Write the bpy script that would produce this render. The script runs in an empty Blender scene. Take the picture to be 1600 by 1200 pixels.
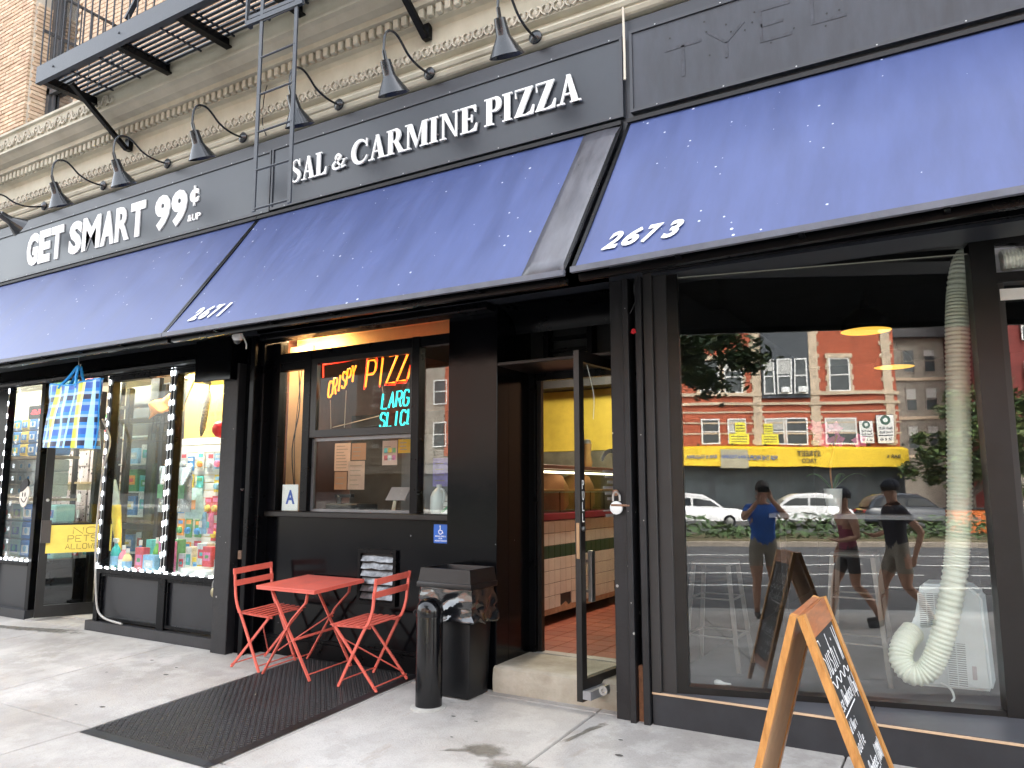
import bpy, bmesh, math, random
from mathutils import Vector, Matrix, noise
R = math.radians
random.seed(7)
scene = bpy.context.scene
COL = scene.collection

# ------------------------------------------------------------------ camera, sky, sun, exposure
CAM = Vector((0.0, -4.92, 1.5))
YAW, PITCH, FPX = R(31.0), math.atan(164 / 1202), 1202.0
cam_d = bpy.data.cameras.new('camera')
cam_d.sensor_width = 36
cam_d.lens = FPX / 1600 * 36
cam_d.clip_start, cam_d.clip_end = 0.02, 600
cam = bpy.data.objects.new('camera', cam_d)
COL.objects.link(cam)
cam.location = CAM
cam.rotation_euler = (math.pi / 2 + PITCH, 0, YAW)
scene.camera = cam

world = bpy.data.worlds.new('World')
scene.world = world
world.use_nodes = True
wn = world.node_tree
wn.nodes.clear()
w_out = wn.nodes.new('ShaderNodeOutputWorld')
w_bg = wn.nodes.new('ShaderNodeBackground')
w_sky = wn.nodes.new('ShaderNodeTexSky')
w_sky.sky_type = 'NISHITA'
w_sky.sun_disc = False
SUN_EL, SUN_AZ = R(50), R(25)          # azimuth: direction the light comes from, clockwise from +y
w_sky.sun_elevation = SUN_EL
w_sky.sun_rotation = SUN_AZ
w_sky.air_density, w_sky.dust_density, w_sky.ozone_density = 1.4, 5.0, 1.0
w_hs = wn.nodes.new('ShaderNodeHueSaturation')
w_hs.inputs['Saturation'].default_value = 0.3
w_bg.inputs['Strength'].default_value = 0.15
wn.links.new(w_sky.outputs[0], w_hs.inputs['Color'])
wn.links.new(w_hs.outputs[0], w_bg.inputs['Color'])
wn.links.new(w_bg.outputs[0], w_out.inputs['Surface'])

sun_d = bpy.data.lights.new('sun', 'SUN')
sun_d.energy, sun_d.angle, sun_d.color = 0.55, R(10), (1.0, 0.94, 0.86)
sun = bpy.data.objects.new('sun', sun_d)
COL.objects.link(sun)
sd = Vector((math.sin(SUN_AZ) * math.cos(SUN_EL), math.cos(SUN_AZ) * math.cos(SUN_EL), math.sin(SUN_EL)))
sun.rotation_euler = (-sd).to_track_quat('-Z', 'Y').to_euler()
sun.location = (0, -10, 30)

vs = scene.view_settings
vs.view_transform, vs.look, vs.exposure, vs.gamma = 'Standard', 'None', 3.22, 1.0
vs.use_curve_mapping = False
scene.render.engine = 'CYCLES'
scene.cycles.use_denoising = True
scene.cycles.max_bounces = 10
scene.cycles.transparent_max_bounces = 16
scene.cycles.sample_clamp_indirect = 6

# ------------------------------------------------------------------ pixel of the photograph -> point on a plane
_fw = Vector((-math.sin(YAW) * math.cos(PITCH), math.cos(YAW) * math.cos(PITCH), math.sin(PITCH)))
_rt = Vector((math.cos(YAW), math.sin(YAW), 0))
_up = _rt.cross(_fw)
def _ray(px, py): return _fw * FPX + _rt * (px - 800) - _up * (py - 600)
def at(px, py, y=0.0):
    r = _ray(px, py); return CAM + r * ((y - CAM.y) / r.y)
def atx(px, py, x):
    r = _ray(px, py); return CAM + r * ((x - CAM.x) / r.x)

# ------------------------------------------------------------------ materials
MATS = {}
def mat(name, col, rough=0.5, metal=0.0, var=0.12, scale=6.0, bump=0.0, bscale=60.0, spec=0.5, coat=0.0,
        stretch=(1, 1, 1), speck=None, emis=None, estr=0.0, trans=0.0, alpha=1.0, col2=None):
    if name in MATS: return MATS[name]
    m = bpy.data.materials.new(name); m.use_nodes = True
    n, l = m.node_tree.nodes, m.node_tree.links
    b = n['Principled BSDF']
    b.inputs['Roughness'].default_value = rough
    b.inputs['Metallic'].default_value = metal
    b.inputs['Specular IOR Level'].default_value = spec
    b.inputs['Coat Weight'].default_value = coat
    b.inputs['Transmission Weight'].default_value = trans
    b.inputs['Alpha'].default_value = alpha
    c = Vector(col)
    if var > 0 or col2:
        tc = n.new('ShaderNodeTexCoord'); mp = n.new('ShaderNodeMapping'); mp.inputs['Scale'].default_value = stretch
        g = n.new('ShaderNodeNewGeometry')
        l.new(g.outputs['Position'], mp.inputs['Vector'])
        nz = n.new('ShaderNodeTexNoise'); nz.inputs['Scale'].default_value = scale; nz.inputs['Detail'].default_value = 6
        nz.inputs['Roughness'].default_value = 0.65
        l.new(mp.outputs[0], nz.inputs['Vector'])
        cr = n.new('ShaderNodeValToRGB')
        lo = c * (1 - var); hi = Vector(col2) if col2 else c * (1 + var)
        cr.color_ramp.elements[0].color = (*lo, 1); cr.color_ramp.elements[0].position = 0.32
        cr.color_ramp.elements[1].color = (*hi, 1); cr.color_ramp.elements[1].position = 0.68
        l.new(nz.outputs['Fac'], cr.inputs['Fac'])
        out = cr.outputs['Color']
        if speck:
            scol, sscale, sthr = speck
            vo = n.new('ShaderNodeTexVoronoi'); vo.inputs['Scale'].default_value = sscale
            nz2 = n.new('ShaderNodeTexNoise'); nz2.inputs['Scale'].default_value = sscale * 0.23
            l.new(g.outputs['Position'], vo.inputs['Vector']); l.new(g.outputs['Position'], nz2.inputs['Vector'])
            ad = n.new('ShaderNodeMath'); ad.operation = 'MULTIPLY_ADD'
            l.new(nz2.outputs['Fac'], ad.inputs[0]); ad.inputs[1].default_value = -0.35; 
            l.new(vo.outputs['Distance'], ad.inputs[2])
            lt = n.new('ShaderNodeMath'); lt.operation = 'LESS_THAN'; l.new(ad.outputs[0], lt.inputs[0]); lt.inputs[1].default_value = sthr
            mx = n.new('ShaderNodeMix'); mx.data_type = 'RGBA'
            l.new(lt.outputs[0], mx.inputs['Factor']); l.new(out, mx.inputs['A']); mx.inputs['B'].default_value = (*scol, 1)
            out = mx.outputs['Result']
        l.new(out, b.inputs['Base Color'])
        rr = n.new('ShaderNodeMapRange'); rr.inputs['To Min'].default_value = max(0.03, rough - 0.08); rr.inputs['To Max'].default_value = min(1, rough + 0.1)
        l.new(nz.outputs['Fac'], rr.inputs['Value']); l.new(rr.outputs[0], b.inputs['Roughness'])
        if bump > 0:
            nb = n.new('ShaderNodeTexNoise'); nb.inputs['Scale'].default_value = bscale; nb.inputs['Detail'].default_value = 4
            l.new(mp.outputs[0], nb.inputs['Vector'])
            bp = n.new('ShaderNodeBump'); bp.inputs['Strength'].default_value = bump; bp.inputs['Distance'].default_value = 0.01
            l.new(nb.outputs['Fac'], bp.inputs['Height']); l.new(bp.outputs[0], b.inputs['Normal'])
    else:
        b.inputs['Base Color'].default_value = (*c, 1)
    if emis:
        b.inputs['Emission Color'].default_value = (*emis, 1); b.inputs['Emission Strength'].default_value = estr
    MATS[name] = m
    return m
def glass(name, refl, tint=(0.9, 0.93, 0.92), rough=0.0):
    if name in MATS: return MATS[name]
    m = bpy.data.materials.new(name); m.use_nodes = True
    n, l = m.node_tree.nodes, m.node_tree.links
    n.remove(n['Principled BSDF'])
    t = n.new('ShaderNodeBsdfTransparent'); t.inputs[0].default_value = (*tint, 1)
    g = n.new('ShaderNodeBsdfGlossy'); g.inputs['Roughness'].default_value = rough; g.inputs['Color'].default_value = (1, 1, 1, 1)
    lw = n.new('ShaderNodeLayerWeight'); lw.inputs['Blend'].default_value = 0.5
    pw = n.new('ShaderNodeMath'); pw.operation = 'POWER'; l.new(lw.outputs['Facing'], pw.inputs[0]); pw.inputs[1].default_value = 4.0
    ad = n.new('ShaderNodeMath'); ad.use_clamp = True; ad.operation = 'MULTIPLY_ADD'; l.new(pw.outputs[0], ad.inputs[0]); ad.inputs[1].default_value = 0.6; ad.inputs[2].default_value = refl
    nz = n.new('ShaderNodeTexNoise'); nz.inputs['Scale'].default_value = 1.3
    bp = n.new('ShaderNodeBump'); bp.inputs['Strength'].default_value = 0.012; bp.inputs['Distance'].default_value = 0.05
    geo = n.new('ShaderNodeNewGeometry'); l.new(geo.outputs['Position'], nz.inputs['Vector'])
    l.new(nz.outputs['Fac'], bp.inputs['Height']); l.new(bp.outputs[0], g.inputs['Normal'])
    mx = n.new('ShaderNodeMixShader'); l.new(ad.outputs[0], mx.inputs[0]); l.new(t.outputs[0], mx.inputs[1]); l.new(g.outputs[0], mx.inputs[2])
    l.new(mx.outputs[0], n['Material Output'].inputs['Surface'])
    MATS[name] = m
    return m
def glow(name, col, strength):
    strength *= 0.32
    return mat(name, tuple(min(1, c) for c in col), 0.4, var=0, emis=col, estr=strength)

# ------------------------------------------------------------------ mesh builder
class B:
    def __init__(s): s.v, s.f = [], []
    def add(s, vs, fs):
        o = len(s.v); s.v += [Vector(p) for p in vs]; s.f += [tuple(i + o for i in f) for f in fs]; return s
    def box(s, x0, x1, y0, y1, z0, z1):
        return s.add([(x0,y0,z0),(x1,y0,z0),(x1,y1,z0),(x0,y1,z0),(x0,y0,z1),(x1,y0,z1),(x1,y1,z1),(x0,y1,z1)],
                     [(0,3,2,1),(4,5,6,7),(0,1,5,4),(1,2,6,5),(2,3,7,6),(3,0,4,7)])
    def bbox(s, x0, x1, y0, y1, z0, z1, b=0.004):     # box with chamfered vertical and horizontal edges
        bm = bmesh.new(); bmesh.ops.create_cube(bm, size=1)
        for v in bm.verts:
            v.co = Vector((x0 + (v.co.x + .5) * (x1 - x0), y0 + (v.co.y + .5) * (y1 - y0), z0 + (v.co.z + .5) * (z1 - z0)))
        bmesh.ops.bevel(bm, geom=bm.edges[:], offset=min(b, .45 * min(abs(x1-x0), abs(y1-y0), abs(z1-z0))), segments=1, affect='EDGES')
        return s.bm(bm)
    def bm(s, bm):
        bm.verts.index_update(); s.add([v.co.copy() for v in bm.verts], [[v.index for v in f.verts] for f in bm.faces]); bm.free(); return s
    def frame(s, o, u, v, w, a0, a1, b0, b1, c0, c1):  # box in a local frame
        o, u, v, w = map(Vector, (o, u, v, w))
        P = [o + u * a + v * b + w * c for a, b, c in ((a0,b0,c0),(a1,b0,c0),(a1,b1,c0),(a0,b1,c0),(a0,b0,c1),(a1,b0,c1),(a1,b1,c1),(a0,b1,c1))]
        return s.add(P, [(0,3,2,1),(4,5,6,7),(0,1,5,4),(1,2,6,5),(2,3,7,6),(3,0,4,7)])
    def bar(s, p, q, w, d=None, up=(0, 0, 1)):
        p, q = Vector(p), Vector(q); d = d or w
        t = (q - p); L = t.length; t.normalize(); up = Vector(up)
        if abs(t.dot(up)) > 0.98: up = Vector((0, 1, 0))
        a = t.cross(up).normalized(); b = a.cross(t)
        return s.frame(p, a, b, t, -w / 2, w / 2, -d / 2, d / 2, 0, L)
    def tube(s, pts, r, n=8, cap=True):
        pts = [Vector(p) for p in pts]; m = len(pts); rs = r if isinstance(r, (list, tuple)) else [r] * m
        prev = None; rings = []
        for i, p in enumerate(pts):
            t = (pts[min(i + 1, m - 1)] - pts[max(i - 1, 0)]).normalized()
            if prev is None:
                a = t.cross(Vector((0, 0, 1)) if abs(t.z) < .9 else Vector((1, 0, 0))).normalized()
            else:
                a = (prev - t * prev.dot(t)).normalized()
            prev = a; b = t.cross(a)
            rings.append([p + (a * math.cos(k * 2 * math.pi / n) + b * math.sin(k * 2 * math.pi / n)) * rs[i] for k in range(n)])
        vs = [q for rg in rings for q in rg]; fs = []
        for i in range(m - 1):
            for k in range(n):
                k2 = (k + 1) % n; fs.append((i*n+k, i*n+k2, (i+1)*n+k2, (i+1)*n+k))
        if cap: fs += [tuple(range(n))[::-1], tuple((m - 1) * n + k for k in range(n))]
        return s.add(vs, fs)
    def lathe(s, prof, c, axis=(0, 0, 1), n=20, cap=(True, True)):
        ax = Vector(axis).normalized(); a = ax.orthogonal().normalized(); b = ax.cross(a); c = Vector(c)
        vs = [c + ax * z + (a * math.cos(k*2*math.pi/n) + b * math.sin(k*2*math.pi/n)) * max(r, 1e-4) for r, z in prof for k in range(n)]
        m = len(prof); fs = []
        for i in range(m - 1):
            for k in range(n):
                k2 = (k + 1) % n; fs.append((i*n+k, i*n+k2, (i+1)*n+k2, (i+1)*n+k))
        if cap[0]: fs.append(tuple(range(n))[::-1])
        if cap[1]: fs.append(tuple((m-1)*n+k for k in range(n)))
        return s.add(vs, fs)
    def prism(s, poly, o, u, v, w, c0, c1):            # polygon (a, b) in the plane o,u,v pushed along w
        o, u, v, w = map(Vector, (o, u, v, w)); n = len(poly)
        vs = [o + u * a + v * b + w * c0 for a, b in poly] + [o + u * a + v * b + w * c1 for a, b in poly]
        return s.add(vs, [tuple(range(n))[::-1], tuple(range(n, 2 * n))] + [(i, (i + 1) % n, n + (i + 1) % n, n + i) for i in range(n)])
    def ribbon(s, ctr, wid, o, u, v, w, c0, c1):        # stroke of changing width in a plane
        m = len(ctr); L, Rr = [], []
        for i in range(m):
            a, b = ctr[max(i-1, 0)], ctr[min(i+1, m-1)]
            t = Vector((b[0]-a[0], b[1]-a[1])).normalized(); nn = Vector((-t.y, t.x)) * (wid[i] / 2)
            L.append((ctr[i][0] + nn.x, ctr[i][1] + nn.y)); Rr.append((ctr[i][0] - nn.x, ctr[i][1] - nn.y))
        o, u, v, w = map(Vector, (o, u, v, w)); vs = []
        for a, b in zip(L, Rr):
            for c in (c0, c1): vs += [o + u * a[0] + v * a[1] + w * c, o + u * b[0] + v * b[1] + w * c]
        fs = []
        for i in range(m - 1):
            k, j = 4 * i, 4 * i + 4
            fs += [(k, k+1, j+1, j), (k+2, j+2, j+3, k+3), (k, j, j+2, k+2), (k+1, k+3, j+3, j+1)]
        fs += [(0, 2, 3, 1), (4*m-4, 4*m-3, 4*m-1, 4*m-2)]
        return s.add(vs, fs)
    def grid(s, fn, nu, nv, thick=None):
        vs = [Vector(fn(i / nu, j / nv)) for j in range(nv + 1) for i in range(nu + 1)]
        fs = [(j*(nu+1)+i, j*(nu+1)+i+1, (j+1)*(nu+1)+i+1, (j+1)*(nu+1)+i) for j in range(nv) for i in range(nu)]
        return s.add(vs, fs)
    def mesh(s, name, m):
        me = bpy.data.meshes.new(name); me.from_pydata(s.v, [], s.f); 
        bm = bmesh.new(); bm.from_mesh(me); bmesh.ops.recalc_face_normals(bm, faces=bm.faces); bm.to_mesh(me); bm.free()
        for x in (m if isinstance(m, (list, tuple)) else [m]): me.materials.append(x)
        return me
    def build(s, name, m, parent=None, smooth=False, local=False, solid=0, loc=None):
        if parent is None and not local:
            xs = [p.x for p in s.v]; ys = [p.y for p in s.v]; zs = [p.z for p in s.v]
            o = Vector(((min(xs)+max(xs))/2, (min(ys)+max(ys))/2, min(zs)))
        elif parent is not None and not local: o = WL[parent]
        else: o = Vector((0, 0, 0))
        if not local: s.v = [p - o for p in s.v]
        me = s.mesh(name, m)
        ob = bpy.data.objects.new(name, me); COL.objects.link(ob)
        if parent is None: ob.location = o; WL[ob] = o
        else: ob.parent = parent; WL[ob] = o
        if loc is not None: ob.location = loc
        if smooth:
            me.polygons.foreach_set('use_smooth', [True] * len(me.polygons))
            try: me.set_sharp_from_angle(angle=R(40))
            except Exception: pass
        if solid:
            sm = ob.modifiers.new('thickness', 'SOLIDIFY'); sm.thickness = solid; sm.offset = 0
        return ob
WL = {}
def tag(o, label=None, cat=None, group=None, kind=None):
    if label: o['label'] = label
    if cat: o['category'] = cat
    if group: o['group'] = group
    if kind: o['kind'] = kind
    return o
def thing(name, label, cat, loc=(0, 0, 0), rz=0.0, group=None):
    o = bpy.data.objects.new(name, None); COL.objects.link(o); o.empty_display_size = .1
    o.location = loc; o.rotation_euler = (0, 0, rz); WL[o] = Vector(loc)
    return tag(o, label, cat, group)
def copy_tree(o, parent=None):
    c = o.copy(); COL.objects.link(c); c.parent = parent
    for ch in list(o.children): copy_tree(ch, c)
    return c
def struct(o): o['kind'] = 'structure'; return o
def bx(*a): return B().box(*a)
X, Y, Z = Vector((1, 0, 0)), Vector((0, 1, 0)), Vector((0, 0, 1))

# lettering: built-in sans, a single-stroke alphabet, and a cut serif alphabet
_txt = {}
def text(s, o, u, v, w, x0, x1, z0, z1, depth=0.004, shear=0.0, bold=0.0, sx=None):
    key = (s, shear, bold)
    if key not in _txt:
        cu = bpy.data.curves.new('lettering', 'FONT'); cu.body = s; cu.shear = shear; cu.offset = bold; cu.resolution_u = 3
        ob = bpy.data.objects.new('lettering', cu); COL.objects.link(ob)
        dg = bpy.context.evaluated_depsgraph_get(); me = bpy.data.meshes.new_from_object(ob.evaluated_get(dg))
        _txt[key] = ([p.co.copy() for p in me.vertices], [tuple(p.vertices) for p in me.polygons])
        bpy.data.objects.remove(ob); bpy.data.curves.remove(cu); bpy.data.meshes.remove(me)
    V, F = _txt[key]
    b = B()
    if not V: return b
    ax0, ax1 = min(p.x for p in V), max(p.x for p in V); az0, az1 = min(p.y for p in V), max(p.y for p in V)
    o, u, v, w = map(Vector, (o, u, v, w))
    def T(p, c): return o + u * (x0 + (p.x - ax0) / (ax1 - ax0) * (x1 - x0)) + v * (z0 + (p.y - az0) / max(az1 - az0, 1e-6) * (z1 - z0)) + w * c
    n = len(V); ed = {}
    for f in F:
        for i in range(len(f)):
            a, c = f[i], f[(i + 1) % len(f)]
            ed[(a, c)] = ed.get((a, c), 0) + 1
    side = [(a, c, c + n, a + n) for (a, c) in ed if (c, a) not in ed]
    b.add([T(p, depth) for p in V] + [T(p, 0) for p in V], list(F) + side)
    return b
STROKE = {
 'A': [[(0,0),(2,6),(4,0)],[(.8,2.2),(3.2,2.2)]], 'B': [[(0,0),(0,6),(2.6,6),(3.5,5.2),(3.5,4),(2.6,3.2),(0,3.2)],[(2.6,3.2),(4,2.4),(4,.8),(2.8,0),(0,0)]],
 'C': [[(4,5),(3,6),(1,6),(0,5),(0,1),(1,0),(3,0),(4,1)]], 'D': [[(0,0),(0,6),(2.4,6),(4,4.6),(4,1.4),(2.4,0),(0,0)]],
 'E': [[(4,6),(0,6),(0,0),(4,0)],[(0,3),(3,3)]], 'F': [[(4,6),(0,6),(0,0)],[(0,3),(3,3)]],
 'G': [[(4,5),(3,6),(1,6),(0,5),(0,1),(1,0),(3,0),(4,1),(4,3),(2.4,3)]], 'H': [[(0,0),(0,6)],[(4,0),(4,6)],[(0,3),(4,3)]],
 'I': [[(2,0),(2,6)]], 'K': [[(0,0),(0,6)],[(4,6),(0,2.6)],[(1.4,3.8),(4,0)]], 'L': [[(0,6),(0,0),(4,0)]],
 'M': [[(0,0),(0,6),(2,2.5),(4,6),(4,0)]], 'N': [[(0,0),(0,6),(4,0),(4,6)]], 'O': [[(1,0),(0,1),(0,5),(1,6),(3,6),(4,5),(4,1),(3,0),(1,0)]],
 'P': [[(0,0),(0,6),(3,6),(4,5.2),(4,3.6),(3,2.8),(0,2.8)]], 'R': [[(0,0),(0,6),(3,6),(4,5.2),(4,3.8),(3,3),(0,3)],[(2,3),(4,0)]],
 'S': [[(4,5),(3.2,6),(.9,6),(0,5.1),(0,4),(.8,3.3),(3.2,2.7),(4,2),(4,.9),(3.1,0),(.8,0),(0,1)]], 'T': [[(0,6),(4,6)],[(2,6),(2,0)]],
 'U': [[(0,6),(0,1),(1,0),(3,0),(4,1),(4,6)]], 'W': [[(0,6),(1,0),(2,4),(3,0),(4,6)]], 'Y': [[(0,6),(2,3),(4,6)],[(2,3),(2,0)]], 'Z': [[(0,6),(4,6),(0,0),(4,0)]],
 'u': [[(.5,3.4),(.5,1),(1.2,0),(2.6,0),(3.3,1)],[(3.3,3.4),(3.3,0)]], 's': [[(3.2,2.9),(2.4,3.4),(1,3.4),(.5,2.7),(1.2,1.9),(2.6,1.6),(3.2,.8),(2.5,0),(1,0),(.4,.5)]],
 'h': [[(.5,0),(.5,6)],[(.5,2.4),(1.3,3.3),(2.6,3.3),(3.2,2.4),(3.2,0)]], 'i': [[(2,0),(2,3.2)],[(2,4.2),(2,4.7)]],
 'm': [[(.2,0),(.2,3.4)],[(.2,2.6),(1,3.4),(2,2.8),(2,0)],[(2,2.8),(3,3.4),(3.8,2.7),(3.8,0)]], 'a': [[(3.2,3.2),(1.4,3.4),(.5,2.4),(.5,.8),(1.4,0),(2.6,.2),(3.2,1)],[(3.2,3.4),(3.2,0)]],
 'k': [[(.5,0),(.5,6)],[(3,3.4),(.5,1.6)],[(1.4,2.2),(3.2,0)]], 'e': [[(.5,1.8),(3.3,1.8),(3.2,2.8),(2.4,3.4),(1.2,3.4),(.5,2.5),(.5,.9),(1.3,0),(2.7,0),(3.3,.6)]],
 'r': [[(.8,0),(.8,3.4)],[(.8,2.4),(1.8,3.3),(3,3.3)]], 'o': [[(1.2,0),(.5,.9),(.5,2.5),(1.2,3.4),(2.6,3.4),(3.3,2.5),(3.3,.9),(2.6,0),(1.2,0)]],
 'n': [[(.5,0),(.5,3.4)],[(.5,2.5),(1.4,3.4),(2.6,3.4),(3.2,2.5),(3.2,0)]], 'd': [[(3.2,0),(3.2,6)],[(3.2,2.6),(2.2,3.4),(1.2,3.4),(.5,2.5),(.5,.9),(1.2,0),(2.2,0),(3.2,.8)]],
 'l': [[(2,6),(2,.6),(2.6,0)]], 't': [[(2,5.4),(2,.6),(2.8,0)],[(.8,3.4),(3.2,3.4)]], 'c': [[(3.2,2.7),(2.4,3.4),(1.2,3.4),(.5,2.5),(.5,.9),(1.2,0),(2.6,0),(3.2,.6)]],
 'p': [[(.5,-2),(.5,3.4)],[(.5,2.6),(1.4,3.4),(2.6,3.4),(3.3,2.5),(3.3,.9),(2.6,0),(1.4,0),(.5,.8)]],
 '(': [[(2.6,6.6),(1.6,4.6),(1.6,1.4),(2.6,-.6)]], ')': [[(1.4,6.6),(2.4,4.6),(2.4,1.4),(1.4,-.6)]],
 '1': [[(1,5),(2,6),(2,0)]], '5': [[(3.6,6),(.6,6),(.4,3.4),(2.6,3.6),(3.6,2.6),(3.6,1),(2.6,0),(.4,.4)]],
 '8': [[(2,3.2),(.6,4),(.6,5.2),(2,6),(3.4,5.2),(3.4,4),(2,3.2),(.3,2.2),(.3,.8),(2,0),(3.7,.8),(3.7,2.2),(2,3.2)]], '0': [[(2,0),(.4,1.4),(.4,4.6),(2,6),(3.6,4.6),(3.6,1.4),(2,0)]],
 '6': [[(3.4,5.4),(2,6),(.4,4.4),(.4,1.2),(1.4,0),(2.8,0),(3.6,1.2),(3.4,2.6),(2,3.2),(.4,2)]], '3': [[(.4,5.4),(2,6),(3.4,5.2),(3.2,3.8),(1.8,3.2),(3.6,2.4),(3.6,.9),(2,0),(.3,.7)]],
 '$': [[(3.6,5),(2,5.4),(.6,4.6),(.8,3.4),(3.2,2.6),(3.4,1.4),(2,.6),(.4,1)],[(2,6.2),(2,-.2)]],
}
def strokes(s, adv=5.4):
    out = []; x = 0
    for ch in s:
        for pl in STROKE.get(ch, []): out.append([((a + x), b) for a, b in pl])
        x += adv if ch != ' ' else adv * .7
    return out, x - adv + 4
def stroke_text(b, s, o, u, v, w, x0, x1, z0, z1, r, n=6, flat=False, adv=5.4):
    pls, W = strokes(s, adv); o, u, v, w = map(Vector, (o, u, v, w))
    for pl in pls:
        pts = [(x0 + a / W * (x1 - x0), z0 + c / 6 * (z1 - z0)) for a, c in pl]
        if flat: b.ribbon(pts, [2 * r] * len(pts), o, u, v, w, 0, .0015)
        else: b.tube([o + u * a + v * c for a, c in pts], r, n)
    return b
def arc(cx, cy, rx, ry, a0, a1, n=16): return [(cx + rx * math.cos(R(a0 + (a1 - a0) * i / n)), cy + ry * math.sin(R(a0 + (a1 - a0) * i / n))) for i in range(n + 1)]
def spl(pts, n=8):
    out = []
    for i in range(len(pts) - 1):
        p0, p1, p2, p3 = pts[max(i-1, 0)], pts[i], pts[i+1], pts[min(i+2, len(pts)-1)]
        for k in range(n):
            t = k / n
            out.append(tuple(.5 * ((2*p1[j]) + (-p0[j]+p2[j])*t + (2*p0[j]-5*p1[j]+4*p2[j]-p3[j])*t*t + (-p0[j]+3*p1[j]-3*p2[j]+p3[j])*t**3) for j in range(len(p1))))
    out.append(tuple(pts[-1])); return out
def serif_glyph(ch):   # polygons and strokes in cap-height units, and the advance width
    T, K = .07, .21; P, S = [], []
    rc = lambda a, b, c, d: P.append([(a, c), (b, c), (b, d), (a, d)])
    def ser(x0, x1, y): rc(x0, x1, 0 if y == 0 else 1 - .055, .055 if y == 0 else 1)
    if ch == 'I': rc(.08, .08+K, 0, 1); ser(0, .37, 0); ser(0, .37, 1); W = .42
    elif ch == 'L': rc(.08, .08+K, 0, 1); ser(0, .37, 1); P.append([(0,0),(.64,0),(.68,.32),(.63,.32),(.55,.12),(.4,.06),(0,.06)]); W = .68
    elif ch == 'A':
        P.append([(.10,0),(.17,0),(.43,.92),(.36,1)]); P.append([(.33,1),(.47,1),(.76,0),(.53,0)]); rc(.2, .58, .3, .36); ser(0, .27, 0); ser(.46, .84, 0); W = .82
    elif ch == 'P' or ch == 'R':
        rc(.08, .08+K, 0, 1); ser(0, .37, 0); ser(0, .3, 1)
        c = [(.25,.965)] + arc(.4, .735, .17, .23, 90, -90, 14) + [(.25,.505)]; S.append((c, [T] + [T + (K - T) * math.sin(math.pi * i / 14) for i in range(15)] + [T])); W = .66
        if ch == 'R': P.append([(.34,.5),(.54,.5),(.82,.03),(.6,.0)]); ser(.58, .88, 0); W = .84
    elif ch == 'N':
        rc(.1, .1+T, 0, 1); rc(.66, .66+T, 0, 1); P.append([(.06,1),(.27,1),(.73,.0),(.66,.0)]); ser(0, .27, 0); ser(.56, .83, 1); ser(0, .2, 1); W = .84
    elif ch == 'M':
        rc(.1, .1+T, 0, 1); rc(.76, .76+K, 0, 1); P.append([(.08,1),(.3,1),(.57,.22),(.5,.0)]); P.append([(.5,.0),(.56,.16),(.84,1),(.77,1)]); ser(0, .27, 0); ser(.68, 1.05, 0); ser(.85, 1.05, 1); ser(0, .22, 1); W = 1.06
    elif ch == 'E':
        rc(.08, .08+K, 0, 1); P.append([(0,0),(.66,0),(.7,.3),(.65,.3),(.56,.12),(.4,.06),(0,.06)]); P.append([(0,1),(.64,1),(.66,.72),(.61,.72),(.54,.88),(.4,.94),(0,.94)]); rc(.25, .46, .48, .54); rc(.45, .5, .37, .65); W = .7
    elif ch == 'Z':
        P.append([(.04,.94),(.08,.7),(.03,.7),(.02,1),(.68,1),(.68,.94)]); P.append([(.0,.0),(.24,.0),(.7,1),(.46,1)]); P.append([(0,0),(.7,0),(.74,.32),(.69,.32),(.6,.12),(.44,.06),(0,.06)]); W = .74
    elif ch == 'C':
        c = arc(.45, .5, .36, .46, 38, 322, 22); S.append((c, [T + (K - T) * max(0, math.sin(math.pi * (i / 22 * 1.1 - .05))) ** 1.3 for i in range(23)])); P.append([(.72,.66),(.78,.66),(.77,1.0),(.72,1.0)]); P.append([(.7,.24),(.76,.2),(.8,.3),(.76,.32)]); W = .82
    elif ch == 'S':
        c = spl([(.53,.76),(.44,.93),(.28,.96),(.13,.84),(.15,.66),(.33,.53),(.5,.4),(.55,.22),(.42,.06),(.25,.04),(.1,.14),(.05,.3)], 4); n = len(c)
        S.append((c, [T * .8 + (K - T) * math.exp(-((i / n - .5) / .2) ** 2) for i in range(n)])); P.append([(.52,.68),(.57,.68),(.56,1),(.52,1)]); P.append([(.03,0),(.07,0),(.08,.34),(.03,.34)]); W = .66
    elif ch == '&':
        c = spl([(.82,.12),(.62,.05),(.5,.2),(.3,.6),(.26,.82),(.38,.96),(.5,.86),(.48,.7),(.24,.5),(.1,.3),(.16,.08),(.36,.03),(.58,.16),(.7,.42),(.78,.56)], 4); n = len(c)
        S.append((c, [T + .07 * math.sin(math.pi * i / n) for i in range(n)])); rc(.62, .9, .54, .59); W = .95
    return P, S, W
def serif_text(s, o, u, v, w, x0, x1, z0, z1, depth, name, m, parent):
    gl = [serif_glyph(c) if c != ' ' else None for c in s]; gap = .045
    tot = sum((g[2] + gap) if g else .3 for g in gl) - gap; kx = (x1 - x0) / tot; kz = z1 - z0; x = x0; seen = {}
    for ch, g in zip(s, gl):
        if g is None: x += .3 * kx; continue
        b = B(); k = 0
        for poly in g[0]: b.prism([(x + p * kx, z0 + q * kz) for p, q in poly], o, u, v, w, 0, depth + .0005 * k); k += 1
        for c, wd in g[1]: b.ribbon([(x + p * kx, z0 + q * kz) for p, q in c], [e * (kx + kz) / 2 for e in wd], o, u, v, w, 0, depth + .0005 * k); k += 1
        b.build(name, m, parent); x += (g[2] + gap) * kx

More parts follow.
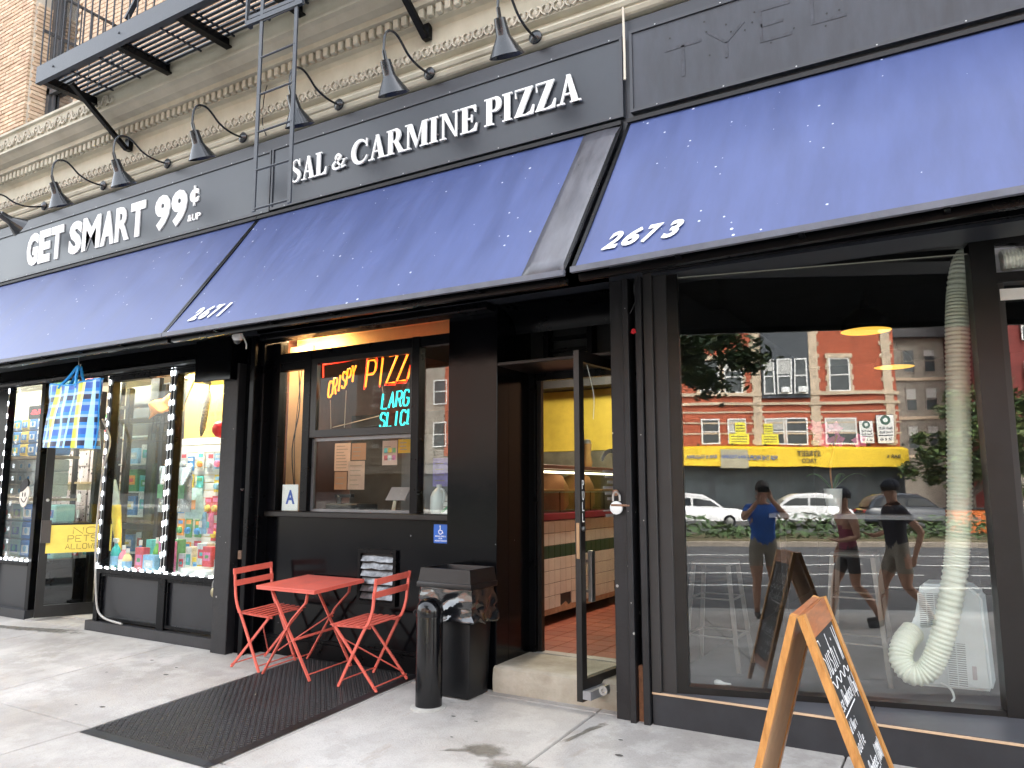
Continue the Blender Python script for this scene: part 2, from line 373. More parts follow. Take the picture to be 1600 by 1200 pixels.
# ------------------------------------------------------------------ materials in use
black = mat('black_paint', (.0016, .0018, .0026), .13, var=.4, scale=3, bump=.06, bscale=7, spec=.2, speck=((.16, .16, .16), 9.0, -.165))
blackm = mat('black_metal', (.002, .0022, .003), .28, spec=.16, var=.3, scale=5, bump=.04, bscale=30)
soot = mat('sooty_black', (.0045, .0045, .005), .6, var=.3, scale=4)
iron = mat('painted_iron', (.026, .031, .039), .42, var=.35, scale=7, bump=.12, bscale=50)
bronze = mat('bronze_aluminium', (.01, .0088, .0082), .34, metal=.2, var=.2, scale=8)
fascia_m = mat('fascia_grey', (.02, .023, .03), .4, var=.25, scale=2.5, bump=.03)
board_m = mat('sign_board_grey', (.021, .026, .034), .33, var=.22, scale=1.6)
ghost_m = mat('weathered_board', (.028, .032, .042), .45, var=.4, scale=2.2, bump=.06, bscale=20, stretch=(2.5, 1, .7))
white_l = mat('white_letter', (.82, .82, .8), .45, var=.05)
cream = mat('cream_stone', (.41, .38, .29), .75, var=.16, scale=1.7, bump=.12, bscale=24, stretch=(1, 1, .6), col2=(.49, .465, .37))
cream_d = mat('cream_ornament', (.41, .375, .3), .8, var=.3, scale=9, bump=.25, bscale=40)
def concrete_mat():
    m = mat('concrete', (.3, .28, .255), .85, var=.08, scale=1.0, bump=.4, bscale=80, col2=(.43, .41, .385))
    n, l = m.node_tree.nodes, m.node_tree.links; b = n['Principled BSDF']; src = b.inputs['Base Color'].links[0].from_socket
    g = n.new('ShaderNodeNewGeometry')
    def nz(sc, det, st=(1, 1, 1)):
        mp = n.new('ShaderNodeMapping'); mp.inputs['Scale'].default_value = st; l.new(g.outputs['Position'], mp.inputs[0])
        q = n.new('ShaderNodeTexNoise'); q.inputs['Scale'].default_value = sc; q.inputs['Detail'].default_value = det; q.inputs['Roughness'].default_value = .7; l.new(mp.outputs[0], q.inputs['Vector']); return q.outputs['Fac']
    def mixin(src, fac, lo, hi, col, amt):
        r = n.new('ShaderNodeMapRange'); r.inputs['From Min'].default_value = lo; r.inputs['From Max'].default_value = hi; r.inputs['To Max'].default_value = amt; l.new(fac, r.inputs['Value'])
        x = n.new('ShaderNodeMix'); x.data_type = 'RGBA'; l.new(r.outputs[0], x.inputs['Factor']); l.new(src, x.inputs['A']); x.inputs['B'].default_value = (*col, 1); return x.outputs['Result']
    src = mixin(src, nz(3.2, 15), .46, .66, (.57, .55, .52), .75)      # scuffed pale patches
    src = mixin(src, nz(.8, 10), .46, .68, (.2, .17, .135), .6)                  # broad soiling
    src = mixin(src, nz(55, 8), .55, .72, (.2, .185, .165), .5)                 # grit
    src = mixin(src, nz(2.3, 8, (2.2, .6, 1)), .6, .7, (.25, .2, .15), .4)
    l.new(src, b.inputs['Base Color']); return m
concrete = concrete_mat()
joint_m = mat('joint_grout', (.16, .15, .135), .9, var=.3, scale=8)
step_m = mat('step_stone', (.4, .35, .26), .8, var=.3, scale=3, bump=.35, bscale=40, col2=(.5, .46, .38))
asphalt = mat('asphalt', (.06, .061, .064), .85, var=.25, scale=2, bump=.3, bscale=90)
roadpaint = mat('road_paint', (.65, .65, .62), .7, var=.2, scale=10)
coral = mat('coral_paint', (.66, .125, .088), .4, var=.12, scale=9, bump=.03, speck=((.5, .3, .22), 40, -.19))
rubber = mat('black_rubber', (.009, .009, .0105), .4, var=.35, scale=2.2, bump=.1, bscale=60, col2=(.018, .018, .02))
steel = mat('steel', (.45, .45, .44), .3, metal=1, var=.15, scale=12)
greym = mat('grey_tile', (.022, .023, .027), .38, var=.25, scale=4)
tan_m = mat('tan_trim', (.55, .38, .24), .5, var=.15)
whitep = mat('white_plastic', (.72, .74, .73), .4, var=.05)
paper = mat('paper_white', (.75, .73, .68), .8, var=.08, scale=5)

def gz(y): return .06 * y if y > -2 else -.12 + .02 * (y + 2)

# ------------------------------------------------------------------ ground
bed = B(); ys = [1.2, -2, -6.3]
for a, b in zip(ys, ys[1:]):
    bed.add([(-40, a, gz(a) - .03), (40, a, gz(a) - .03), (40, b, gz(b) - .03), (-40, b, gz(b) - .03)], [(0, 1, 2, 3)])
sidewalk = struct(bed.build('sidewalk', joint_m))
def slab(x0, x1, y0, y1, n):
    b = B(); g = .006; x0 += g; x1 -= g; y0 += g; y1 -= g; j = [random.uniform(-.002, .002) for _ in range(4)]
    c = [(x0, y0), (x1, y0), (x1, y1), (x0, y1)]
    top = [(p[0], p[1], gz(p[1]) + q) for p, q in zip(c, j)]
    e = .006
    ins = [(x0 + e, y0 + e), (x1 - e, y0 + e), (x1 - e, y1 - e), (x0 + e, y1 - e)]
    tp = [(p[0], p[1], gz(p[1]) + .0) for p in ins]
    b.add(tp + [(p[0], p[1], p[2] - .008) for p in top] + [(p[0], p[1], gz(p[1]) - .06) for p in c],
          [(0, 1, 2, 3)] + [(k, (k + 1) % 4, 4 + (k + 1) % 4, 4 + k) for k in range(4)] + [(4 + k, 4 + (k + 1) % 4, 8 + (k + 1) % 4, 8 + k) for k in range(4)])
    b.build('slab', concrete, sidewalk)
xj = [-14.6, -12.4, -10.6, -8.7, -6.8, -5.26, -3.92, -2.32, -.75, .8, 2.4, 4]
yj = [-6.0, -4.6, -3.3, -2.0, -1.7, .06, 1.0]
yj = [-6.0, -4.6, -3.2, -1.69, .05, 1.0]
k = 0
for i in range(len(xj) - 1):
    for j in range(len(yj) - 1):
        slab(xj[i], xj[i + 1], yj[j], yj[j + 1], k); k += 1
kerb = B().box(-40, 40, -6.3, -6.0, gz(-6.2) - .2, gz(-6.1) - .002)
struct(kerb.build('kerb', mat('kerb_stone', (.3, .3, .29), .8, var=.2)))
ZR = gz(-6.3) - .14
struct(bx(-300, 300, -300, -6.3, ZR - .2, ZR).build('road', asphalt))
# dark damp marks on the pavement, each its own thin film
def wet_mat():
    m = mat('damp_stain', (.15, .135, .11), .5, var=.3, scale=6); n, l = m.node_tree.nodes, m.node_tree.links; b = n['Principled BSDF']
    at_ = n.new('ShaderNodeAttribute'); at_.attribute_name = 'edge'; g = n.new('ShaderNodeNewGeometry')
    q = n.new('ShaderNodeTexNoise'); q.inputs['Scale'].default_value = 16; q.inputs['Detail'].default_value = 8; l.new(g.outputs['Position'], q.inputs['Vector'])
    s = n.new('ShaderNodeMath'); s.operation = 'ADD'; l.new(at_.outputs['Fac'], s.inputs[0]); l.new(q.outputs['Fac'], s.inputs[1])
    r = n.new('ShaderNodeMapRange'); r.inputs['From Min'].default_value = .55; r.inputs['From Max'].default_value = 1.1; r.inputs['To Max'].default_value = .78; l.new(s.outputs[0], r.inputs['Value']); l.new(r.outputs[0], b.inputs['Alpha']); return m
wet = wet_mat()
def stain(pts, label, group=None):
    n = len(pts); cx = sum(p[0] for p in pts) / n; cy = sum(p[1] for p in pts) / n
    b = B(); ins = [(cx + (p[0] - cx) * .5, cy + (p[1] - cy) * .5) for p in pts]
    b.add([(p[0], p[1], gz(p[1]) + .003) for p in pts] + [(p[0], p[1], gz(p[1]) + .003) for p in ins] + [(cx, cy, gz(cy) + .003)], [(i, (i + 1) % n, n + (i + 1) % n, n + i) for i in range(n)] + [(n + i, n + (i + 1) % n, 2 * n) for i in range(n)])
    ob = b.build('damp_stain', wet); a_ = ob.data.attributes.new('edge', 'FLOAT', 'POINT'); a_.data.foreach_set('value', [0.0] * n + [.5] * n + [.6])
    tag(ob, label, 'stain', group)
stain([(-2.95, -1.0), (-2.83, -.9), (-2.78, -.78), (-2.68, -.72), (-2.52, -.74), (-2.45, -.83), (-2.5, -.92), (-2.62, -.96), (-2.72, -.92), (-2.8, -.94)], 'dark splash stain on the pavement in front of the pizza step', 'damp stains')
stain([(-2.13, -.09), (-2.18, -.06), (-2.24, -.2), (-2.27, -.38), (-2.31, -.55), (-2.28, -.6), (-2.24, -.45), (-2.2, -.28)], 'narrow damp trickle running from the foot of the gate post', 'damp stains')
stain([(-2.62, -.96), (-2.4, -.86), (-2.2, -.9), (-2.0, -1.0), (-1.9, -1.15), (-2.1, -1.2), (-2.35, -1.1), (-2.55, -1.05)], 'wide faint damp patch on the pavement below the gate post', 'damp stains')
stain([(-8.3, .02), (-8.05, -.05), (-8.2, -.16), (-8.6, -.22), (-9.1, -.32), (-9.7, -.36), (-10.5, -.42), (-10.6, -.34), (-9.8, -.26), (-9.2, -.18), (-8.7, -.08)], 'long dark wet streak in front of the discount store doorway', 'damp stains')
gum_m = mat('trodden_gum', (.08, .075, .07), .8, var=.2)
for i in range(26):
    x, y = random.uniform(-7, .3), random.uniform(-2.4, -.3)
    if -5.4 < x < -3.8: continue
    b = B(); r = random.uniform(.008, .022)
    b.add([(x + r * 1.3 * math.cos(a * .9), y + r * random.uniform(.6, 1) * math.sin(a * .9), gz(y) + .0025) for a in range(7)], [tuple(range(7))])
    tag(b.build('gum_spot', gum_m), 'small dark trodden gum spot on the concrete pavement', 'gum', 'gum spots on the pavement')

# ------------------------------------------------------------------ the building above the shops
house = thing('apartment_building', 'tan brick building with cream stone cornice above the three shops', 'building', (-5, .4, 0))
brick_m = [mat('tan_brick_%d' % i, c, .85, var=.18, scale=12, bump=.3, bscale=60) for i, c in enumerate([(.52, .38, .26), (.46, .33, .22), (.58, .44, .31), (.5, .35, .24)])]
mortar = mat('mortar', (.5, .44, .36), .9, var=.15)
wall = B()
wx0, wx1 = -10.62, -9.5
for a in ((-16, wx0, .08, .5, 5.9, 17), (wx1, 8, .08, .5, 5.9, 17), (wx0, wx1, .08, .5, 8.6, 17)): wall.box(*a)  # unseen upper wall, made tall so the building shades the pavement
wall = wall.build('brick_wall', mortar, house)
bw, bh = .2, .058
me_b = [None] * 4
def brick_at(x, y, z, sx=1.0, ry=False):
    kk = random.randrange(4)
    if me_b[kk] is None: me_b[kk] = B().bbox(-bw / 2 + .005, bw / 2 - .005, -.03, .02, 0, bh - .01, .004).mesh('brick', brick_m[kk])
    o = bpy.data.objects.new('brick', me_b[kk]); COL.objects.link(o); o.parent = wall
    o.location = Vector((x, y, z)) - WL[wall]; o.scale = (sx, 1, 1)
    if ry: o.rotation_euler = (0, 0, math.pi / 2)
nb = 0; z = 6.05; row = 0
while z < 8.75 and nb < 300:
    x = wx0 - bw / 2 if row % 2 == 0 else wx0 - bw / 4
    if row % 2: brick_at(wx0 - bw / 4, .075 + random.uniform(-.002, .002), z, .5); x = wx0 - bw
    xl = at(-14, 215 - (z - 6.25) * 92, .06).x
    while x > xl and nb < 300:
        brick_at(x, .075 + random.uniform(-.003, .003), z); nb += 1; x -= bw
    z += bh; row += 1
# left jamb bricks (facing the window) and the strip right of the window
z = 6.05; row = 0
while z < 8.1 and nb < 420:
    brick_at(wx0 - .015, .19 + (row % 2) * .02, z, 1, True); brick_at(wx0 - .015, .39 + (row % 2) * .02, z, 1, True)
    z += bh; row += 1; nb += 2
rest = B(); z = 6.05; row = 0
while z < 8.0:
    x = wx1 + .1 + (row % 2) * .1
    while x < -5.2:
        rest.box(x - .095, x + .095, .05, .09, z, z + bh - .01); x += bw
    z += bh; row += 1
tag(rest.build('brickwork', brick_m[0], house), kind='stuff')
uw = B()
for a in ((wx0, wx0 + .09, .3, .36, 5.9, 8.6), (wx1 - .09, wx1, .3, .36, 5.9, 8.6), (wx0, wx1, .3, .36, 6.85, 6.95), (wx0, wx1, .3, .36, 5.9, 6.05), (wx0 + .09, wx0 + .16, .33, .36, 6.05, 8.6)): uw.box(*a)
uw = uw.build('window', mat('dark_sash', (.06, .062, .066), .5, var=.2), house)
bx(wx0 + .09, wx1 - .09, .37, .38, 5.95, 8.6).build('pane', glass('sky_pane', .25, (.5, .55, .6)), uw)
bx(wx0 - .1, wx1 + .1, .5, .56, 5.9, 8.8).build('blind', mat('pale_blind', (.35, .36, .37), .8, var=.1), uw)
# cornice: top band with scrolls, dentils, plain frieze, egg band, lower mouldings
L0, L1 = -14.0, 4.0
def moulding(name, prof, m, parent=house):
    b = B(); n = len(prof)
    b.add([(L0, p, q) for p, q in prof] + [(L1, p, q) for p, q in prof], [(i, i + 1, n + i + 1, n + i) for i in range(n - 1)] + [tuple(range(n)), tuple(range(2 * n - 1, n - 1, -1))])
    return b.build(name, m, parent)
corn = moulding('cornice', [(.3, 5.97), (-.36, 5.93), (-.36, 5.9), (-.33, 5.885), (-.31, 5.71), (-.34, 5.7), (-.34, 5.675), (-.3, 5.66), (-.24, 5.62), (-.17, 5.60), (-.17, 5.545), (-.10, 5.53), (-.10, 5.44), (-.05, 5.43), (-.02, 5.40), (.3, 5.40)], cream)
# scroll ornament: leaf-like S curls, one motif each
mot = B()
for sgn, off in ((1, 0), (-1, .11)):
    c = [(off + a, .087 + sgn * bb) for a, bb in spl([(-.05, -.05), (-.02, .04), (.03, .05), (.045, .01), (.015, -.01), (.0, .02)], 4)]
    mot.ribbon(c, [.02 - .012 * abs(i / len(c) - .4) for i in range(len(c))], (0, 0, 0), X, Z, -Y, 0, .022)
mot.prism([(.03, .02), (.075, .06), (.08, .12), (.04, .1)], (0, 0, 0), X, Z, -Y, 0, .016)
mot_me = mot.mesh('scroll', cream_d)
x = -11.6
while x < -8.0:
    o = bpy.data.objects.new('scroll', mot_me); COL.objects.link(o); o.parent = corn; o.location = Vector((x, -.318, 5.71)) - WL[corn]; x += .235
dme = B().bbox(-.028, .028, -.05, 0, 0, .085, .006).mesh('dentil', cream)
x = -11.5; 
while x < -2.2:
    o = bpy.data.objects.new('dentil', dme); COL.objects.link(o); o.parent = corn; o.location = Vector((x, -.10, 5.447)) - WL[corn]; x += .092
frieze = moulding('frieze', [(.3, 5.40), (-.02, 5.40), (-.02, 5.25), (-.045, 5.235), (-.06, 5.215), (-.075, 5.21), (-.075, 5.11), (-.05, 5.10), (-.02, 5.09), (-.02, 5.045), (-.06, 5.04), (-.075, 5.015), (-.06, 4.99), (-.04, 4.985), (-.05, 4.965), (-.035, 4.94), (-.02, 4.93), (.3, 4.9)], cream)
egg = B()
egg.lathe([(.0, -.034), (.014, -.03), (.024, -.012), (.025, .004), (.018, .022), (.0, .03)], (0, 0, .045), (0, 0, 1), 8)
for s in (-1, 1):
    c = [(s * a, bb) for a, bb in spl([(.018, .088), (.046, .07), (.042, .03), (.012, .004)], 4)]
    egg.ribbon(c, [.012] * len(c), (0, 0, 0), X, Z, -Y, 0, .02)
egg_me = egg.mesh('egg_ornament', cream_d)
x = -11.2; ne = 0
while x < -1.2:
    o = bpy.data.objects.new('egg_ornament', egg_me); COL.objects.link(o); o.parent = frieze; o.location = Vector((x, -.077, 5.115)) - WL[frieze]; x += .105; ne += 1
# dark wall behind signs and awnings
bx(-14, 4, .0, .3, 2.96, 4.9).build('fascia', fascia_m, house)
bx(-16, 8, .31, 9, 3.32, 3.6).build('floor_slab', soot, house)
bx(-16, 8, .52, 9, 16.5, 17).build('roof', soot, house)
bx(8, 8.3, .1, 9, 0, 17).build('side_wall', mortar, house)
bx(-16.3, -16, .1, 9, 0, 17).build('side_wall', mortar, house)
bx(-16, 8, 9, 9.3, 0, 17).build('rear_wall', mortar, house)
b = B().tube([(-1.985, -.045, 5.08), (-1.98, -.05, 4.9), (-1.975, -.055, 4.6), (-1.978, -.05, 4.42)], .009, 6)
tag(b.build('cable', mat('cream_cable', (.6, .55, .45), .6, var=.1)), 'cream cable hanging down the gap between the two right signs', 'cable')

# ------------------------------------------------------------------ sign boards
def sign_board(name, label, x0, x1, z0, z1, m, ghost=False):
    t = thing(name, label, 'sign', ((x0 + x1) / 2, -.03, z0))
    bx(x0, x1, -.03, -.002, z0, z1).build('board', m, t)
    f = B(); e = .022
    for a in ((x0, x1, -.042, -.031, z0, z0 + e), (x0, x1, -.042, -.031, z1 - e, z1), (x0, x0 + e, -.041, -.031, z0 + e, z1 - e), (x1 - e, x1, -.041, -.031, z0 + e, z1 - e)): f.box(*a)
    f.build('frame', mat('frame_grey', (.03, .033, .04), .4, var=.2), t)
    s = B()
    n = int((x1 - x0) / .45)
    for i in range(n):
        for zz in (z0 + .011, z1 - .011): s.lathe([(.006, 0), (.004, .004)], (x0 + .2 + i * (x1 - x0 - .3) / max(n - 1, 1), -.042, zz), (0, -1, 0), 6)
    s.build('screws', steel, t)
    return t
sg = sign_board('shop_sign', 'dark grey sign board reading GET SMART 99¢ & UP', -11.6, -5.66, 4.14, 4.765, board_m)
def letters(s, x0, x1, z0, z1, parent, y=-.03, depth=.014, bold=.02, shear=0):
    V = []
    # letter by letter, spaced by their own widths
    wd = {' ': .28, 'I': .25, 'M': .82, '1': .5}
    tot = sum(wd.get(c, .6) + .05 for c in s) - .05; k = (x1 - x0) / tot; x = x0
    for c in s:
        w = wd.get(c, .6)
        if c != ' ':
            b = text(c, (0, y, 0), X, Z, -Y, x, x + w * k, z0, z1, depth, shear, bold if c not in 'MR' else bold * .55); b.build('letter', white_l, parent)
        x += (w + .05) * k
letters('GET', -10.04, -9.24, 4.252, 4.67, sg, bold=.05)
letters('SMART', -9.1, -7.63, 4.252, 4.655, sg, bold=.05)
letters('99', -7.45, -6.91, 4.245, 4.645, sg, bold=.05)
text('c', (0, -.03, 0), X, Z, -Y, -6.865, -6.725, 4.455, 4.605, .014, 0, .045).build('letter', white_l, sg)
bx(-6.806, -6.782, -.0445, -.0305, 4.42, 4.64).build('letter', white_l, sg)
letters('&UP', -6.89, -6.68, 4.262, 4.335, sg, bold=.02, depth=.01)
sp = sign_board('shop_sign', 'dark grey sign board reading SAL & CARMINE PIZZA in white serif letters', -5.645, -2.0, 4.15, 4.775, board_m)
bk = mat('standoff_grey', (.16, .16, .16), .6, var=0)  # plain grey for the small pins behind the letters
for s, x0, x1, z0, z1 in (('SAL', -5.36, -4.9, 4.35, 4.575), ('&', -4.84, -4.64, 4.365, 4.505), ('CARMINE', -4.595, -3.25, 4.352, 4.577), ('PIZZA', -3.18, -2.33, 4.36, 4.59)):
    serif_text(s, (0, -.045, 0), X, Z, -Y, x0, x1, z0, z1, .014, 'letter', white_l, sp)
st = B()
for i in range(15): st.box(-5.3 + i * .205, -5.29 + i * .205, -.046, -.03, 4.42, 4.43)
st.build('standoffs', bk, sp)
sb = sign_board('blank_sign', 'weathered blank sign board with ghost marks of removed letters', -1.945, 3.5, 4.165, 4.79, ghost_m)
gm = mat('ghost_mark', (.03, .033, .04), .5, var=.3, scale=9); gl = mat('ghost_light', (.037, .04, .05), .6, var=.5, scale=14)
gm = gl
tag(stroke_text(B(), 'T', (0, -.0315, 0), X, Z, -Y, -1.68, -1.42, 4.33, 4.56, .012, flat=True).build('ghost_letter', gl, sb))
tag(stroke_text(B(), 'Y', (0, -.0315, 0), X, Z, -Y, -1.37, -1.13, 4.38, 4.6, .011, flat=True).build('ghost_letter', gl, sb))
tag(stroke_text(B(), 'E', (0, -.0315, 0), X, Z, -Y, -1.02, -.83, 4.42, 4.64, .012, flat=True).build('ghost_letter', gm, sb))
tag(stroke_text(B(), 'L', (0, -.0315, 0), X, Z, -Y, -.7, -.5, 4.44, 4.68, .012, flat=True).build('ghost_letter', gl, sb))
for i in range(16):
    px = random.uniform(-1.7, -.5); pz = random.uniform(4.3, 4.7)
    B().lathe([(.007, 0), (.007, .001)], (px, -.0305, pz), (0, -1, 0), 6).build('screw_hole', soot, sb)

# ------------------------------------------------------------------ awnings
def awn_mat(name, base, hi):
    m = mat(name, base, .42, var=.16, scale=1.5, stretch=(3.2, .7, .5), col2=hi, bump=.12, bscale=3.5, speck=((.5, .53, .64), 11, -.128))
    return m
awn_m = awn_mat('blue_vinyl', (.046, .067, .182), (.058, .082, .212))
ATOP, AFY = 4.10, -.95
def awning(name, label, x0, x1, zl, zr, number=None, nx=None, seam_r=False, grey=0.0, ytop=-.015):
    t = thing(name, label, 'awning', ((x0 + x1) / 2, -.5, min(zl, zr)))
    def pt(u, v):   # v: 0 at the wall, 1 at the front bar
        x = x0 + u * (x1 - x0); zf = zl + u * (zr - zl)
        sag = -.018 * math.sin(math.pi * v) + .006 * math.sin(x * 5.2 + v * 2) * math.sin(math.pi * v) + .008 * noise.noise(Vector((x * 1.7, v * 2, 3)))* math.sin(math.pi * v)
        return Vector((x, ytop + v * (AFY - ytop), ATOP + v * (zf - ATOP) + sag))
    ug = 1 - grey / (x1 - x0)
    b = B().grid(lambda u, v: pt(u * ug, v), max(8, int((x1 - x0) * 8)), 12)
    cv = b.build('canopy', awn_m, t, smooth=True)
    B().grid(lambda u, v: pt(u * ug, v) + Vector((0, .004, -.009)), max(8, int((x1 - x0) * 8)), 12).build('lining', soot, t, smooth=True)
    if grey:  # grey sheen of the curved awning end, painted as its own strip
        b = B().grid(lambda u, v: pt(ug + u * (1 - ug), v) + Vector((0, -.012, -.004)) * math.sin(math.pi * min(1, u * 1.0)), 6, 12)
        b.build('end_sheen', mat('grey_sheen_vinyl', (.085, .085, .098), .3, var=.3, scale=3, stretch=(4, 1, 1)), t, smooth=True, solid=.006)
    # aluminium frame: front bar, back bar, end rafters, ribs under the cloth
    f0, f1 = pt(0, 1), pt(1, 1)
    B().bar(f0 + Vector((0, -.006, -.018)), f1 + Vector((0, -.006, -.018)), .03, .034).build('front_bar', mat('hem_grey', (.11, .115, .14), .5, var=.2), t)
    B().bar(f0 + Vector((.02, .075, -.05)), f1 + Vector((-.02, .075, -.05)), .04, .04).build('rail', blackm, t)
    B().bar((x0, .0 - .02, ATOP + .012), (x1, -.02, ATOP + .012), .04, .03).build('back_bar', soot, t)
    for u in (0.0, 1.0):
        p, q = pt(u, 0), pt(u, 1); dx = Vector((.012 if u == 0 else -.012, 0, -.02))
        B().bar(p + dx, q + dx, .024, .03).build('rafter', blackm, t)
    n = max(2, int((x1 - x0) / .62))
    for i in range(1, n):
        u = i / n; q = pt(u, 1)
        B().bar(q + Vector((0, .0, -.035)), q + Vector((.0, .1, -.055)), .03, .012).build('bracket', blackm, t)
    if number:
        o = pt(0, 1); fr = (pt(0, 0) - pt(0, 1)); sl = fr.normalized(); slope = (pt(1, 1) - pt(0, 1)).normalized(); nrm = slope.cross(sl).normalized()
        k = nx - x0
        mid = pt((nx + .22 - x0) / (x1 - x0), .93)
        base = Vector((nx, 0, 0)); o2 = mid - slope * .22
        wdt = .49
        adv = wdt / 4
        for i, ch in enumerate(number):
            text(ch, o2 + nrm * .008, slope, sl, nrm, i * adv, i * adv + adv * (.95 if ch != '1' else .7), 0.0, .155, .002, .38, .034).build('number', white_l, t)
    return t
SX = -5.83
awning('awning', 'long dark blue awning over the discount store, leftmost of three', -13.5, SX - .004, 2.815, 2.81)
awning('awning', 'blue awning numbered 2671 over the pizzeria with a grey sheen painted at its right end', SX + .004, -2.02, 2.81, 2.79, '2671', -5.61, grey=.3)
awning('awning', 'blue awning numbered 2673 over the sushi shop window', -1.975, 3.2, 2.80, 2.875, '2673', -1.81)

# ------------------------------------------------------------------ gooseneck lamps
lamp_m = mat('lamp_enamel', (.01, .0125, .016), .24, var=.2, scale=9, coat=.2)
lamp_in = mat('lamp_inside', (.3, .31, .32), .5, var=.05)
def lamp(x, label, twist=0.0, special=False):
    t = thing('gooseneck_lamp', label, 'lamp', (x, -.06, 4.975), 0, 'gooseneck lamps above the signs')
    t.rotation_euler = (0, 0, twist)
    lp = lambda y, z: Vector((0, y + .06, z - 4.975))
    B().lathe([(.055, 0), (.055, .015), (.035, .028), (.014, .036)], (0, 0, 0), (0, -1, 0), 16).build('wall_plate', lamp_m, t, local=True, smooth=True)
    pth = [(-.06, 4.975), (-.17, 4.965), (-.27, 4.975), (-.36, 5.005), (-.43, 5.055), (-.49, 5.09), (-.55, 5.095), (-.61, 5.065), (-.645, 4.99), (-.65, 4.86)]
    if special: pth = [(-.06, 4.975), (-.17, 4.93), (-.3, 4.90), (-.42, 4.91), (-.52, 4.95), (-.6, 4.94), (-.63, 4.86), (-.60, 4.74)]
    pts = [lp(*p) for p in spl(pth, 5)]
    B().tube(pts, .0105, 8).build('arm', lamp_m, t, local=True, smooth=True)
    p = pts[-1]; ax = Vector((0, .42, -.9)).normalized()
    if special: ax = Vector((.12, .9, -.42)).normalized()
    B().tube([p + Vector((0, 0, .02)), p + ax * .06], .016, 8).build('knuckle', lamp_m, t, local=True, smooth=True)
    o = p + ax * .05
    sh = B().lathe([(.03, 0), (.042, .004), (.046, .05), (.052, .12), (.056, .13), (.125, .25), (.13, .258), (.126, .258), (.12, .248), (.05, .13), (.03, .06)], o, ax, 24, (True, True))
    sh = sh.build('shade', lamp_m, t, local=True, smooth=True)
    B().lathe([(.0, .1), (.03, .12), (.042, .165), (.03, .2), (.0, .21)], o, ax, 12).build('bulb', lamp_in, t, local=True, smooth=True)
lp_names = ['gooseneck lamp with twisted shade in front of the G of GET', 'gooseneck lamp above the letters ET of GET', 'gooseneck lamp above SMART beside the fire escape bracket',
            'gooseneck lamp between the price sign and the ladder', 'gooseneck lamp half hidden behind the right rail of the ladder', 'gooseneck lamp above the word CARMINE', 'gooseneck lamp above the word PIZZA']
for i, (x, l) in enumerate(zip([-9.68, -8.43, -7.25, -6.05, -4.76, -3.73, -2.705], lp_names)):
    lamp(x, l, [.0, .03, -.05, .02, .0, 0, .04][i], i == 0)

# ------------------------------------------------------------------ fire escape and its drop ladder
fe = thing('fire_escape', 'black iron fire escape platform with slatted floor above the discount store', 'fire escape', (-6, -.5, 5.75))
FX0, FX1, FZ = -8.28, -3.75, 5.76
ch = B(); ch.box(FX0, FX1, -.962, -.95, FZ, FZ + .19).box(FX0, FX1, -.95, -.91, FZ, FZ + .014).box(FX0, FX1, -.95, -.91, FZ + .176, FZ + .19)
ch.build('front_channel', iron, fe)
bx(FX0, FX1, -.05, -.02, FZ + .06, FZ + .14).build('wall_rail', soot, fe)
for x in (FX0 + .05, -6.93, -6.0, -5.0, FX1 - .06):
    B().box(x - .04, x + .04, -.945, -.02, FZ + .02, FZ + .035).box(x - .006, x + .006, -.945, -.02, FZ + .035, FZ + .12).build('cross_beam', blackm, fe)
for x in (FX0 + .28, FX1 - .02):
    B().bar((x, -.055, FZ + .06), (x, -.055, 5.3), .07, .05).build('bracket_post', blackm, fe)
    B().bar((x, -.08, 5.31), (x, -.74, FZ + .03), .055, .04).build('bracket_brace', blackm, fe)
for i in range(15):
    y = -.9 + i * .059
    bx(FX0 + .02, FX1 - .02, y - .016, y + .016, FZ + .125, FZ + .138).build('slat', iron, fe)
for k in range(9):
    xx = FX0 + .35 + k * .5
    bx(xx, xx + .02, -.93, -.05, FZ + .112, FZ + .1245).build('slat_tie', iron, fe)
n = 0; x = FX0 + .02
while x < -6.3:
    B().tube([(x, -.935, FZ + .19), (x, -.935, FZ + 1.1)], .009, 6).build('baluster', iron, fe); x += .13
for i in range(7):
    yy = -.8 + i * .125
    B().tube([(FX0 + .02, yy, FZ + .15), (FX0 + .02, yy, FZ + 1.1)], .009, 6).build('baluster', iron, fe)
B().bar((FX0 + .02, -.935, FZ + .62), (FX0 + .02, -.03, FZ + .62), .012, .035).build('side_rail', iron, fe)
B().bar((FX0, -.935, FZ + 1.1), (FX1, -.935, FZ + 1.1), .035, .02).build('top_rail', iron, fe)
B().bar((FX0 + .02, -.935, FZ + 1.1), (FX0 + .02, -.03, FZ + 1.1), .035, .02).build('top_rail', iron, fe)
B().bar((-6.75, -.93, FZ + .24), (-6.3, -.93, FZ + .7), .045, .025).build('stair_string', iron, fe)
for px in (152, 254):
    p = at(px, 60, -.963)
    B().lathe([(.014, 0), (.01, .012)], (-7.95 if px == 152 else -6.8, -.962, FZ + .1), (0, -1, 0), 6).build('bolt', iron, fe)
ld = thing('drop_ladder', 'grey iron drop ladder hanging in front of the signs', 'ladder', (-4.5, -1.0, 3.63))
YL = -1.0
pl0, pr0 = at(396, 331, YL), at(452, 317, YL); 
for p in (pl0, pr0):
    B().bar(p, p + Vector((-.012, 0, 3.2)), .035, .014, up=(0, 1, 0)).build('rail', iron, ld)
for i in range(10):
    z = pl0.z + .02 + i * .318
    B().tube([(pl0.x, YL, z), (pr0.x, YL, z)], .009, 7).build('rung', iron, ld)
g0 = at(386, 38, YL); g1 = at(474, 2, YL)
B().bar(g0, g1, .03, .04).bar(g0 + Vector((0, 0, .05)), g1 + Vector((0, 0, .05)), .012, .03).build('guide_bracket', iron, ld)
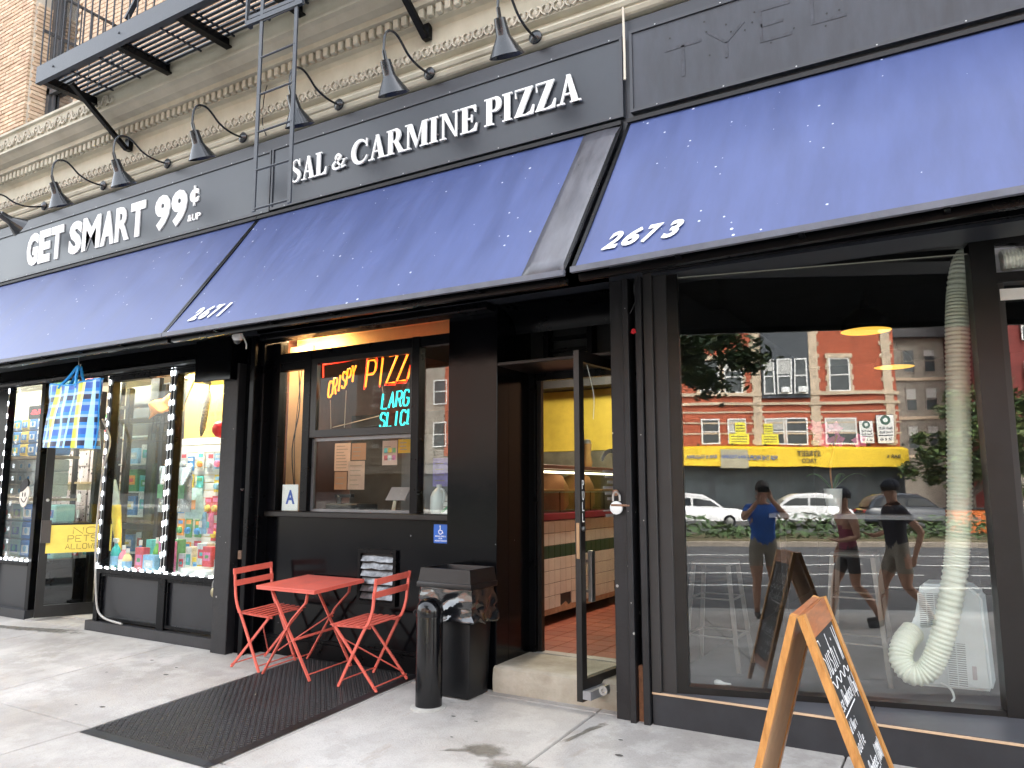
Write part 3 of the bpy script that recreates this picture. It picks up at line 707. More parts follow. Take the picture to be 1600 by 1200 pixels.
B().bar(g0, (g0.x, -.95, g0.z), .03, .03).bar(g0, g0 + Vector((0, 0, .35)), .02, .03).build('guide_arm', iron, ld)
tag(B().tube(spl([tuple(at(420, 95, -.06)), tuple(at(421, 120, -.07)), tuple(at(413, 150, -.07)), tuple(at(410, 190, -.07)), tuple(at(416, 212, -.05))], 5), .005, 5).build('hanging_wire', soot), 'thin black wire drooping on the frieze behind the ladder', 'wire')

# ------------------------------------------------------------------ discount store front (plane y = .1)
ds = thing('discount_store_front', 'black framed discount store front with lit display windows', 'storefront', (-8.3, .1, 0))
ZT = 2.74
# piers, lintel and shutter box
bx(-11.9, -6.2, .0, .3, ZT, 2.955).build('lintel', black, ds)
b = B(); b.tube([(-11.9, -.03, 2.78), (-6.55, -.03, 2.78)], .035, 8); b.build('shutter_pipe', blackm, ds, smooth=True)
B().bbox(-6.55, -6.02, -.1, .12, 2.535, 2.95, .006).build('shutter_box', black, ds)
wf = bronze
def mull(x0, x1, y0, y1, z0, z1, name='mullion', m=None): return B().bbox(x0, x1, y0, y1, z0, z1, .004).build(name, m or blackm, ds)
# right display: x -8.25 .. -6.3
for x0, x1 in ((-8.28, -8.2), (-7.18, -7.07), (-6.33, -6.22)): mull(x0, x1, .08, .17, .1, ZT)
mull(-8.2, -6.33, .075, .17, .6, .65, 'rail'); mull(-8.2, -6.33, .085, .17, ZT - .05, ZT, 'rail')
for x0, x1 in ((-8.2, -7.18), (-7.07, -6.33)):
    pn = B().box(x0, x1, .125, .14, .12, .6); pn.build('kick_panel', mat('kick_grey', (.014, .015, .018), .3, var=.2, scale=3), ds)
    f = B()
    for a in ((x0, x1, .095, .126, .12, .15), (x0, x1, .095, .126, .57, .6), (x0, x0 + .025, .096, .126, .15, .57), (x1 - .025, x1, .096, .126, .15, .57)): f.box(*a)
    f.build('panel_moulding', blackm, ds)
    bx(x0, x1, .13, .136, .65, ZT - .05).build('pane', glass('shop_pane', .012), ds)
base_m = mat('plinth_dark', (.022, .022, .024), .55, var=.3, scale=5, bump=.2, bscale=40)
bx(-8.36, -6.24, .05, .2, -.06, .1).build('plinth', base_m, ds)
bx(-8.34, -8.22, .17, .75, -.06, .1).build('plinth', base_m, ds)
# side return of the display and the recessed doorway
bx(-8.265, -8.259, .17, .75, .65, ZT).build('pane', glass('shop_pane', .012), ds)
bx(-8.275, -8.25, .17, .75, .1, .65).build('kick_panel', blackm, ds)
mull(-8.3, -8.22, .75, .83, .0, ZT, 'door_jamb', wf); mull(-9.62, -9.54, .75, .83, 0, ZT, 'door_jamb', wf)
mull(-9.0, -8.93, .75, .82, 0, ZT, 'door_jamb', wf)
mull(-9.54, -8.3, .76, .82, 2.3, 2.36, 'door_head', wf)
bx(-8.93, -8.3, .78, .786, .1, 2.3).build('pane', glass('shop_pane', .012), ds)
mull(-8.93, -8.3, .765, .8, 1.02, 1.09, 'rail', wf)
# left display
for x0, x1 in ((-11.9, -10.42), (-9.66, -9.58)): mull(x0, x1, .08, .17, .1, ZT)
mull(-10.42, -9.66, .075, .17, .6, .645, 'rail')
bx(-10.42, -9.66, .125, .14, .1, .6).build('kick_panel', MATS['kick_grey'], ds)
bx(-10.42, -9.66, .13, .136, .645, ZT).build('pane', glass('shop_pane', .012), ds)
bx(-9.625, -9.619, .17, .75, .65, ZT).build('pane', glass('shop_pane', .012), ds)
bx(-9.64, -9.61, .17, .75, 0, .65).build('kick_panel', blackm, ds)
bx(-11.9, -9.58, .05, .2, -.06, .1).build('plinth', base_m, ds)
bx(-9.6, -8.3, .3, 1.0, -.05, .035).build('threshold', concrete, ds)
# LED module strips along the frames: each module a small lit chip
led_m = glow('led_white', (.9, .95, 1.0), 5.0)
led_me = B().bbox(-.011, .011, -.006, 0, -.027, .027, .002).mesh('led_module', led_m)
led_h = B().bbox(-.03, .03, -.006, 0, -.011, .011, .002).mesh('led_module', led_m)
def led(o, p, q, step, me):
    p, q = Vector(p), Vector(q); n = int((q - p).length / step)
    for i in range(n + 1):
        c = bpy.data.objects.new('led_module', me); COL.objects.link(c); c.parent = o; c.location = p + (q - p) * (i / n) - WL[o]; c.rotation_euler = (0, random.uniform(-.12, .12), 0)
    B().bar(p, q, .004, .003).build('led_wire', whitep, o)
for lab, p, q, me in (('upright white LED strip on the left jamb of the right display', (-8.24, .072, .68), (-8.24, .072, 2.68), led_me),
                  ('upright LED strip on the left face of the display centre mullion', (-7.15, .072, .68), (-7.15, .072, 2.7), led_me),
                  ('upright LED strip on the right face of the display centre mullion', (-7.10, .072, .70), (-7.10, .072, 2.7), led_me),
                  ('row of LED chips along the sill of the first right display pane', (-8.18, .068, .665), (-7.2, .068, .665), led_h),
                  ('row of LED chips along the sill beside the padlocks', (-7.05, .068, .665), (-6.36, .068, .665), led_h),
                  ('upright LED strip at the far left edge of the left window', (-10.4, .072, .7), (-10.4, .072, 2.72), led_me),
                  ('row of LED chips along the sill of the left window behind the door', (-10.38, .068, .665), (-9.66, .068, .665), led_h)):
    t = thing('led_strip', lab, 'LED strip', p)
    led(t, p, q, .12 if me is led_h else .15, me)
# store interior
int_w = mat('store_wall_cream', (.62, .58, .5), .8, var=.06); int_y = mat('store_wall_yellow', (.75, .5, .1), .75, var=.06)
struct(bx(-12, -6.2, .83, 5, -.05, .03).build('store_floor', mat('store_lino', (.2, .19, .17), .5, var=.2)))
struct(bx(-12, -6.25, 3.6, 3.7, 0, 3.3).build('store_wall_back', int_w))
struct(bx(-6.25, -6.21, .3, 3.7, 0, 3.3).build('store_wall_right', int_y))
struct(bx(-12.1, -12, .3, 3.7, 0, 3.3).build('store_wall_left', int_w))
struct(bx(-12, -6.2, .3, 3.7, 3.15, 3.3).build('store_ceiling', int_w))
for lab, x, y in (('fluorescent ceiling tube over the right display of the discount store', -7.5, .36), ('added fluorescent tube lighting the left window shelves', -10.8, .34), ('fluorescent ceiling tube deep inside the discount store', -8.6, 2.4)):  # the left window tube is added to brighten the shelf packs
    t = thing('ceiling_light', lab, 'light', (x, y, 3.05))
    bx(x - .6, x + .6, y - .06, y + .06, 3.1, 3.148).build('housing', whitep, t)
    B().tube([(x - .58, y, 3.08), (x + .58, y, 3.08)], .018, 8).build('tube', glow('tube_light', (1, .93, .8), 260), t)
ORD = ['first', 'second', 'third', 'fourth', 'fifth', 'sixth', 'seventh', 'eighth', 'ninth']
# slatwall partition and display floor of the right window
bx(-8.2, -6.26, .17, .95, .55, .62).build('display_floor', whitep, ds)
sw = thing('slatwall', 'white slatwall panel with hooks behind the right display pane', 'wall panel', (-7.5, .8, .6))
for i in range(17):
    bx(-7.93, -7.0, .8, .82, .64 + i * .085, .64 + i * .085 + .078).build('slat', whitep, sw)
bx(-7.94, -6.27, .83, .85, .62, 3.1).build('yellow_board', int_y, sw)
bx(-6.285, -6.262, .2, .8, .62, 2.7).build('side_board', int_y, sw)
def goods(name, label, cat, group, b, m, smooth=False): return tag(b.build(name, m, smooth=smooth), label, cat, group)
PAL = [(.05, .25, .6), (.6, .08, .1), (.8, .8, .78), (.7, .2, .4), (.1, .5, .5), (.75, .55, .08), (.12, .35, .15), (.25, .5, .75), (.85, .35, .08), (.55, .6, .65)]
pm = [mat('print_%d' % i, c, .35, var=.25, scale=30) for i, c in enumerate(PAL)]
# bottles and boxes on the display floor
def bottle(x, y, h, r, m, label, trig=False):
    t = thing('cleaner_bottle', label, 'bottle', (x, y, .62), 0, 'bottles on the display floor')
    B().lathe([(r * .9, 0), (r, .01), (r, h * .55), (r * .75, h * .68), (r * .35, h * .78), (r * .33, h * .84)], (x, y, .62), n=12).build('body', m, t, smooth=True)
    if trig: B().box(x - .05, x + .025, y - .014, y + .014, .62 + h * .88, .62 + h).box(x - .03, x - .018, y - .008, y + .008, .62 + h * .7, .62 + h * .88).box(x - .012, x + .012, y - .012, y + .012, .62 + h * .82, .62 + h * .88).build('trigger', whitep, t)
    else: B().lathe([(r * .4, h * .83), (r * .4, h)], (x, y, .62), n=12).build('cap', whitep, t, smooth=True)
    B().lathe([(r * 1.02, h * .15), (r * 1.02, h * .45)], (x, y, .62), n=12, cap=(False, False)).build('wrapper', pm[(int(x * 37)) % 10], t)
bottle(-8.20, .25, .34, .055, mat('teal_bottle', (.03, .4, .4), .25, var=.05), 'teal spray bottle at the left of the display floor', True)
bottle(-8.06, .25, .27, .05, mat('pink_bottle', (.75, .25, .35), .3, var=.05), 'pink cleaner bottle next to the teal spray bottle')
bottle(-7.94, .22, .24, .05, mat('gold_bottle', (.65, .55, .3), .3, var=.05), 'pale gold detergent bottle in the middle of the display floor')
bottle(-7.84, .3, .33, .042, mat('blue_bottle', (.08, .2, .55), .3, var=.05), 'blue capped bottle behind the pale gold bottle')
bottle(-7.64, .36, .36, .04, mat('green_bottle', (.2, .55, .1), .3, var=.05), 'green topped bottle at the back of the display floor')
def pack(x, y, z, w, d, h, i, label, group, name='carton'):
    t = thing(name, label, 'box', (x, y, z), 0, group)
    B().bbox(x - w/2, x + w/2, y, y + d, z, z + h, .004).build('box', pm[i % 10], t)
    bx(x - w*.36, x + w*.36, y - .0015, y + .001, z + h*.3, z + h*.72).build('print', pm[(i + 2) % 10], t)
    bx(x - w*.2, x + w*.2, y - .003, y - .0016, z + h*.42, z + h*.58).build('emblem', pm[(i + 5) % 10], t)
pack(-7.71, .2, .62, .14, .08, .26, 1, 'red and blue carton standing beside the pale gold bottle', 'cartons in the right display')
pack(-7.54, .2, .62, .2, .1, .19, 7, 'light blue carton in front of the centre mullion', 'cartons in the right display')
pack(-7.50, .34, .62, .18, .1, .32, 3, 'pink carton behind the light blue carton', 'cartons in the right display')
pack(-7.40, .26, .62, .08, .08, .34, 4, 'slim teal carton touching the centre mullion', 'cartons in the right display')
pack(-6.74, .3, .72, .14, .1, .2, 1, 'red carton with white print on the stacked plates', 'cartons in the right display')
pack(-6.55, .5, .72, .16, .1, .3, 0, 'blue carton at the back of the right hand display pane', 'cartons in the right display')
pack(-6.48, .3, .82, .2, .1, .14, 8, 'orange lidded food box above the steel tin', 'cartons in the right display')
pack(-6.95, .4, .72, .16, .1, .22, 9, 'clear grey plastic box beside the centre mullion', 'cartons in the right display')
for i, (x, y) in enumerate([(-6.9, .3), (-6.62, .26)]):
    tag(B().lathe([(.05, 0), (.12, .01), (.14, .03), (.145, .06), (.145, .075), (.13, .08), (.0, .08)], (x, y, .625), n=24).build('plate_stack', whitep, smooth=True), ['stack of white plates beside the centre mullion', 'stack of white plates under the red carton'][i], 'plates', 'plates in the display')
tag(B().lathe([(.055, 0), (.055, .09), (.058, .092), (.058, .1)], (-6.46, .24, .71), n=18).build('steel_tin', steel, smooth=True), 'round steel tin on the display sill under the orange box', 'tin')
for i in range(9):
    x = -8.05 + i * .115; hh = random.uniform(.14, .34); k = (i * 3 + 1) % 10
    pack(x, .46, .62, .1, .1, hh, k, '%s carton in the second row of the display floor, %s from the left' % (['blue', 'red', 'white', 'pink', 'teal', 'yellow', 'green', 'light blue', 'orange', 'grey'][k], ORD[i]), 'second row of display cartons')
# hanging goods
def hang(name, px0, py0, px1, py1, y, m, label, cat, group=None, th=.03, extra=None):
    a, c = at(px0, py1, y), at(px1, py0, y)
    t = thing(name, label, cat, (a.x, y, a.z), 0, group)
    b = B()
    def f(u, v):
        bulge = th * math.sin(math.pi * u) * math.sin(math.pi * v)
        return (a.x + (c.x - a.x) * (u + .04 * math.sin(5 * v)), y - bulge + .012 * noise.noise(Vector((u * 4, v * 5, px0))), a.z + (c.z - a.z) * v)
    b.grid(f, 8, 10); b.grid(lambda u, v: Vector(f(u, v)) * 1 + Vector((0, 2 * th * math.sin(math.pi * u) * math.sin(math.pi * v) + .004, 0)), 8, 10)
    b.build('bag', m, t, smooth=True)
    w_, h_ = c.x - a.x, c.z - a.z
    bx(a.x + w_ * .25, a.x + w_ * .75, y - th - .006, y - th - .004, a.z + h_ * .3, a.z + h_ * .6).build('print', pm[int(px0) % 10], t)
    B().tube([(a.x + w_ / 2, y, c.z - .02), (a.x + w_ / 2, y + .02, c.z + .1)], .003, 5).build('hook', steel, t)
silver = mat('silver_foil', (.6, .62, .62), .25, metal=.6, var=.2, scale=18)
hang('foil_pouch', 246, 728, 266, 800, .3, silver, 'silver foil pouch with orange print left of the centre mullion', 'pouch', th=.04)
hang('foil_pouch', 276, 730, 301, 800, .3, silver, 'crumpled silver pouch with blue print right of the centre mullion', 'pouch', th=.04)
hang('clear_bag', 288, 762, 318, 810, .45, mat('aqua_film', (.5, .72, .74), .2, var=.2, scale=20), 'pale aqua plastic bag hanging low in the display', 'bag')
hang('blister_pack', 312, 800, 323, 834, .5, pm[7], 'blue blister pack hanging above the blue carton', 'blister pack', 'blister packs')
hang('blister_pack', 324, 802, 334, 834, .5, pm[3], 'pink blister pack beside the blue blister pack', 'blister pack', 'blister packs')
PALN = ['blue', 'red', 'white', 'pink', 'teal', 'yellow', 'green', 'light blue', 'orange', 'grey']
for r in range(5):
    for c in range(6):
        if random.random() < .12: continue
        x = -7.86 + c * .155 + random.uniform(-.02, .02); z = .8 + r * .25 + random.uniform(-.02, .02); i = random.randrange(10); hh = random.uniform(.08, .11)
        t = thing('hanging_card', '%s packaged article, %s row from the bottom, %s from the left on the slatwall' % (PALN[i], ORD[r], ORD[c]), 'hanging pack', (x, .78, z), 0, 'articles on the slatwall')
        bx(x - .055, x + .055, .78, .79, z - hh, z + hh).build('card', pm[i], t)
        B().lathe([(.04, 0), (.034, .03), (0, .034)], (x, .78, z - .03), (0, -1, 0), 10).build('blister', pm[(i * 3 + 2) % 10], t)
        bx(x - .04, x + .04, .778, .7799, z + hh * .4, z + hh * .8).build('print', pm[(i + 2) % 10], t)
        B().tube([(x, .79, z + hh - .01), (x, .8, z + hh + .01)], .003, 4).build('hook', steel, t)
# folded cart, umbrella, red ball, yellow tube, glass cabinet
ct = thing('folding_cart', 'black wire folding shopping cart hanging with orange cloth', 'cart', (-7.3, .7, 1.9))
c0, c1 = at(236, 690, .6), at(275, 632, .6)
wm = blackm
b = B()
for i in range(7):
    xx = c0.x + (c1.x - c0.x) * i / 6; b.tube([(xx, .6, c0.z), (xx + .03, .6, c1.z)], .005, 5)
for i in range(5):
    zz = c0.z + (c1.z - c0.z) * i / 4; b.tube([(c0.x, .6, zz), (c1.x + .02, .6, zz)], .006, 5)
b.build('basket', wm, ct)
B().tube([tuple(at(266, 690, .58)), tuple(at(296, 612, .58)), tuple(at(305, 592, .58)), tuple(at(290, 590, .58))], .011, 7).build('handle', steel, ct)
og = at(250, 640, .56)
b = B().grid(lambda u, v: (og.x - .2 + .42 * u, .56 + .02 * math.sin(9 * u + 4 * v), og.z - .1 + .17 * v + .12 * u + .02 * math.sin(7 * u)), 8, 4); b.build('cloth', pm[8], ct, smooth=True, solid=.008)
um = thing('umbrella', 'folded dark patterned umbrella hanging against the yellow wall', 'umbrella', tuple(at(316, 670, .6)))
u0, u1 = at(314, 682, .6), at(327, 605, .6)
B().tube([u0, u0.lerp(u1, .15), u0.lerp(u1, .8), u0.lerp(u1, .95)], [.012, .035, .04, .015], 9).build('canopy', mat('umbrella_cloth', (.02, .02, .025), .7, var=.2, scale=60, col2=(.4, .38, .35)), um, smooth=True)
B().tube([u0.lerp(u1, .93), u1, u1 + Vector((.01, 0, .08))], .008, 6).build('handle', blackm, um)
rp = at(345, 671, .42); tag(B().lathe([(0, -.09), (.05, -.075), (.085, -.03), (.09, .01), (.075, .055), (.04, .085), (0, .092)], rp, n=18).build('red_ball', mat('red_rubber', (.6, .02, .03), .35, var=.05), smooth=True), 'red ball at the right edge of the discount store window', 'ball')
yt = thing('foam_bat', 'yellow toy bat with clear grip standing in the display', 'toy', tuple(at(186, 870, .3)))
y0, y1 = at(186, 865, .3), at(181, 790, .3)
B().tube([y0, y0.lerp(y1, .5), y1], [.022, .045, .055], 12).build('barrel', mat('bat_yellow', (.8, .55, .03), .4, var=.08), yt, smooth=True)
y2 = at(178, 750, .3); B().tube([y1, y1.lerp(y2, .4), y2], [.05, .045, .025], 12).build('grip', mat('clear_grey', (.35, .38, .38), .2, var=.2, scale=20), yt, smooth=True)
cab = thing('glass_cabinet', 'glazed display cabinet with stacked goods behind the right display', 'cabinet', (-7.8, 1.0, .6))
q0 = at(185, 880, 1.0); q1 = at(246, 590, 1.0)
for x0, x1, z0, z1 in ((q0.x - .25, q0.x - .19, .1, q1.z), (q1.x - .12, q1.x + .05, .1, q1.z), (q0.x - .19, q1.x - .12, q1.z - .36, q1.z - .32)): bx(x0, x1, 1.0, 1.06, z0, z1).build('post', bronze, cab)
for zz in (.7, 1.15, 1.45, 1.8, 2.15): bx(q0.x - .19, q1.x - .12, 1.03, 1.35, zz, zz + .02).build('shelf', whitep, cab)
bx(q0.x - .6, q1.x + .5, 1.4, 1.42, .1, q1.z).build('back_panel', mat('cab_back', (.05, .055, .06), .4, var=.3), cab)
for i, zz in enumerate((.72, 1.17, 1.47, 1.82)):
    for j in range(2):
        x = q0.x + .02 + j * .3
        pack(x, 1.08, zz, .24, .2, .2 + .04 * ((i + j) % 3), [0, 9, 0, 2, 6, 4, 7, 2][i * 2 + j], '%s boxed article on the %s shelf of the glazed cabinet, %s one' % (PALN[[0, 9, 0, 2, 6, 4, 7, 2][i * 2 + j]], ORD[i], ['left', 'right'][j]), 'boxes in the glazed cabinet')
hg = thing('garment_rail', 'dark green and red clothes hanging behind the display centre', 'clothes', (-7.05, .8, 1.2))
for i, c in enumerate([(.05, .09, .06), (.45, .05, .05), (.12, .12, .1), (.3, .08, .2)]):
    a = at(243 + i * 6, 770, .85); m_ = mat('garment_%d' % i, c, .85, var=.4, scale=20)
    B().grid(lambda u, v: (a.x - .1 + .2 * u, .85 + .05 * math.sin(6 * u + i), a.z - .25 + .6 * v), 6, 4).build('garment', m_, hg, smooth=True, solid=.01)
# left window shelves with tissue and roll packs
sh = thing('shop_shelf', 'wooden shelves of tissue packs behind the left window', 'shelf', (-10.2, .5, .6))
wood_l = mat('shelf_wood', (.42, .3, .18), .6, var=.2, scale=4, stretch=(1, 6, 6))
for zz in (.62, 1.38, 1.92): bx(-11.6, -10.0, .42, .8, zz - .03, zz).build('board', wood_l, sh)
LEV = ['bottom', 'middle', 'top']
def row(z, xs, w, h, cols, what, shelf, group, lev):
    for i, x in enumerate(xs):
        t = thing('tissue_pack', '%s %s from the left, %s layer of the %s shelf' % (what[i % len(what)], ORD[i], LEV[lev], shelf), 'tissue pack', (x, .45, z), 0, group)
        B().bbox(x - w / 2, x + w / 2, .45, .7, z, z + h, .015).build('wrapper', cols[i % len(cols)], t)
        bx(x - w * .32, x + w * .32, .446, .4495, z + h * .25, z + h * .7).build('print', cols[(i + 1) % len(cols)], t)
        B().lathe([(w * .16, 0), (w * .16, .002)], (x, .446, z + h * .5), (0, -1, 0), 10).build('emblem', pm[(i * 3 + 8) % 10], t)
bl, wh, tl = mat('pack_blue', (.04, .2, .55), .35, var=.15, scale=15), mat('pack_white', (.78, .79, .8), .4, var=.1, scale=14), mat('pack_aqua', (.35, .65, .65), .4, var=.1)
xs = [-11.3 + i * .195 for i in range(7)]
for k in range(3): row(1.93 + k * .165, xs, .185, .16, [bl, wh, bl, pm[5]], ['blue tissue pack', 'white tissue pack', 'blue tissue pack', 'yellow tissue pack'], 'upper window', 'tissue packs on the top shelf', k)
for k in range(3): row(1.40 + k * .16, xs, .185, .155, [wh, wh, wh, pm[9]], ['white roll pack', 'white roll pack', 'white roll pack', 'grey roll pack'], 'middle window', 'roll packs on the middle shelf', k)
for k in range(3): row(.64 + k * .225, [-11.25 + i * .26 for i in range(6)], .25, .215, [bl, wh, tl], ['large blue roll pack', 'large white roll pack', 'large aqua roll pack'], 'lower window', 'roll packs on the bottom shelf', k)
ls = thing('led_sign', 'red LED sign reading & UP above the tissue packs', 'sign', tuple(at(62, 655, .3)))
a, c = at(44, 655, .3), at(92, 630, .3)
bx(a.x, c.x, .3, .33, a.z, c.z).build('case', soot, ls)
red_g = glow('led_red', (1, .03, .05), .8)
text('&UP', (0, .299, 0), X, Z, -Y, a.x + .06, c.x - .12, a.z + .05, c.z - .05, .003, 0, .03).build('lettering', red_g, ls)
B().tube([(a.x + .3, .31, c.z), (a.x + .3, .31, 3.15)], .004, 5).tube([(c.x - .1, .31, c.z), (c.x - .1, .31, 3.15)], .004, 5).build('chain', steel, ls)
# shelf seen through the doorway
s2 = thing('shop_shelf', 'shelf of spotted white boxes seen through the doorway glass', 'shelf', (-11, 1.3, 0))
for zz in (.5, 1.05, 1.6, 2.2): bx(-11.9, -10.1, 1.3, 1.7, zz - .03, zz).build('board', wood_l, s2)
for x in (-11.9, -11.0, -10.12): bx(x - .03, x + .03, 1.29, 1.34, 0, 2.5).build('post', bronze, s2)
spot = mat('spotted_box', (.6, .5, .52), .5, var=.1, scale=10, speck=((.06, .04, .05), 16, .1))
for zz in (1.05, 1.6):
    for i in range(4):
        for k in range(2):
            x = -11.65 + i * .38; z = zz + k * .22
            t = thing('spotted_box', 'spotted white carton %s from the left, %s layer of the %s doorway shelf' % (ORD[i], ['lower', 'upper'][k], 'lower' if zz < 1.3 else 'upper'), 'box', (x, 1.34, z), 0, 'spotted boxes inside the doorway')
            B().bbox(x - .175, x + .175, 1.34, 1.6, z, z + .215, .004).build('box', spot, t); bx(x - .05, x + .05, 1.338, 1.3395, z + .05, z + .16).build('print', wh, t)
for zz in (.5, 2.2):
    for i in range(6):
        k = (i * 3 + (0 if zz < 1 else 4)) % 10
        pack(-11.7 + i * .27, 1.34, zz, .22, .2, random.uniform(.2, .36), k, '%s carton %s from the left on the %s board of the doorway shelf' % (PALN[k], ORD[i], 'lowest' if zz < 1 else 'highest'), 'cartons on the doorway shelf')
# the open glass door with its paper sign
def plane_thing(a, c):
    a, c = Vector(a), Vector(c); u = (c - a); u.z = 0; L = u.length; u.normalize(); return a, u, Vector((-u.y, u.x, 0)), L
dr = thing('shop_door', 'open bronze framed glass door of the discount store', 'door', (-9.2, .3, .02))
o, u, w, L = plane_thing((-9.36, .04, .04), (-9.06, .72, .04)); H = 2.28
for a in ((0, .085, 0, H), (L - .085, L, 0, H), (.085, L - .085, 0, .13), (.085, L - .085, H - .1, H), (.085, L - .085, 1.02, 1.06)):
    B().frame(o, u, Z, w, a[0], a[1], a[2], a[3], -.022, .022).build('stile' if a[3] - a[2] > 1 else 'rail', bronze, dr)
B().frame(o, u, Z, w, .085, L - .085, .13, H - .1, -.003, .003).build('pane', glass('door_pane', .05), dr)
B().frame(o, u, Z, w, .0, .1, .84, 1.1, -.06, -.023).build('push_plate', mat('dark_plate', (.05, .04, .035), .4, var=.2), dr)
B().lathe([(.018, 0), (.018, .012), (.01, .014)], o + u * .045 + Z * 1.33 - w * .023, -w, 12).build('lock', steel, dr)
np_ = thing('paper_sign', 'yellow hand lettered paper reading NO PETS ALLOWED taped inside the door', 'sign', (-9.3, .0, .9))
yel = mat('yellow_paper', (.75, .6, .13), .8, var=.08, scale=5)
a, c = at(71, 860, .03), at(156, 804, .03)
oo = o + w * -.03
u0 = .04; 
B().frame(oo, u, Z, w, .06, L + .0, .72, 1.04, -.003, -.001).build('sheet', yel, np_)
pen = mat('pencil_grey', (.3, .24, .06), .8, var=.1)
b = B(); off = oo - w * .0035
for s, x0, x1, z0, z1 in (('NO', .33, .57, .935, 1.01), ('PETS', .28, .58, .845, .915), ('ALLOWED', .26, .66, .76, .82)): stroke_text(b, s, off, u, Z, -w, x0, x1, z0, z1, .005, flat=True)
b.build('handwriting', pen, np_)
fm = thing('face_mask', 'white smiling cardboard face with black cap hanging by the door', 'mask', tuple(at(40, 790, .0)))
fc = at(39, 775, .02)
B().prism([(p[0] * .11, p[1] * .135) for p in spl([(0, -1), (.5, -.75), (.95, .0), (1.0, .55), (.5, .9), (-.2, .8), (-.8, .4), (-.9, -.3), (-.5, -.8), (0, -1)], 4)[:-1]], fc, X, Z, -Y, 0, .012).build('face', mat('mask_white', (.7, .67, .58), .7, var=.08), fm)
B().prism([(p[0] * .11, p[1] * .135) for p in spl([(-.85, .35), (-.3, .42), (.3, .7), (.75, 1.05), (.4, 1.5), (-.2, 1.45), (-.7, 1.0), (-.85, .35)], 4)[:-1]], fc, X, Z, -Y, -.002, .016).build('cap', soot, fm)
b = B()
for ex in (-.28, .22): b.prism([(ex * .11 + q[0], .12 * .135 + q[1]) for q in arc(0, 0, .011, .028, 0, 342, 12)], fc, X, Z, -Y, .0125, .014)
b.ribbon([(p[0] * .11, p[1] * .135) for p in spl([(-.55, -.2), (-.2, -.45), (.2, -.5), (.6, -.1)], 4)], [.012] * 13, fc, X, Z, -Y, .0125, .0142)
b.build('features', soot, fm)
B().tube([fc + Vector((0, 0, -.13)), fc + Vector((0, .005, -.24))], .004, 5).build('tassel', whitep, fm)

# plaid bag on its hook
bag = thing('plaid_bag', 'blue and yellow plaid woven bag hanging from a hook under the awning', 'bag', tuple(at(115, 705, -.75)))
def plaid():
    m = bpy.data.materials.new('plaid_weave'); m.use_nodes = True; n, l = m.node_tree.nodes, m.node_tree.links; b = n['Principled BSDF']; b.inputs['Roughness'].default_value = .38
    tc = n.new('ShaderNodeTexCoord'); sx = n.new('ShaderNodeSeparateXYZ'); l.new(tc.outputs['UV'], sx.inputs[0])
    def bands(sock, cols):
        mul = n.new('ShaderNodeMath'); mul.operation = 'FRACT'; l.new(sock, mul.inputs[0])
        r = n.new('ShaderNodeValToRGB'); r.color_ramp.interpolation = 'CONSTANT'
        while len(r.color_ramp.elements) > 1: r.color_ramp.elements.remove(r.color_ramp.elements[0])
        for i, (p, c) in enumerate(cols):
            e = r.color_ramp.elements[0] if i == 0 else r.color_ramp.elements.new(p); e.position = p; e.color = (*c, 1)
        l.new(mul.outputs[0], r.inputs[0]); return r.outputs[0]
    blu, yel, wht = (.005, .2, .6), (.45, .5, .02), (.6, .75, .85)
    a = bands(sx.outputs[0], [(0, blu), (.2, (.3, .6, .85)), (.26, blu), (.42, yel), (.56, (.75, .75, .3)), (.64, blu), (.86, (.35, .65, .9))])
    rw_ = bands(sx.outputs[1], [(0, (0, 0, 0)), (.34, (.4, .4, .4)), (.46, (0, 0, 0)), (.86, (.3, .3, .3))])
    rm = bands(sx.outputs[1], [(0, (1, 1, 1)), (.12, (.04, .05, .08)), (.34, (1, 1, 1)), (.6, (.35, .45, .7)), (.86, (1, 1, 1))])
    cm_ = bands(sx.outputs[0], [(0, (1, 1, 1)), (.2, (0, 0, 0)), (.26, (1, 1, 1)), (.42, (0, 0, 0)), (.64, (1, 1, 1)), (.86, (0, 0, 0))])
    m1 = n.new('ShaderNodeMix'); m1.data_type = 'RGBA'; l.new(rw_, m1.inputs['Factor']); l.new(a, m1.inputs['A']); m1.inputs['B'].default_value = (*wht, 1)
    m2 = n.new('ShaderNodeMix'); m2.data_type = 'RGBA'; m2.blend_type = 'MULTIPLY'; l.new(cm_, m2.inputs['Factor']); l.new(m1.outputs['Result'], m2.inputs['A']); l.new(rm, m2.inputs['B'])
    mx = m2
    l.new(mx.outputs['Result'], b.inputs['Base Color']); MATS['plaid_weave'] = m; return m
bo = at(114, 651, -.75); BW, BH, BD = .86, .64, .13
b0, b1 = at(64, 690, -.75), at(164, 612, -.75)
def bagp(u, v, side):
    x = (u - .5) * BW * (.93 + .09 * v); z = (v - .5) * BH + .02 * math.cos(u * 3.1 * 2) * v + (.03 * (1 - u)) * (1 - v) 
    d = BD * (1 - .55 * v) * (math.sin(math.pi * max(.0, min(1, u))) ** .35)
    f = .014 * noise.noise(Vector((u * 5, v * 3, side))) + .012 * math.sin(u * 22 + v * 5)
    return bo + Vector((x * 1.0, -side * (d + f), z))
me_bag = B()
for s in (1, -1): me_bag.grid(lambda u, v: bagp(u, v, s), 24, 20)
def addstrip(f, n):
    me_bag.grid(f, n, 3)
addstrip(lambda u, v: bagp(u, 0, 1).lerp(bagp(u, 0, -1), v), 24)
ob = me_bag.build('body', plaid(), bag, smooth=True)
uv = ob.data.uv_layers.new(name='weave')
for lp_ in ob.data.loops:
    co = ob.data.vertices[lp_.vertex_index].co + WL[bag] - bo
    uv.data[lp_.index].uv = ((co.x / BW + .5) * 2.1 + co.y * .8, (co.z / BH + .5) * 2.9)
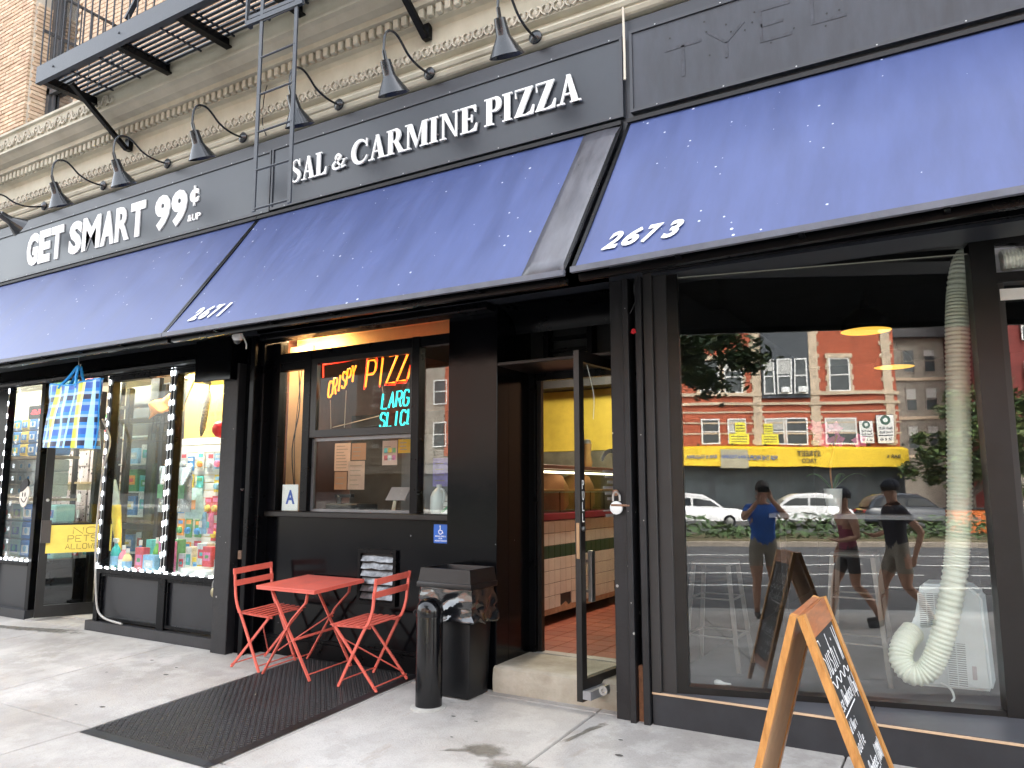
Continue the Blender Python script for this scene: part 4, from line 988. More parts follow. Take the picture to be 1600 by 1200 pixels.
strap_m = mat('blue_strap', (.01, .28, .7), .4, var=.1)
hk = at(124, 571, -.75)
for s in (1, -1):
    p0 = bagp(.25, .95, s); p1 = bagp(.62, .95, s); pm_ = Vector((hk.x, hk.y - s * .01, hk.z - .01))
    B().tube(spl([tuple(p0), tuple(p0.lerp(pm_, .5) + Vector((.015, 0, 0))), tuple(pm_), tuple(p1.lerp(pm_, .5) - Vector((.015, 0, 0))), tuple(p1)], 5), .014, 6).build('handle', strap_m, bag, smooth=True)
B().tube([bagp(i / 16, 1, 1) for i in range(17)], .007, 6).tube([bagp(i / 16, 1, -1) for i in range(17)], .007, 6).tube([bagp(0, i / 10, 1) for i in range(11)], .007, 6).tube([bagp(1, i / 10, 1) for i in range(11)], .007, 6).build('binding', strap_m, bag, smooth=True)
hk_t = B().tube(spl([(hk.x, -.75, 2.84), (hk.x - .02, -.75, 2.8), tuple(hk + Vector((0, 0, -.02))), tuple(hk + Vector((.03, 0, .01)))], 5), .004, 5)
tag(hk_t.build('wire_hook', steel), 'bent wire hook holding the plaid bag under the awning', 'hook')
# cable on the shop front, padlocks, camera
tag(B().tube(spl([tuple(at(160, 655, .02)), tuple(at(172, 690, .02)), tuple(at(160, 740, .02)), tuple(at(150, 840, .03)), tuple(at(150, 930, .04)), tuple(at(158, 962, .04)), tuple(at(190, 975, .035))], 6), .011, 6).build('grey_cable', mat('grey_cable', (.38, .37, .34), .5, var=.1), smooth=True), 'grey cable running down beside the discount store display', 'cable')
def padlock(p, label, s=1.0, m=None, r=0):
    t = thing('padlock', label, 'padlock', tuple(p), r)
    B().lathe([(.026 * s, -.012), (.03 * s, -.008), (.03 * s, .008), (.026 * s, .012)], (0, 0, -.03 * s), (0, 1, 0), 16).build('body', m or whitep, t, local=True, smooth=True)
    B().tube([Vector((.017 * s * math.cos(q), 0, .012 * s + .03 * s * math.sin(q))) if 0 < q < math.pi else Vector((.017 * s * math.cos(q), 0, .0)) for q in [-.01] + [math.pi * k / 10 for k in range(1, 10)] + [math.pi + .01]], .0055 * s, 7).build('shackle', steel, t, local=True, smooth=True)
padlock(at(339, 884, .04), 'round silver padlock at the sill of the discount store', 1.6, steel)
padlock(at(335, 918, .03), 'dull brass padlock hanging under the silver one', 1.5, mat('dull_brass', (.3, .26, .16), .4, metal=.7, var=.2))
sc = thing('security_camera', 'white dome security camera with short cable under the awning', 'camera', tuple(at(372, 527, -.55)))
cp = at(371, 526, -.5)
B().lathe([(.0, .035), (.03, .03), (.045, .01), (.046, -.01), (.035, -.03)], cp, (.15, -.2, 1), 18).build('housing', whitep, sc, smooth=True)
B().lathe([(.034, -.025), (.032, -.045), (.02, -.062), (0, -.068)], cp, (.15, -.2, 1), 16).build('lens_ball', mat('camera_lens', (.05, .055, .06), .12, var=0), sc, smooth=True)
B().box(cp.x - .06, cp.x + .1, -.52, -.48, cp.z + .045, cp.z + .055).bar(cp + Vector((0, 0, .03)), cp + Vector((.02, 0, .05)), .03).build('mount', whitep, sc)
B().tube(spl([tuple(cp + Vector((.04, 0, .04))), tuple(cp + Vector((.09, 0, -.03))), tuple(cp + Vector((.12, 0, -.08))), tuple(cp + Vector((.12, 0, -.12)))], 4), .006, 6).build('cable', whitep, sc, smooth=True)

# ------------------------------------------------------------------ pier between the stores
pier = thing('gate_pier', 'scuffed black pier with shutter guides between discount store and pizzeria', 'pier', (-6.0, .1, 0))
worn = mat('worn_black_steel', (.007, .007, .0085), .5, var=.5, scale=7, bump=.25, bscale=30, speck=((.3, .29, .27), 11, -.105))
B().bbox(-6.215, -6.0, -.02, .3, -.06, 2.7, .006).build('face', worn, pier)
B().bbox(-6.0, -5.9, .07, .4, -.03, 2.955, .005).build('web', black, pier)
B().bbox(-5.9, -5.84, .03, .4, -.03, 2.955, .005).build('guide', blackm, pier)
B().bbox(-5.84, -5.79, .1, .4, -.03, 2.955, .005).build('guide', blackm, pier)
B().bbox(-5.98, -5.93, .05, .07, .85, .93, .004).build('latch', mat('rust_latch', (.2, .13, .09), .7, var=.3), pier)
B().tube([(-5.95, .06, 1.5), (-5.95, .03, 1.5), (-5.92, .02, 1.49)], .008, 6).build('hook', steel, pier)

# ------------------------------------------------------------------ pizzeria front (panel plane y = .22)
pz = thing('pizza_storefront', 'black painted pizzeria front with sash window and dark pier', 'storefront', (-4.6, .2, 0))
PY = .22
bx(-5.79, -3.64, PY, .34, .16, 1.25).build('panel', black, pz)
bx(-5.79, -3.64, PY - .02, .34, -.05, .155).build('plinth', blackm, pz)
B().bbox(-5.79, -3.64, PY - .015, PY + .02, .155, .185, .004).build('moulding', blackm, pz)
B().bbox(-5.79, -3.62, PY - .05, .34, 1.245, 1.295, .006).build('sill', bronze, pz)
B().bbox(-3.66, -3.19, .16, .34, -.04, 2.96, .004).build('pier', black, pz)
bx(-5.79, -2.15, .0, .34, 2.962, 3.3).build('soffit_beam', black, pz)
B().bbox(-5.79, -3.2, .02, .2, 2.9, 2.96, .01).build('cornice_strip', blackm, pz)
fr = B()
def fm_(x0, x1, z0, z1, name='frame', d=.0, m=None): return B().bbox(x0, x1, PY - .02 - d, PY + .06, z0, z1, .004).build(name, m or blackm, pz)
fm_(-5.79, -5.68, 1.297, 2.9, 'jamb'); fm_(-5.36, -5.27, 1.297, 2.77, 'mullion'); fm_(-4.07, -3.99, 1.297, 2.79, 'mullion', .01); fm_(-5.68, -3.66, 2.7, 2.79, 'transom_bar', -.005); fm_(-5.68, -5.36, 2.62, 2.7, 'head', -.006)
win = glass('pizza_pane', .008)
pane2 = glass('pizza_pane_side', .07)
bx(-5.68, -5.36, PY + .02, PY + .026, 1.297, 2.62).build('pane', win, pz)
bx(-3.99, -3.66, PY + .02, PY + .026, 1.297, 2.7).build('pane', pane2, pz)
bx(-5.68, -3.66, PY + .02, PY + .026, 2.79, 2.9).build('pane', win, pz)
# two sashes
us = B(); a0, a1 = -5.27, -4.07
for q in ((a0, a0 + .075, 1.97, 2.7), (a1 - .03, a1, 1.97, 2.7), (a0 + .075, a1 - .03, 1.97, 2.035), (a0 + .075, a1 - .03, 2.655, 2.7)): us.box(q[0], q[1], PY - .012, PY + .03, q[2], q[3])
us = us.build('upper_sash', bronze, pz); bx(a0 + .075, a1 - .03, PY + .008, PY + .013, 2.035, 2.655).build('pane', win, us)
ls_ = B()
for q in ((a0 + .0, a0 + .03, 1.297, 1.96), (a1 - .02, a1, 1.297, 1.96), (a0 + .03, a1 - .02, 1.297, 1.32), (a0 + .03, a1 - .02, 1.935, 1.965)): ls_.box(q[0], q[1], PY + .032, PY + .06, q[2], q[3])
ls_ = ls_.build('lower_sash', mat('sash_steel', (.16, .16, .165), .35, metal=.4, var=.15), pz); bx(a0 + .03, a1 - .02, PY + .042, PY + .047, 1.32, 1.935).build('pane', win, ls_)
# vent grille in the panel
vt = thing('wall_vent', 'battered metal louvre vent in the black panel behind the chairs', 'vent', (-4.41, PY, .55))
v0, v1, z0, z1 = -4.62, -4.2, .53, .99
f = B()
for q in ((v0, v1, z0, z0 + .035), (v0, v1, z1 - .035, z1), (v0, v0 + .03, z0 + .035, z1 - .035), (v1 - .03, v1, z0 + .035, z1 - .035)): f.box(q[0], q[1], PY - .03, PY + .001, q[2], q[3])
f.build('frame', blackm, vt)
for i in range(6):
    zz = z0 + .05 + i * .062
    b = B().grid(lambda u, v: (v0 + .035 + (v1 - v0 - .07) * u, PY - .03 + .026 * v + .006 * noise.noise(Vector((u * 5, v, i * 3.1))), zz + .045 * v + .01 * noise.noise(Vector((u * 4, i, 1)))), 8, 2)
    b.build('louvre', mat('bent_aluminium', (.2, .205, .21), .38, metal=.6, var=.6, scale=14), vt, solid=.003)
bx(v0 + .03, v1 - .03, PY - .002, PY - .001, z0 + .03, z1 - .03).build('back', soot, vt)
# blue access sign
hs = thing('access_sign', 'small blue wheelchair sign reading RING BELL FOR ASSISTANCE', 'sign', (-3.76, .15, 1.06))
s0, s1 = -3.83, -3.69
blue_s = mat('sign_blue', (.01, .1, .45), .4, var=.05)
yq = PY - .004
bx(s0, s1, yq, PY - .001, 1.065, 1.215).build('plate', blue_s, hs)
o = (0, yq - .0005, 0)
b = B(); cx, cz = (s0 + s1) / 2, 1.167
b.ribbon([(cx + p, cz + q) for p, q in arc(-.002, -.012, .018, .018, 100, 370, 12)], [.006] * 13, o, X, Z, -Y, 0, .001)
b.ribbon([(cx - .005, cz + .026), (cx - .004, cz + .0), (cx + .014, cz - .002), (cx + .024, cz - .024)], [.007] * 4, o, X, Z, -Y, 0, .0015)
b.prism([(cx - .006 + p, cz + .034 + q) for p, q in arc(0, 0, .006, .006, 0, 330, 10)], o, X, Z, -Y, 0, .001)
b.build('wheelchair_symbol', white_l, hs)
for s, zz in (('RING BELL', 1.115), ('FOR', 1.097), ('ASSISTANCE', 1.079)):
    wv = .006 * len(s); text(s, o, X, Z, -Y, cx - wv, cx + wv, zz, zz + .011, .001, 0, .02).build('lettering', white_l, hs)
# window goods: grade card, neon, milk jug, papers, menu
ga = thing('grade_card', 'white sanitary grade card with a large blue letter A in the window corner', 'card', (-5.6, .25, 1.3))
g0_, g1_ = at(440, 797, .245), at(466, 757, .245)
b = bx(g0_.x, g1_.x, .246, .25, 1.30, g1_.z).build('card', white_l, ga)
text('A', (0, .2455, 0), X, Z, -Y, g0_.x + .05, g1_.x - .04, 1.36, g1_.z - .05, .001, 0, .03).build('letter', mat('grade_blue', (.03, .08, .35), .5, var=0), ga)
nr, ny, nc = glow('neon_red', (1, .03, .01), 1.6), glow('neon_orange', (1, .24, .015), 1.2), glow('neon_cyan', (.03, .75, .75), .75)
NY = .3
ne = thing('neon_sign', 'red and yellow neon sign reading CRISPY PIZZA hanging in the sash window', 'neon sign', (-4.6, NY, 2.3))
def px_text(s, pts, hgt, w, b=None):      # letters placed along a rising line, as tubes
    b = b or B(); n = len(s); p0, p1 = at(*pts[0], NY), at(*pts[1], NY)
    for i, c_ in enumerate(s):
        pc = p0.lerp(p1, i / max(n - 1, 1))
        for pl in STROKE[c_]:
            b.tube([pc + X * ((q[0] / 4) * w + q[1] / 6 * hgt * .12) + Z * (q[1] / 6 * hgt) for q in pl], .0085, 6)
    return b
px_text('CRISPY', ((512, 621), (548, 597)), .15, .042).build('crispy_tube', ny, ne, smooth=True)
px_text('PIZZA', ((571, 605), (637, 592)), .24, .095).build('pizza_tube', ny, ne, smooth=True)
b = B(); p0, p1 = at(571, 605, NY + .012), at(637, 592, NY + .012)
for i, c_ in enumerate('PIZZA'):
    pc = p0.lerp(p1, i / 4)
    for pl in STROKE[c_]: b.tube([pc + X * ((q[0] / 4) * .12 - .014 + q[1] / 6 * .03) + Z * (q[1] / 6 * .3 - .02) for q in pl], .006, 6)
b.build('pizza_outline', nr, ne, smooth=True)
q0, q1 = at(505, 570, NY), at(640, 548, NY)
B().tube([q0, q0.lerp(q1, .5), q1], .007, 6).tube([at(505, 590, NY), q0], .007, 6).build('border_tube', nr, ne, smooth=True)
b = B()
for a, c in (((516, 625), (517, 670)), ((541, 610), (538, 668)), ((597, 604), (600, 625)), ((520, 668), (592, 650))): b.tube([at(*a, NY + .03), at(*c, NY + .03)], .004, 5)
b.build('support', mat('neon_support', (.5, .35, .25), .5, var=.1), ne)
nl = thing('neon_sign', 'cyan neon sign reading LARGE SLICES below the word PIZZA', 'neon sign', (-4.2, NY, 2.1))
px_text('LARGE', ((596, 639), (641, 632)), .135, .056).build('large_tube', nc, nl, smooth=True)
px_text('SLICES', ((593, 668), (647, 661)), .125, .053).build('slices_tube', nc, nl, smooth=True)
jug = thing('plastic_jug', 'translucent white gallon jug on the right sill of the pizza window', 'jug', (-3.87, .33, 1.3))
jb = mat('milky_plastic', (.62, .64, .62), .3, var=.06)
b = B().lathe([(.062, 0), (.072, .012), (.075, .05), (.073, .14), (.055, .18), (.03, .205), (.02, .215), (.02, .225)], (-3.865, .33, 1.297), n=16); b.build('body', jb, jug, smooth=True)
B().lathe([(.023, .222), (.023, .24)], (-3.865, .33, 1.297), n=14).build('cap', whitep, jug, smooth=True)
B().tube(spl([(-3.82, .3, 1.50), (-3.785, .29, 1.48), (-3.785, .29, 1.42), (-3.80, .3, 1.39)], 4), .01, 6).build('handle', jb, jug, smooth=True)
def sheet(name, px0, py0, px1, py1, y, m, label, cat, lines=0, tilt=0, group=None, pic=None):
    a, c = at(px0, py1, y), at(px1, py0, y)
    t = thing(name, label, cat, (a.x, y, a.z), 0, group)
    bx(a.x, c.x, y, y + .002, a.z, c.z).build('sheet', m, t)
    if lines:
        b = B()
        for i in range(lines):
            zz = c.z - (c.z - a.z) * (i + 1) / (lines + 1); e = (c.x - a.x)
            b.box(a.x + e * .12, a.x + e * (.12 + random.uniform(.4, .76)), y - .001, y - .0004, zz - .004, zz + .004)
        b.build('print', mat('faint_print', (.3, .25, .22), .8, var=0), t)
    if pic:
        for i in range(3):
            for j in range(2):
                x = a.x + (c.x - a.x) * (.12 + .28 * i); z = a.z + (c.z - a.z) * (.2 + .3 * j)
                bx(x, x + (c.x - a.x) * .22, y - .001, y - .0004, z, z + (c.z - a.z) * .2).build('picture', pm[(i + j * 3 + 1) % 10], t)
    return t
pink = mat('warm_paper', (.62, .42, .35), .8, var=.1)
IY = .75
sheet('notice', 522, 692, 548, 736, IY, pink, 'pinkish notice at the upper left of the window board', 'paper', 8, group='papers behind the sash window')
sheet('notice', 549, 692, 572, 719, IY + .004, mat('brown_paper', (.4, .22, .14), .8, var=.1), 'brown notice at the upper right of the window board', 'paper', 3, group='papers behind the sash window')
sheet('notice', 543, 720, 570, 765, IY - .006, mat('grey_paper', (.5, .38, .34), .8, var=.15), 'grey drawing pinned at the lower right of the window board', 'paper', 5, group='papers behind the sash window')
sheet('notice', 522, 737, 542, 765, IY + .002, mat('brown_paper', (.4, .22, .14), .8), 'brown notice at the lower left of the window board', 'paper', 2, group='papers behind the sash window')
sheet('photo_menu', 597, 688, 621, 727, .5, pink, 'menu sheet with six small food pictures', 'menu', 3, pic=True)
sheet('flyer', 622, 686, 644, 708, .5, mat('orange_paper', (.75, .38, .03), .7, var=.1), 'orange flyer beside the photo menu', 'flyer', 3)
sheet('flyer', 690, 775, 706, 800, .3, paper, 'white card behind the plastic jug', 'card', 2)
tri = thing('pizza_slip', 'green and red edged slip leaning beside the jug', 'card', tuple(at(697, 803, .28)))
c = at(697, 803, .28); B().prism([(-.06, 0), (.06, 0), (.06, .09)], c, X, Z, -Y, 0, .003).build('slip', white_l, tri); B().prism([(-.06, .012), (.06, .1), (.06, .075), (-.03, .01)], c, X, Z, -Y, .0031, .004).build('green_edge', pm[6], tri)
sheet('poster', 676, 715, 706, 760, .36, mat('poster_violet', (.25, .2, .5), .6, var=.3, scale=16), 'violet and orange poster in the right side pane', 'poster', 4)
# interior of the pizzeria
pw = mat('pizzeria_orange', (.72, .4, .16), .8, var=.1); dk = mat('dark_room', (.05, .048, .05), .7, var=.2)
struct(bx(-6.2, -2.2, 5.0, 5.1, 0, 3.3).build('pizzeria_wall_back', mat('pizzeria_yellow', (.4, .3, .06), .7, var=.1)))
struct(bx(-6.2, -6.0, .35, 5.0, 0, 3.3).build('pizzeria_wall_left', mat('pizzeria_dark_red', (.09, .035, .025), .7, var=.2)))
struct(bx(-2.2, -2.0, .72, 5.0, 0, 3.3).build('pizzeria_wall_right', mat('pizzeria_brown', (.2, .11, .07), .7, var=.2)))
struct(bx(-6.2, -2.2, .35, 5.0, 3.18, 3.3).build('pizzeria_ceiling', dk))
bx(-5.9, -4.25, 1.45, 1.5, .2, 2.3).build('pizzeria_partition', dk)
tag(bpy.data.objects['pizzeria_partition'], 'dark board partition behind the pizza window', 'partition')
sb_ = thing('side_board', 'pale orange lit board behind the left strip of the pizza window', 'panel', (-5.5, .5, 1.2))
bx(-6.0, -5.70, .62, .65, 1.2, 2.95).build('board', mat('lit_plaster', (.75, .5, .3), .8, var=.12, scale=3), sb_)
B().tube(spl([(-5.85, .6, 2.7), (-5.8, .58, 2.3), (-5.88, .58, 1.9), (-5.83, .58, 1.5)], 5), .006, 5).tube(spl([(-5.8, .6, 2.75), (-5.86, .59, 2.0), (-5.82, .59, 1.4)], 5), .004, 5).build('cable', soot, sb_)
bx(-5.95, -4.0, .66, .7, 2.83, 3.1).build('upper_board', pw, sb_)
wb = bx(-4.62, -3.7, .76, .8, 1.3, 2.0).build('window_board', mat('grey_board', (.1, .1, .11), .6, var=.15)); tag(wb, 'dark grey board behind the photo menu', 'board')
def lightbox(name, label, x0, x1, y0, y1, z, m):
    t = thing(name, label, 'light', ((x0 + x1) / 2, (y0 + y1) / 2, z))
    bx(x0, x1, y0, y1, z + .021, z + .06).build('housing', whitep, t); bx(x0 + .02, x1 - .02, y0 + .02, y1 - .02, z, z + .02).build('diffuser', m, t)
warm = glow('warm_tube', (1, .68, .35), 60)
lightbox('ceiling_light', 'warm ceiling light just inside the pizza window', -5.9, -5.3, .38, .54, 3.0, warm)
lightbox('ceiling_light', 'warm ceiling light over the pizza counter', -3.7, -3.1, 2.6, 3.0, 3.08, glow('counter_light', (1, .88, .68), 55))
tm = thing('payment_terminal', 'tilted payment screen on a stand behind the lower sash', 'terminal', tuple(at(610, 800, .5)))
c = at(600, 800, .5); B().frame(c + Vector((0, .05, .1)), X, Vector((.25, .35, .9)).normalized(), Vector((0, -1, .4)).normalized(), -.02, .2, 0, .13, 0, .012).build('screen', mat('screen_grey', (.25, .22, .23), .25, var=.1), tm)
B().bar(c + Vector((.06, .05, 0)), c + Vector((.08, .06, .1)), .03).build('stand', steel, tm)
rg = thing('cash_register', 'dark cash register outline behind the lower sash', 'register', tuple(at(535, 800, .5)))
c = at(520, 800, .55); B().bbox(c.x - .1, c.x + .3, .55, .85, 1.25, 1.36, .01).build('base', soot, rg); B().bar((c.x + .02, .6, 1.36), (c.x + .05, .58, 1.44), .035).build('stalk', steel, rg)
B().frame((c.x + .0, .62, 1.42), X, Z, -Y, 0, .2, 0, .03, 0, .05).build('display', soot, rg)
struct(bx(-5.8, -3.4, .35, .9, 1.2, 1.25).build('window_counter_slab', dk))

# ------------------------------------------------------------------ pizzeria doorway
st_ = thing('door_step', 'worn tan stone step at the pizzeria door', 'step', (-2.7, .4, 0))
b = B(); nx = 24
def stp(u, v):
    x = -3.2 + 1.04 * u; e = .006 * noise.noise(Vector((x * 6, v * 3, 2)))
    P_ = [(.13, -.05), (.125 + e, .1), (.135 + e, .175), (.16, .192 + e), (.35, .196), (.7, .2)]
    k = min(int(v * 5), 4); t = v * 5 - k; a, c = P_[k], P_[k + 1]
    return (x, a[0] + (c[0] - a[0]) * t, a[1] + (c[1] - a[1]) * t)
b.grid(stp, nx, 20); b.build('tread', step_m, st_, smooth=True)
bx(-3.15, -2.2, .66, .76, .19, .207).build('threshold', mat('alu_sill', (.42, .42, .41), .4, metal=.6, var=.2), st_)
pd = thing('door_frame', 'black recessed door frame of the pizzeria with cluttered transom', 'door frame', (-2.7, .6, .2))
bx(-3.2, -3.19, .34, .74, .0, 3.2).build('reveal', black, pd)
B().bbox(-3.22, -3.13, .66, .74, .2, 2.47, .004).build('jamb', blackm, pd)
B().bbox(-3.13, -3.09, .69, .74, .2, 2.44, .004).build('jamb', bronze, pd)
B().bbox(-2.28, -2.18, .64, .74, .05, 3.1, .004).build('jamb', blackm, pd)
B().bbox(-3.13, -2.28, .68, .74, 2.40, 2.47, .004).build('head', blackm, pd)
B().bbox(-3.19, -2.2, .16, .7, 2.462, 2.49, .004).build('shelf', bronze, pd)
bx(-3.19, -2.2, .7, .76, 2.5, 3.3).build('transom_back', soot, pd)
for x in (-3.02, -2.62): B().bbox(x, x + .05, .6, .7, 2.5, 2.96, .004).build('transom_post', blackm, pd)
for z in (2.62, 2.72, 2.84): B().bbox(-2.97, -2.62, .64, .69, z, z + .03, .004).build('louvre', blackm, pd)
b = B().grid(lambda u, v: (-3.19 + .99 * u, .16 + .3 * math.sin(v * 1.5), 2.95 - .2 * (1 - math.cos(v * 1.5))), 4, 8); b.build('cove', blackm, pd, smooth=True)
B().lathe([(.07, 0), (.08, .02), (.075, .1), (.04, .12)], (-2.78, .62, 2.9), (0, -1, 0), 14).build('fan_cover', soot, pd, smooth=True)
dl = thing('pizza_door', 'open bronze glass door of the pizzeria seen edge on with PULL plate', 'door', (-2.3, .3, .1))
o, u, w, L = plane_thing((-2.365, -.11, .1), (-2.285, .62, .1)); H = 2.37
# hinge end at u = L
for a in ((0, .06, 0, H), (L - .06, L, 0, H), (.06, L - .06, 0, .14), (.06, L - .06, H - .08, H)):
    B().frame(o, u, Z, w, a[0], a[1], a[2], a[3], -.022, .022).build('stile' if a[3] - a[2] > 1 else 'rail', bronze, dl)
B().frame(o, u, Z, w, .06, L - .06, .14, H - .08, -.003, .003).build('pane', glass('pizza_door_pane', .03), dl)
B().frame(o, u, Z, w, .012, .05, 1.17, 1.48, -.0245, -.023).build('pull_plate', soot, dl)
text('P', o - w * .0255 , u, Z, -w, .018, .044, 1.40, 1.46, .001, 0, .0).build('lettering', white_l, dl)
for ch_, z in (('U', 1.325), ('L', 1.25), ('L', 1.175)): text(ch_, o - w * .0255, u, Z, -w, .018, .044, z, z + .06, .001).build('lettering', white_l, dl)
B().frame(o, u, Z, w, .075, .12, .64, .98, -.06, -.03).build('pull_handle', steel, dl)
B().frame(o, u, Z, w, .08, .1, .7, .72, -.05, .0).frame(o, u, Z, w, .08, .1, .9, .92, -.05, .0).build('handle_post', steel, dl)
B().frame(o, u, Z, w, -.002, .0, .93, 1.17, -.012, .012).build('latch_plate', mat('brass_plate', (.35, .22, .12), .4, metal=.6, var=.2), dl)
B().lathe([(.017, 0), (.017, .015), (.008, .018)], o + u * .03 + Z * 1.13 - w * .022, -w, 12).build('lock', steel, dl)
B().frame(o, u, Z, w, .0, .42, .02, .075, -.085, -.024).build('closer_bar', mat('closer_grey', (.32, .32, .33), .35, metal=.5, var=.15), dl)
B().lathe([(.03, 0), (.03, .05), (.014, .05), (.014, .03)], Vector((-2.2, -.05, .19)), (0, -1, 0), 16).build('closer_cap', steel, dl)
b = B()
for i, (z0, z1) in enumerate([(1.52, 1.535), (1.48, 1.5), (1.44, 1.46), (1.40, 1.42), (1.36, 1.38), (1.32, 1.34), (1.24, 1.25), (1.2, 1.22)]):
    b.frame(o, u, Z, w, .34 + .03 * (i % 3), .58, z0, z1, -.0045, -.0035)
b.build('decal_lines', white_l, dl)
c_ = o + u * .46 + Z * 1.56 - w * .0045
b = B().ribbon(arc(0, 0, .14, .12, 20, 160, 12), [.03] * 13, c_, u, Z, -w, 0, .001); b.build('decal_arc', mat('decal_white', (.55, .55, .52), .6, var=.3, scale=50), dl)
B().tube(spl([tuple(at(915, 562, .1)), tuple(at(922, 590, .1)), tuple(at(928, 620, .12)), tuple(at(927, 655, .12))], 5), .003, 5).build('loose_wire', whitep, dl)
padlock(at(963, 783, -.02), 'large silver padlock hooked on the gate post beside the pizza door', 1.5, whitep)
bt = thing('lock_bolt', 'rusty bolt through the gate post above the silver padlock', 'bolt', tuple(at(975, 788, -.03)))
B().tube([at(955, 789, -.03), at(984, 790, -.03)], .008, 6).build('rod', mat('rusty', (.24, .13, .08), .7, var=.4, scale=20), bt); B().lathe([(.02, 0), (.022, .012), (.012, .016)], at(963, 770, -.005), (0, -1, 0), 10).build('boss', MATS['rusty'], bt)
# counter, tiles, display case, back of house
ctn = thing('pizza_counter', 'white tiled pizza counter with maroon edge and chipped foot', 'counter', (-3.7, 2.5, .2))
CX = -3.62
bx(CX - .5, CX - .012, .8, 4.6, .34, 1.24).build('core', dk, ctn)
tile_w = mat('white_tile', (.74, .71, .64), .35, var=.08, scale=5); tile_g = mat('green_tile', (.02, .08, .055), .3, var=.1)
def tile_me(m): return B().bbox(-.012, .0, -.058, .058, -.058, .058, .004).mesh('tile', m)
tw, tg = tile_me(tile_w), tile_me(tile_g); zz0 = .41
for i in range(27):
    for j in range(7):
        yy = .9 + i * .12; z = zz0 + j * .12
        if j == 0 and (i * 7) % 11 in (0, 3, 4): continue
        o_ = bpy.data.objects.new('tile', tg if j == 4 and i % 1 == 0 and 7 <= i <= 25 else tw); COL.objects.link(o_); o_.parent = ctn
        o_.location = Vector((CX, yy, z)) - WL[ctn]
bx(CX - .5, CX + .03, .8, 4.6, 1.2, 1.26).build('edge', mat('maroon_edge', (.22, .015, .04), .4, var=.1), ctn)
b = B()
yv = .82; pts = [(yv, .36)]
while yv < 4.5: yv += random.uniform(.04, .12); pts.append((yv, .36 + random.uniform(-.035, .05)))
pts += [(4.55, .3), (.82, .3)]
b.prism(pts, (CX - .006, 0, 0), Y, Z, X, 0, .004); b.build('chipped_plaster', mat('raw_plaster', (.4, .25, .16), .9, var=.3, scale=20), ctn)
ft = struct(bx(-6, -2.2, .74, 5, .1, .198).build('pizzeria_floor', mat('tile_joint', (.25, .14, .1), .8, var=.2)))
q_m = [mat('quarry_tile_%d' % i, c, .45, var=.15, scale=9) for i, c in enumerate([(.26, .065, .036), (.22, .054, .03), (.29, .08, .044)])]
q_me = [B().bbox(-.097, .097, -.097, .097, 0, .006, .003).mesh('tile', m) for m in q_m]
for i in range(7):
    for j in range(20):
        o_ = bpy.data.objects.new('tile', random.choice(q_me)); COL.objects.link(o_); o_.parent = ft; o_.location = Vector((-3.6 + i * .2, .87 + j * .2, .1985)) - WL[ft]
dc = thing('display_case', 'glass pizza display case standing on the tiled counter', 'display case', (-3.8, 2, 1.26))
bx(CX - .03, CX - .024, .9, 4.4, 1.27, 1.7).build('front_glass', glass('case_glass', .06), dc)
B().bbox(CX - .5, CX, .9, 4.4, 1.7, 1.74, .004).build('top_shelf', mat('case_brown', (.1, .04, .03), .4, var=.2), dc)
bx(CX - .45, CX - .06, .95, 4.3, 1.46, 1.475).build('shelf', steel, dc)
B().tube([(CX - .08, .95, 1.67), (CX - .08, 4.3, 1.67)], .012, 6).build('lamp_tube', glow('case_lamp', (1, .85, .55), 3), dc)
for i in range(9): B().tube([(CX - .02, 1.0 + i * .36, 1.27), (CX - .02, 1.0 + i * .36, 1.47)], .004, 5).build('wire_guard', blackm, dc)
piz = mat('pizza_top', (.62, .3, .06), .55, var=.35, scale=22, col2=(.75, .45, .12)); cru = mat('pizza_crust', (.45, .24, .1), .8, var=.2)
for i in range(6):
    yv = 1.2 + i * .5
    t = thing('pizza', 'round cheese pizza on the shelf of the display case', 'pizza', (CX - .25, yv, 1.476), 0, 'pizzas in the display case')
    B().lathe([(.0, 0), (.19, 0), (.2, .012), (.19, .026), (.18, .02)], (CX - .25, yv, 1.476), n=24, cap=(False, False)).build('crust', cru, t, smooth=True); B().lathe([(.182, .019), (.1, .021), (0, .022)], (CX - .25, yv, 1.476), n=24, cap=(False, False)).build('topping', piz, t)
bgp = mat('brown_paper_bag', (.42, .2, .1), .8, var=.15, scale=8)
for i, yv in enumerate((2.35, 3.0)):
    b = B().lathe([(.16, 0), (.2, .06), (.2, .25), (.14, .36), (.05, .4), (.0, .4)], (CX - .28, yv, 1.28), n=18); b.v = [p + Vector((0, .03, .02)) * noise.noise(p * 6) for p in b.v]
    tag(b.build('paper_parcel', bgp, smooth=True), ['large brown wrapped parcel in the display case nearest the door', 'brown wrapped parcel further along the display case'][i], 'parcel')
hd = thing('oven_hood', 'yellow wall panel and dark oven hood behind the pizza counter', 'hood', (-4.5, 3.4, 1.7))
bx(-6, -3.3, 3.9, 3.95, 1.98, 2.75).build('yellow_panel', mat('hood_yellow', (.5, .37, .05), .5, var=.12), hd); bx(-6, -3.3, 3.85, 4.3, 1.2, 1.97).build('oven_face', mat('oven_steel', (.16, .15, .11), .4, metal=.3, var=.3), hd)
bx(-6, -3.3, 3.6, 4.3, 2.76, 3.18).build('hood_box', dk, hd)
sp_ = thing('spice_jar', 'tall glass shaker jar on the display case', 'jar', (-3.4, 2.2, 1.64))
B().lathe([(.05, 0), (.06, .05), (.04, .14), (.05, .22), (.05, .26)], (CX - .1, 2.9, 1.742), n=14).build('jar', mat('amber_jar', (.35, .22, .08), .2, var=.1), sp_, smooth=True); B().lathe([(.052, .26), (.04, .3), (0, .31)], (CX - .1, 2.9, 1.742), n=14).build('lid', steel, sp_, smooth=True)

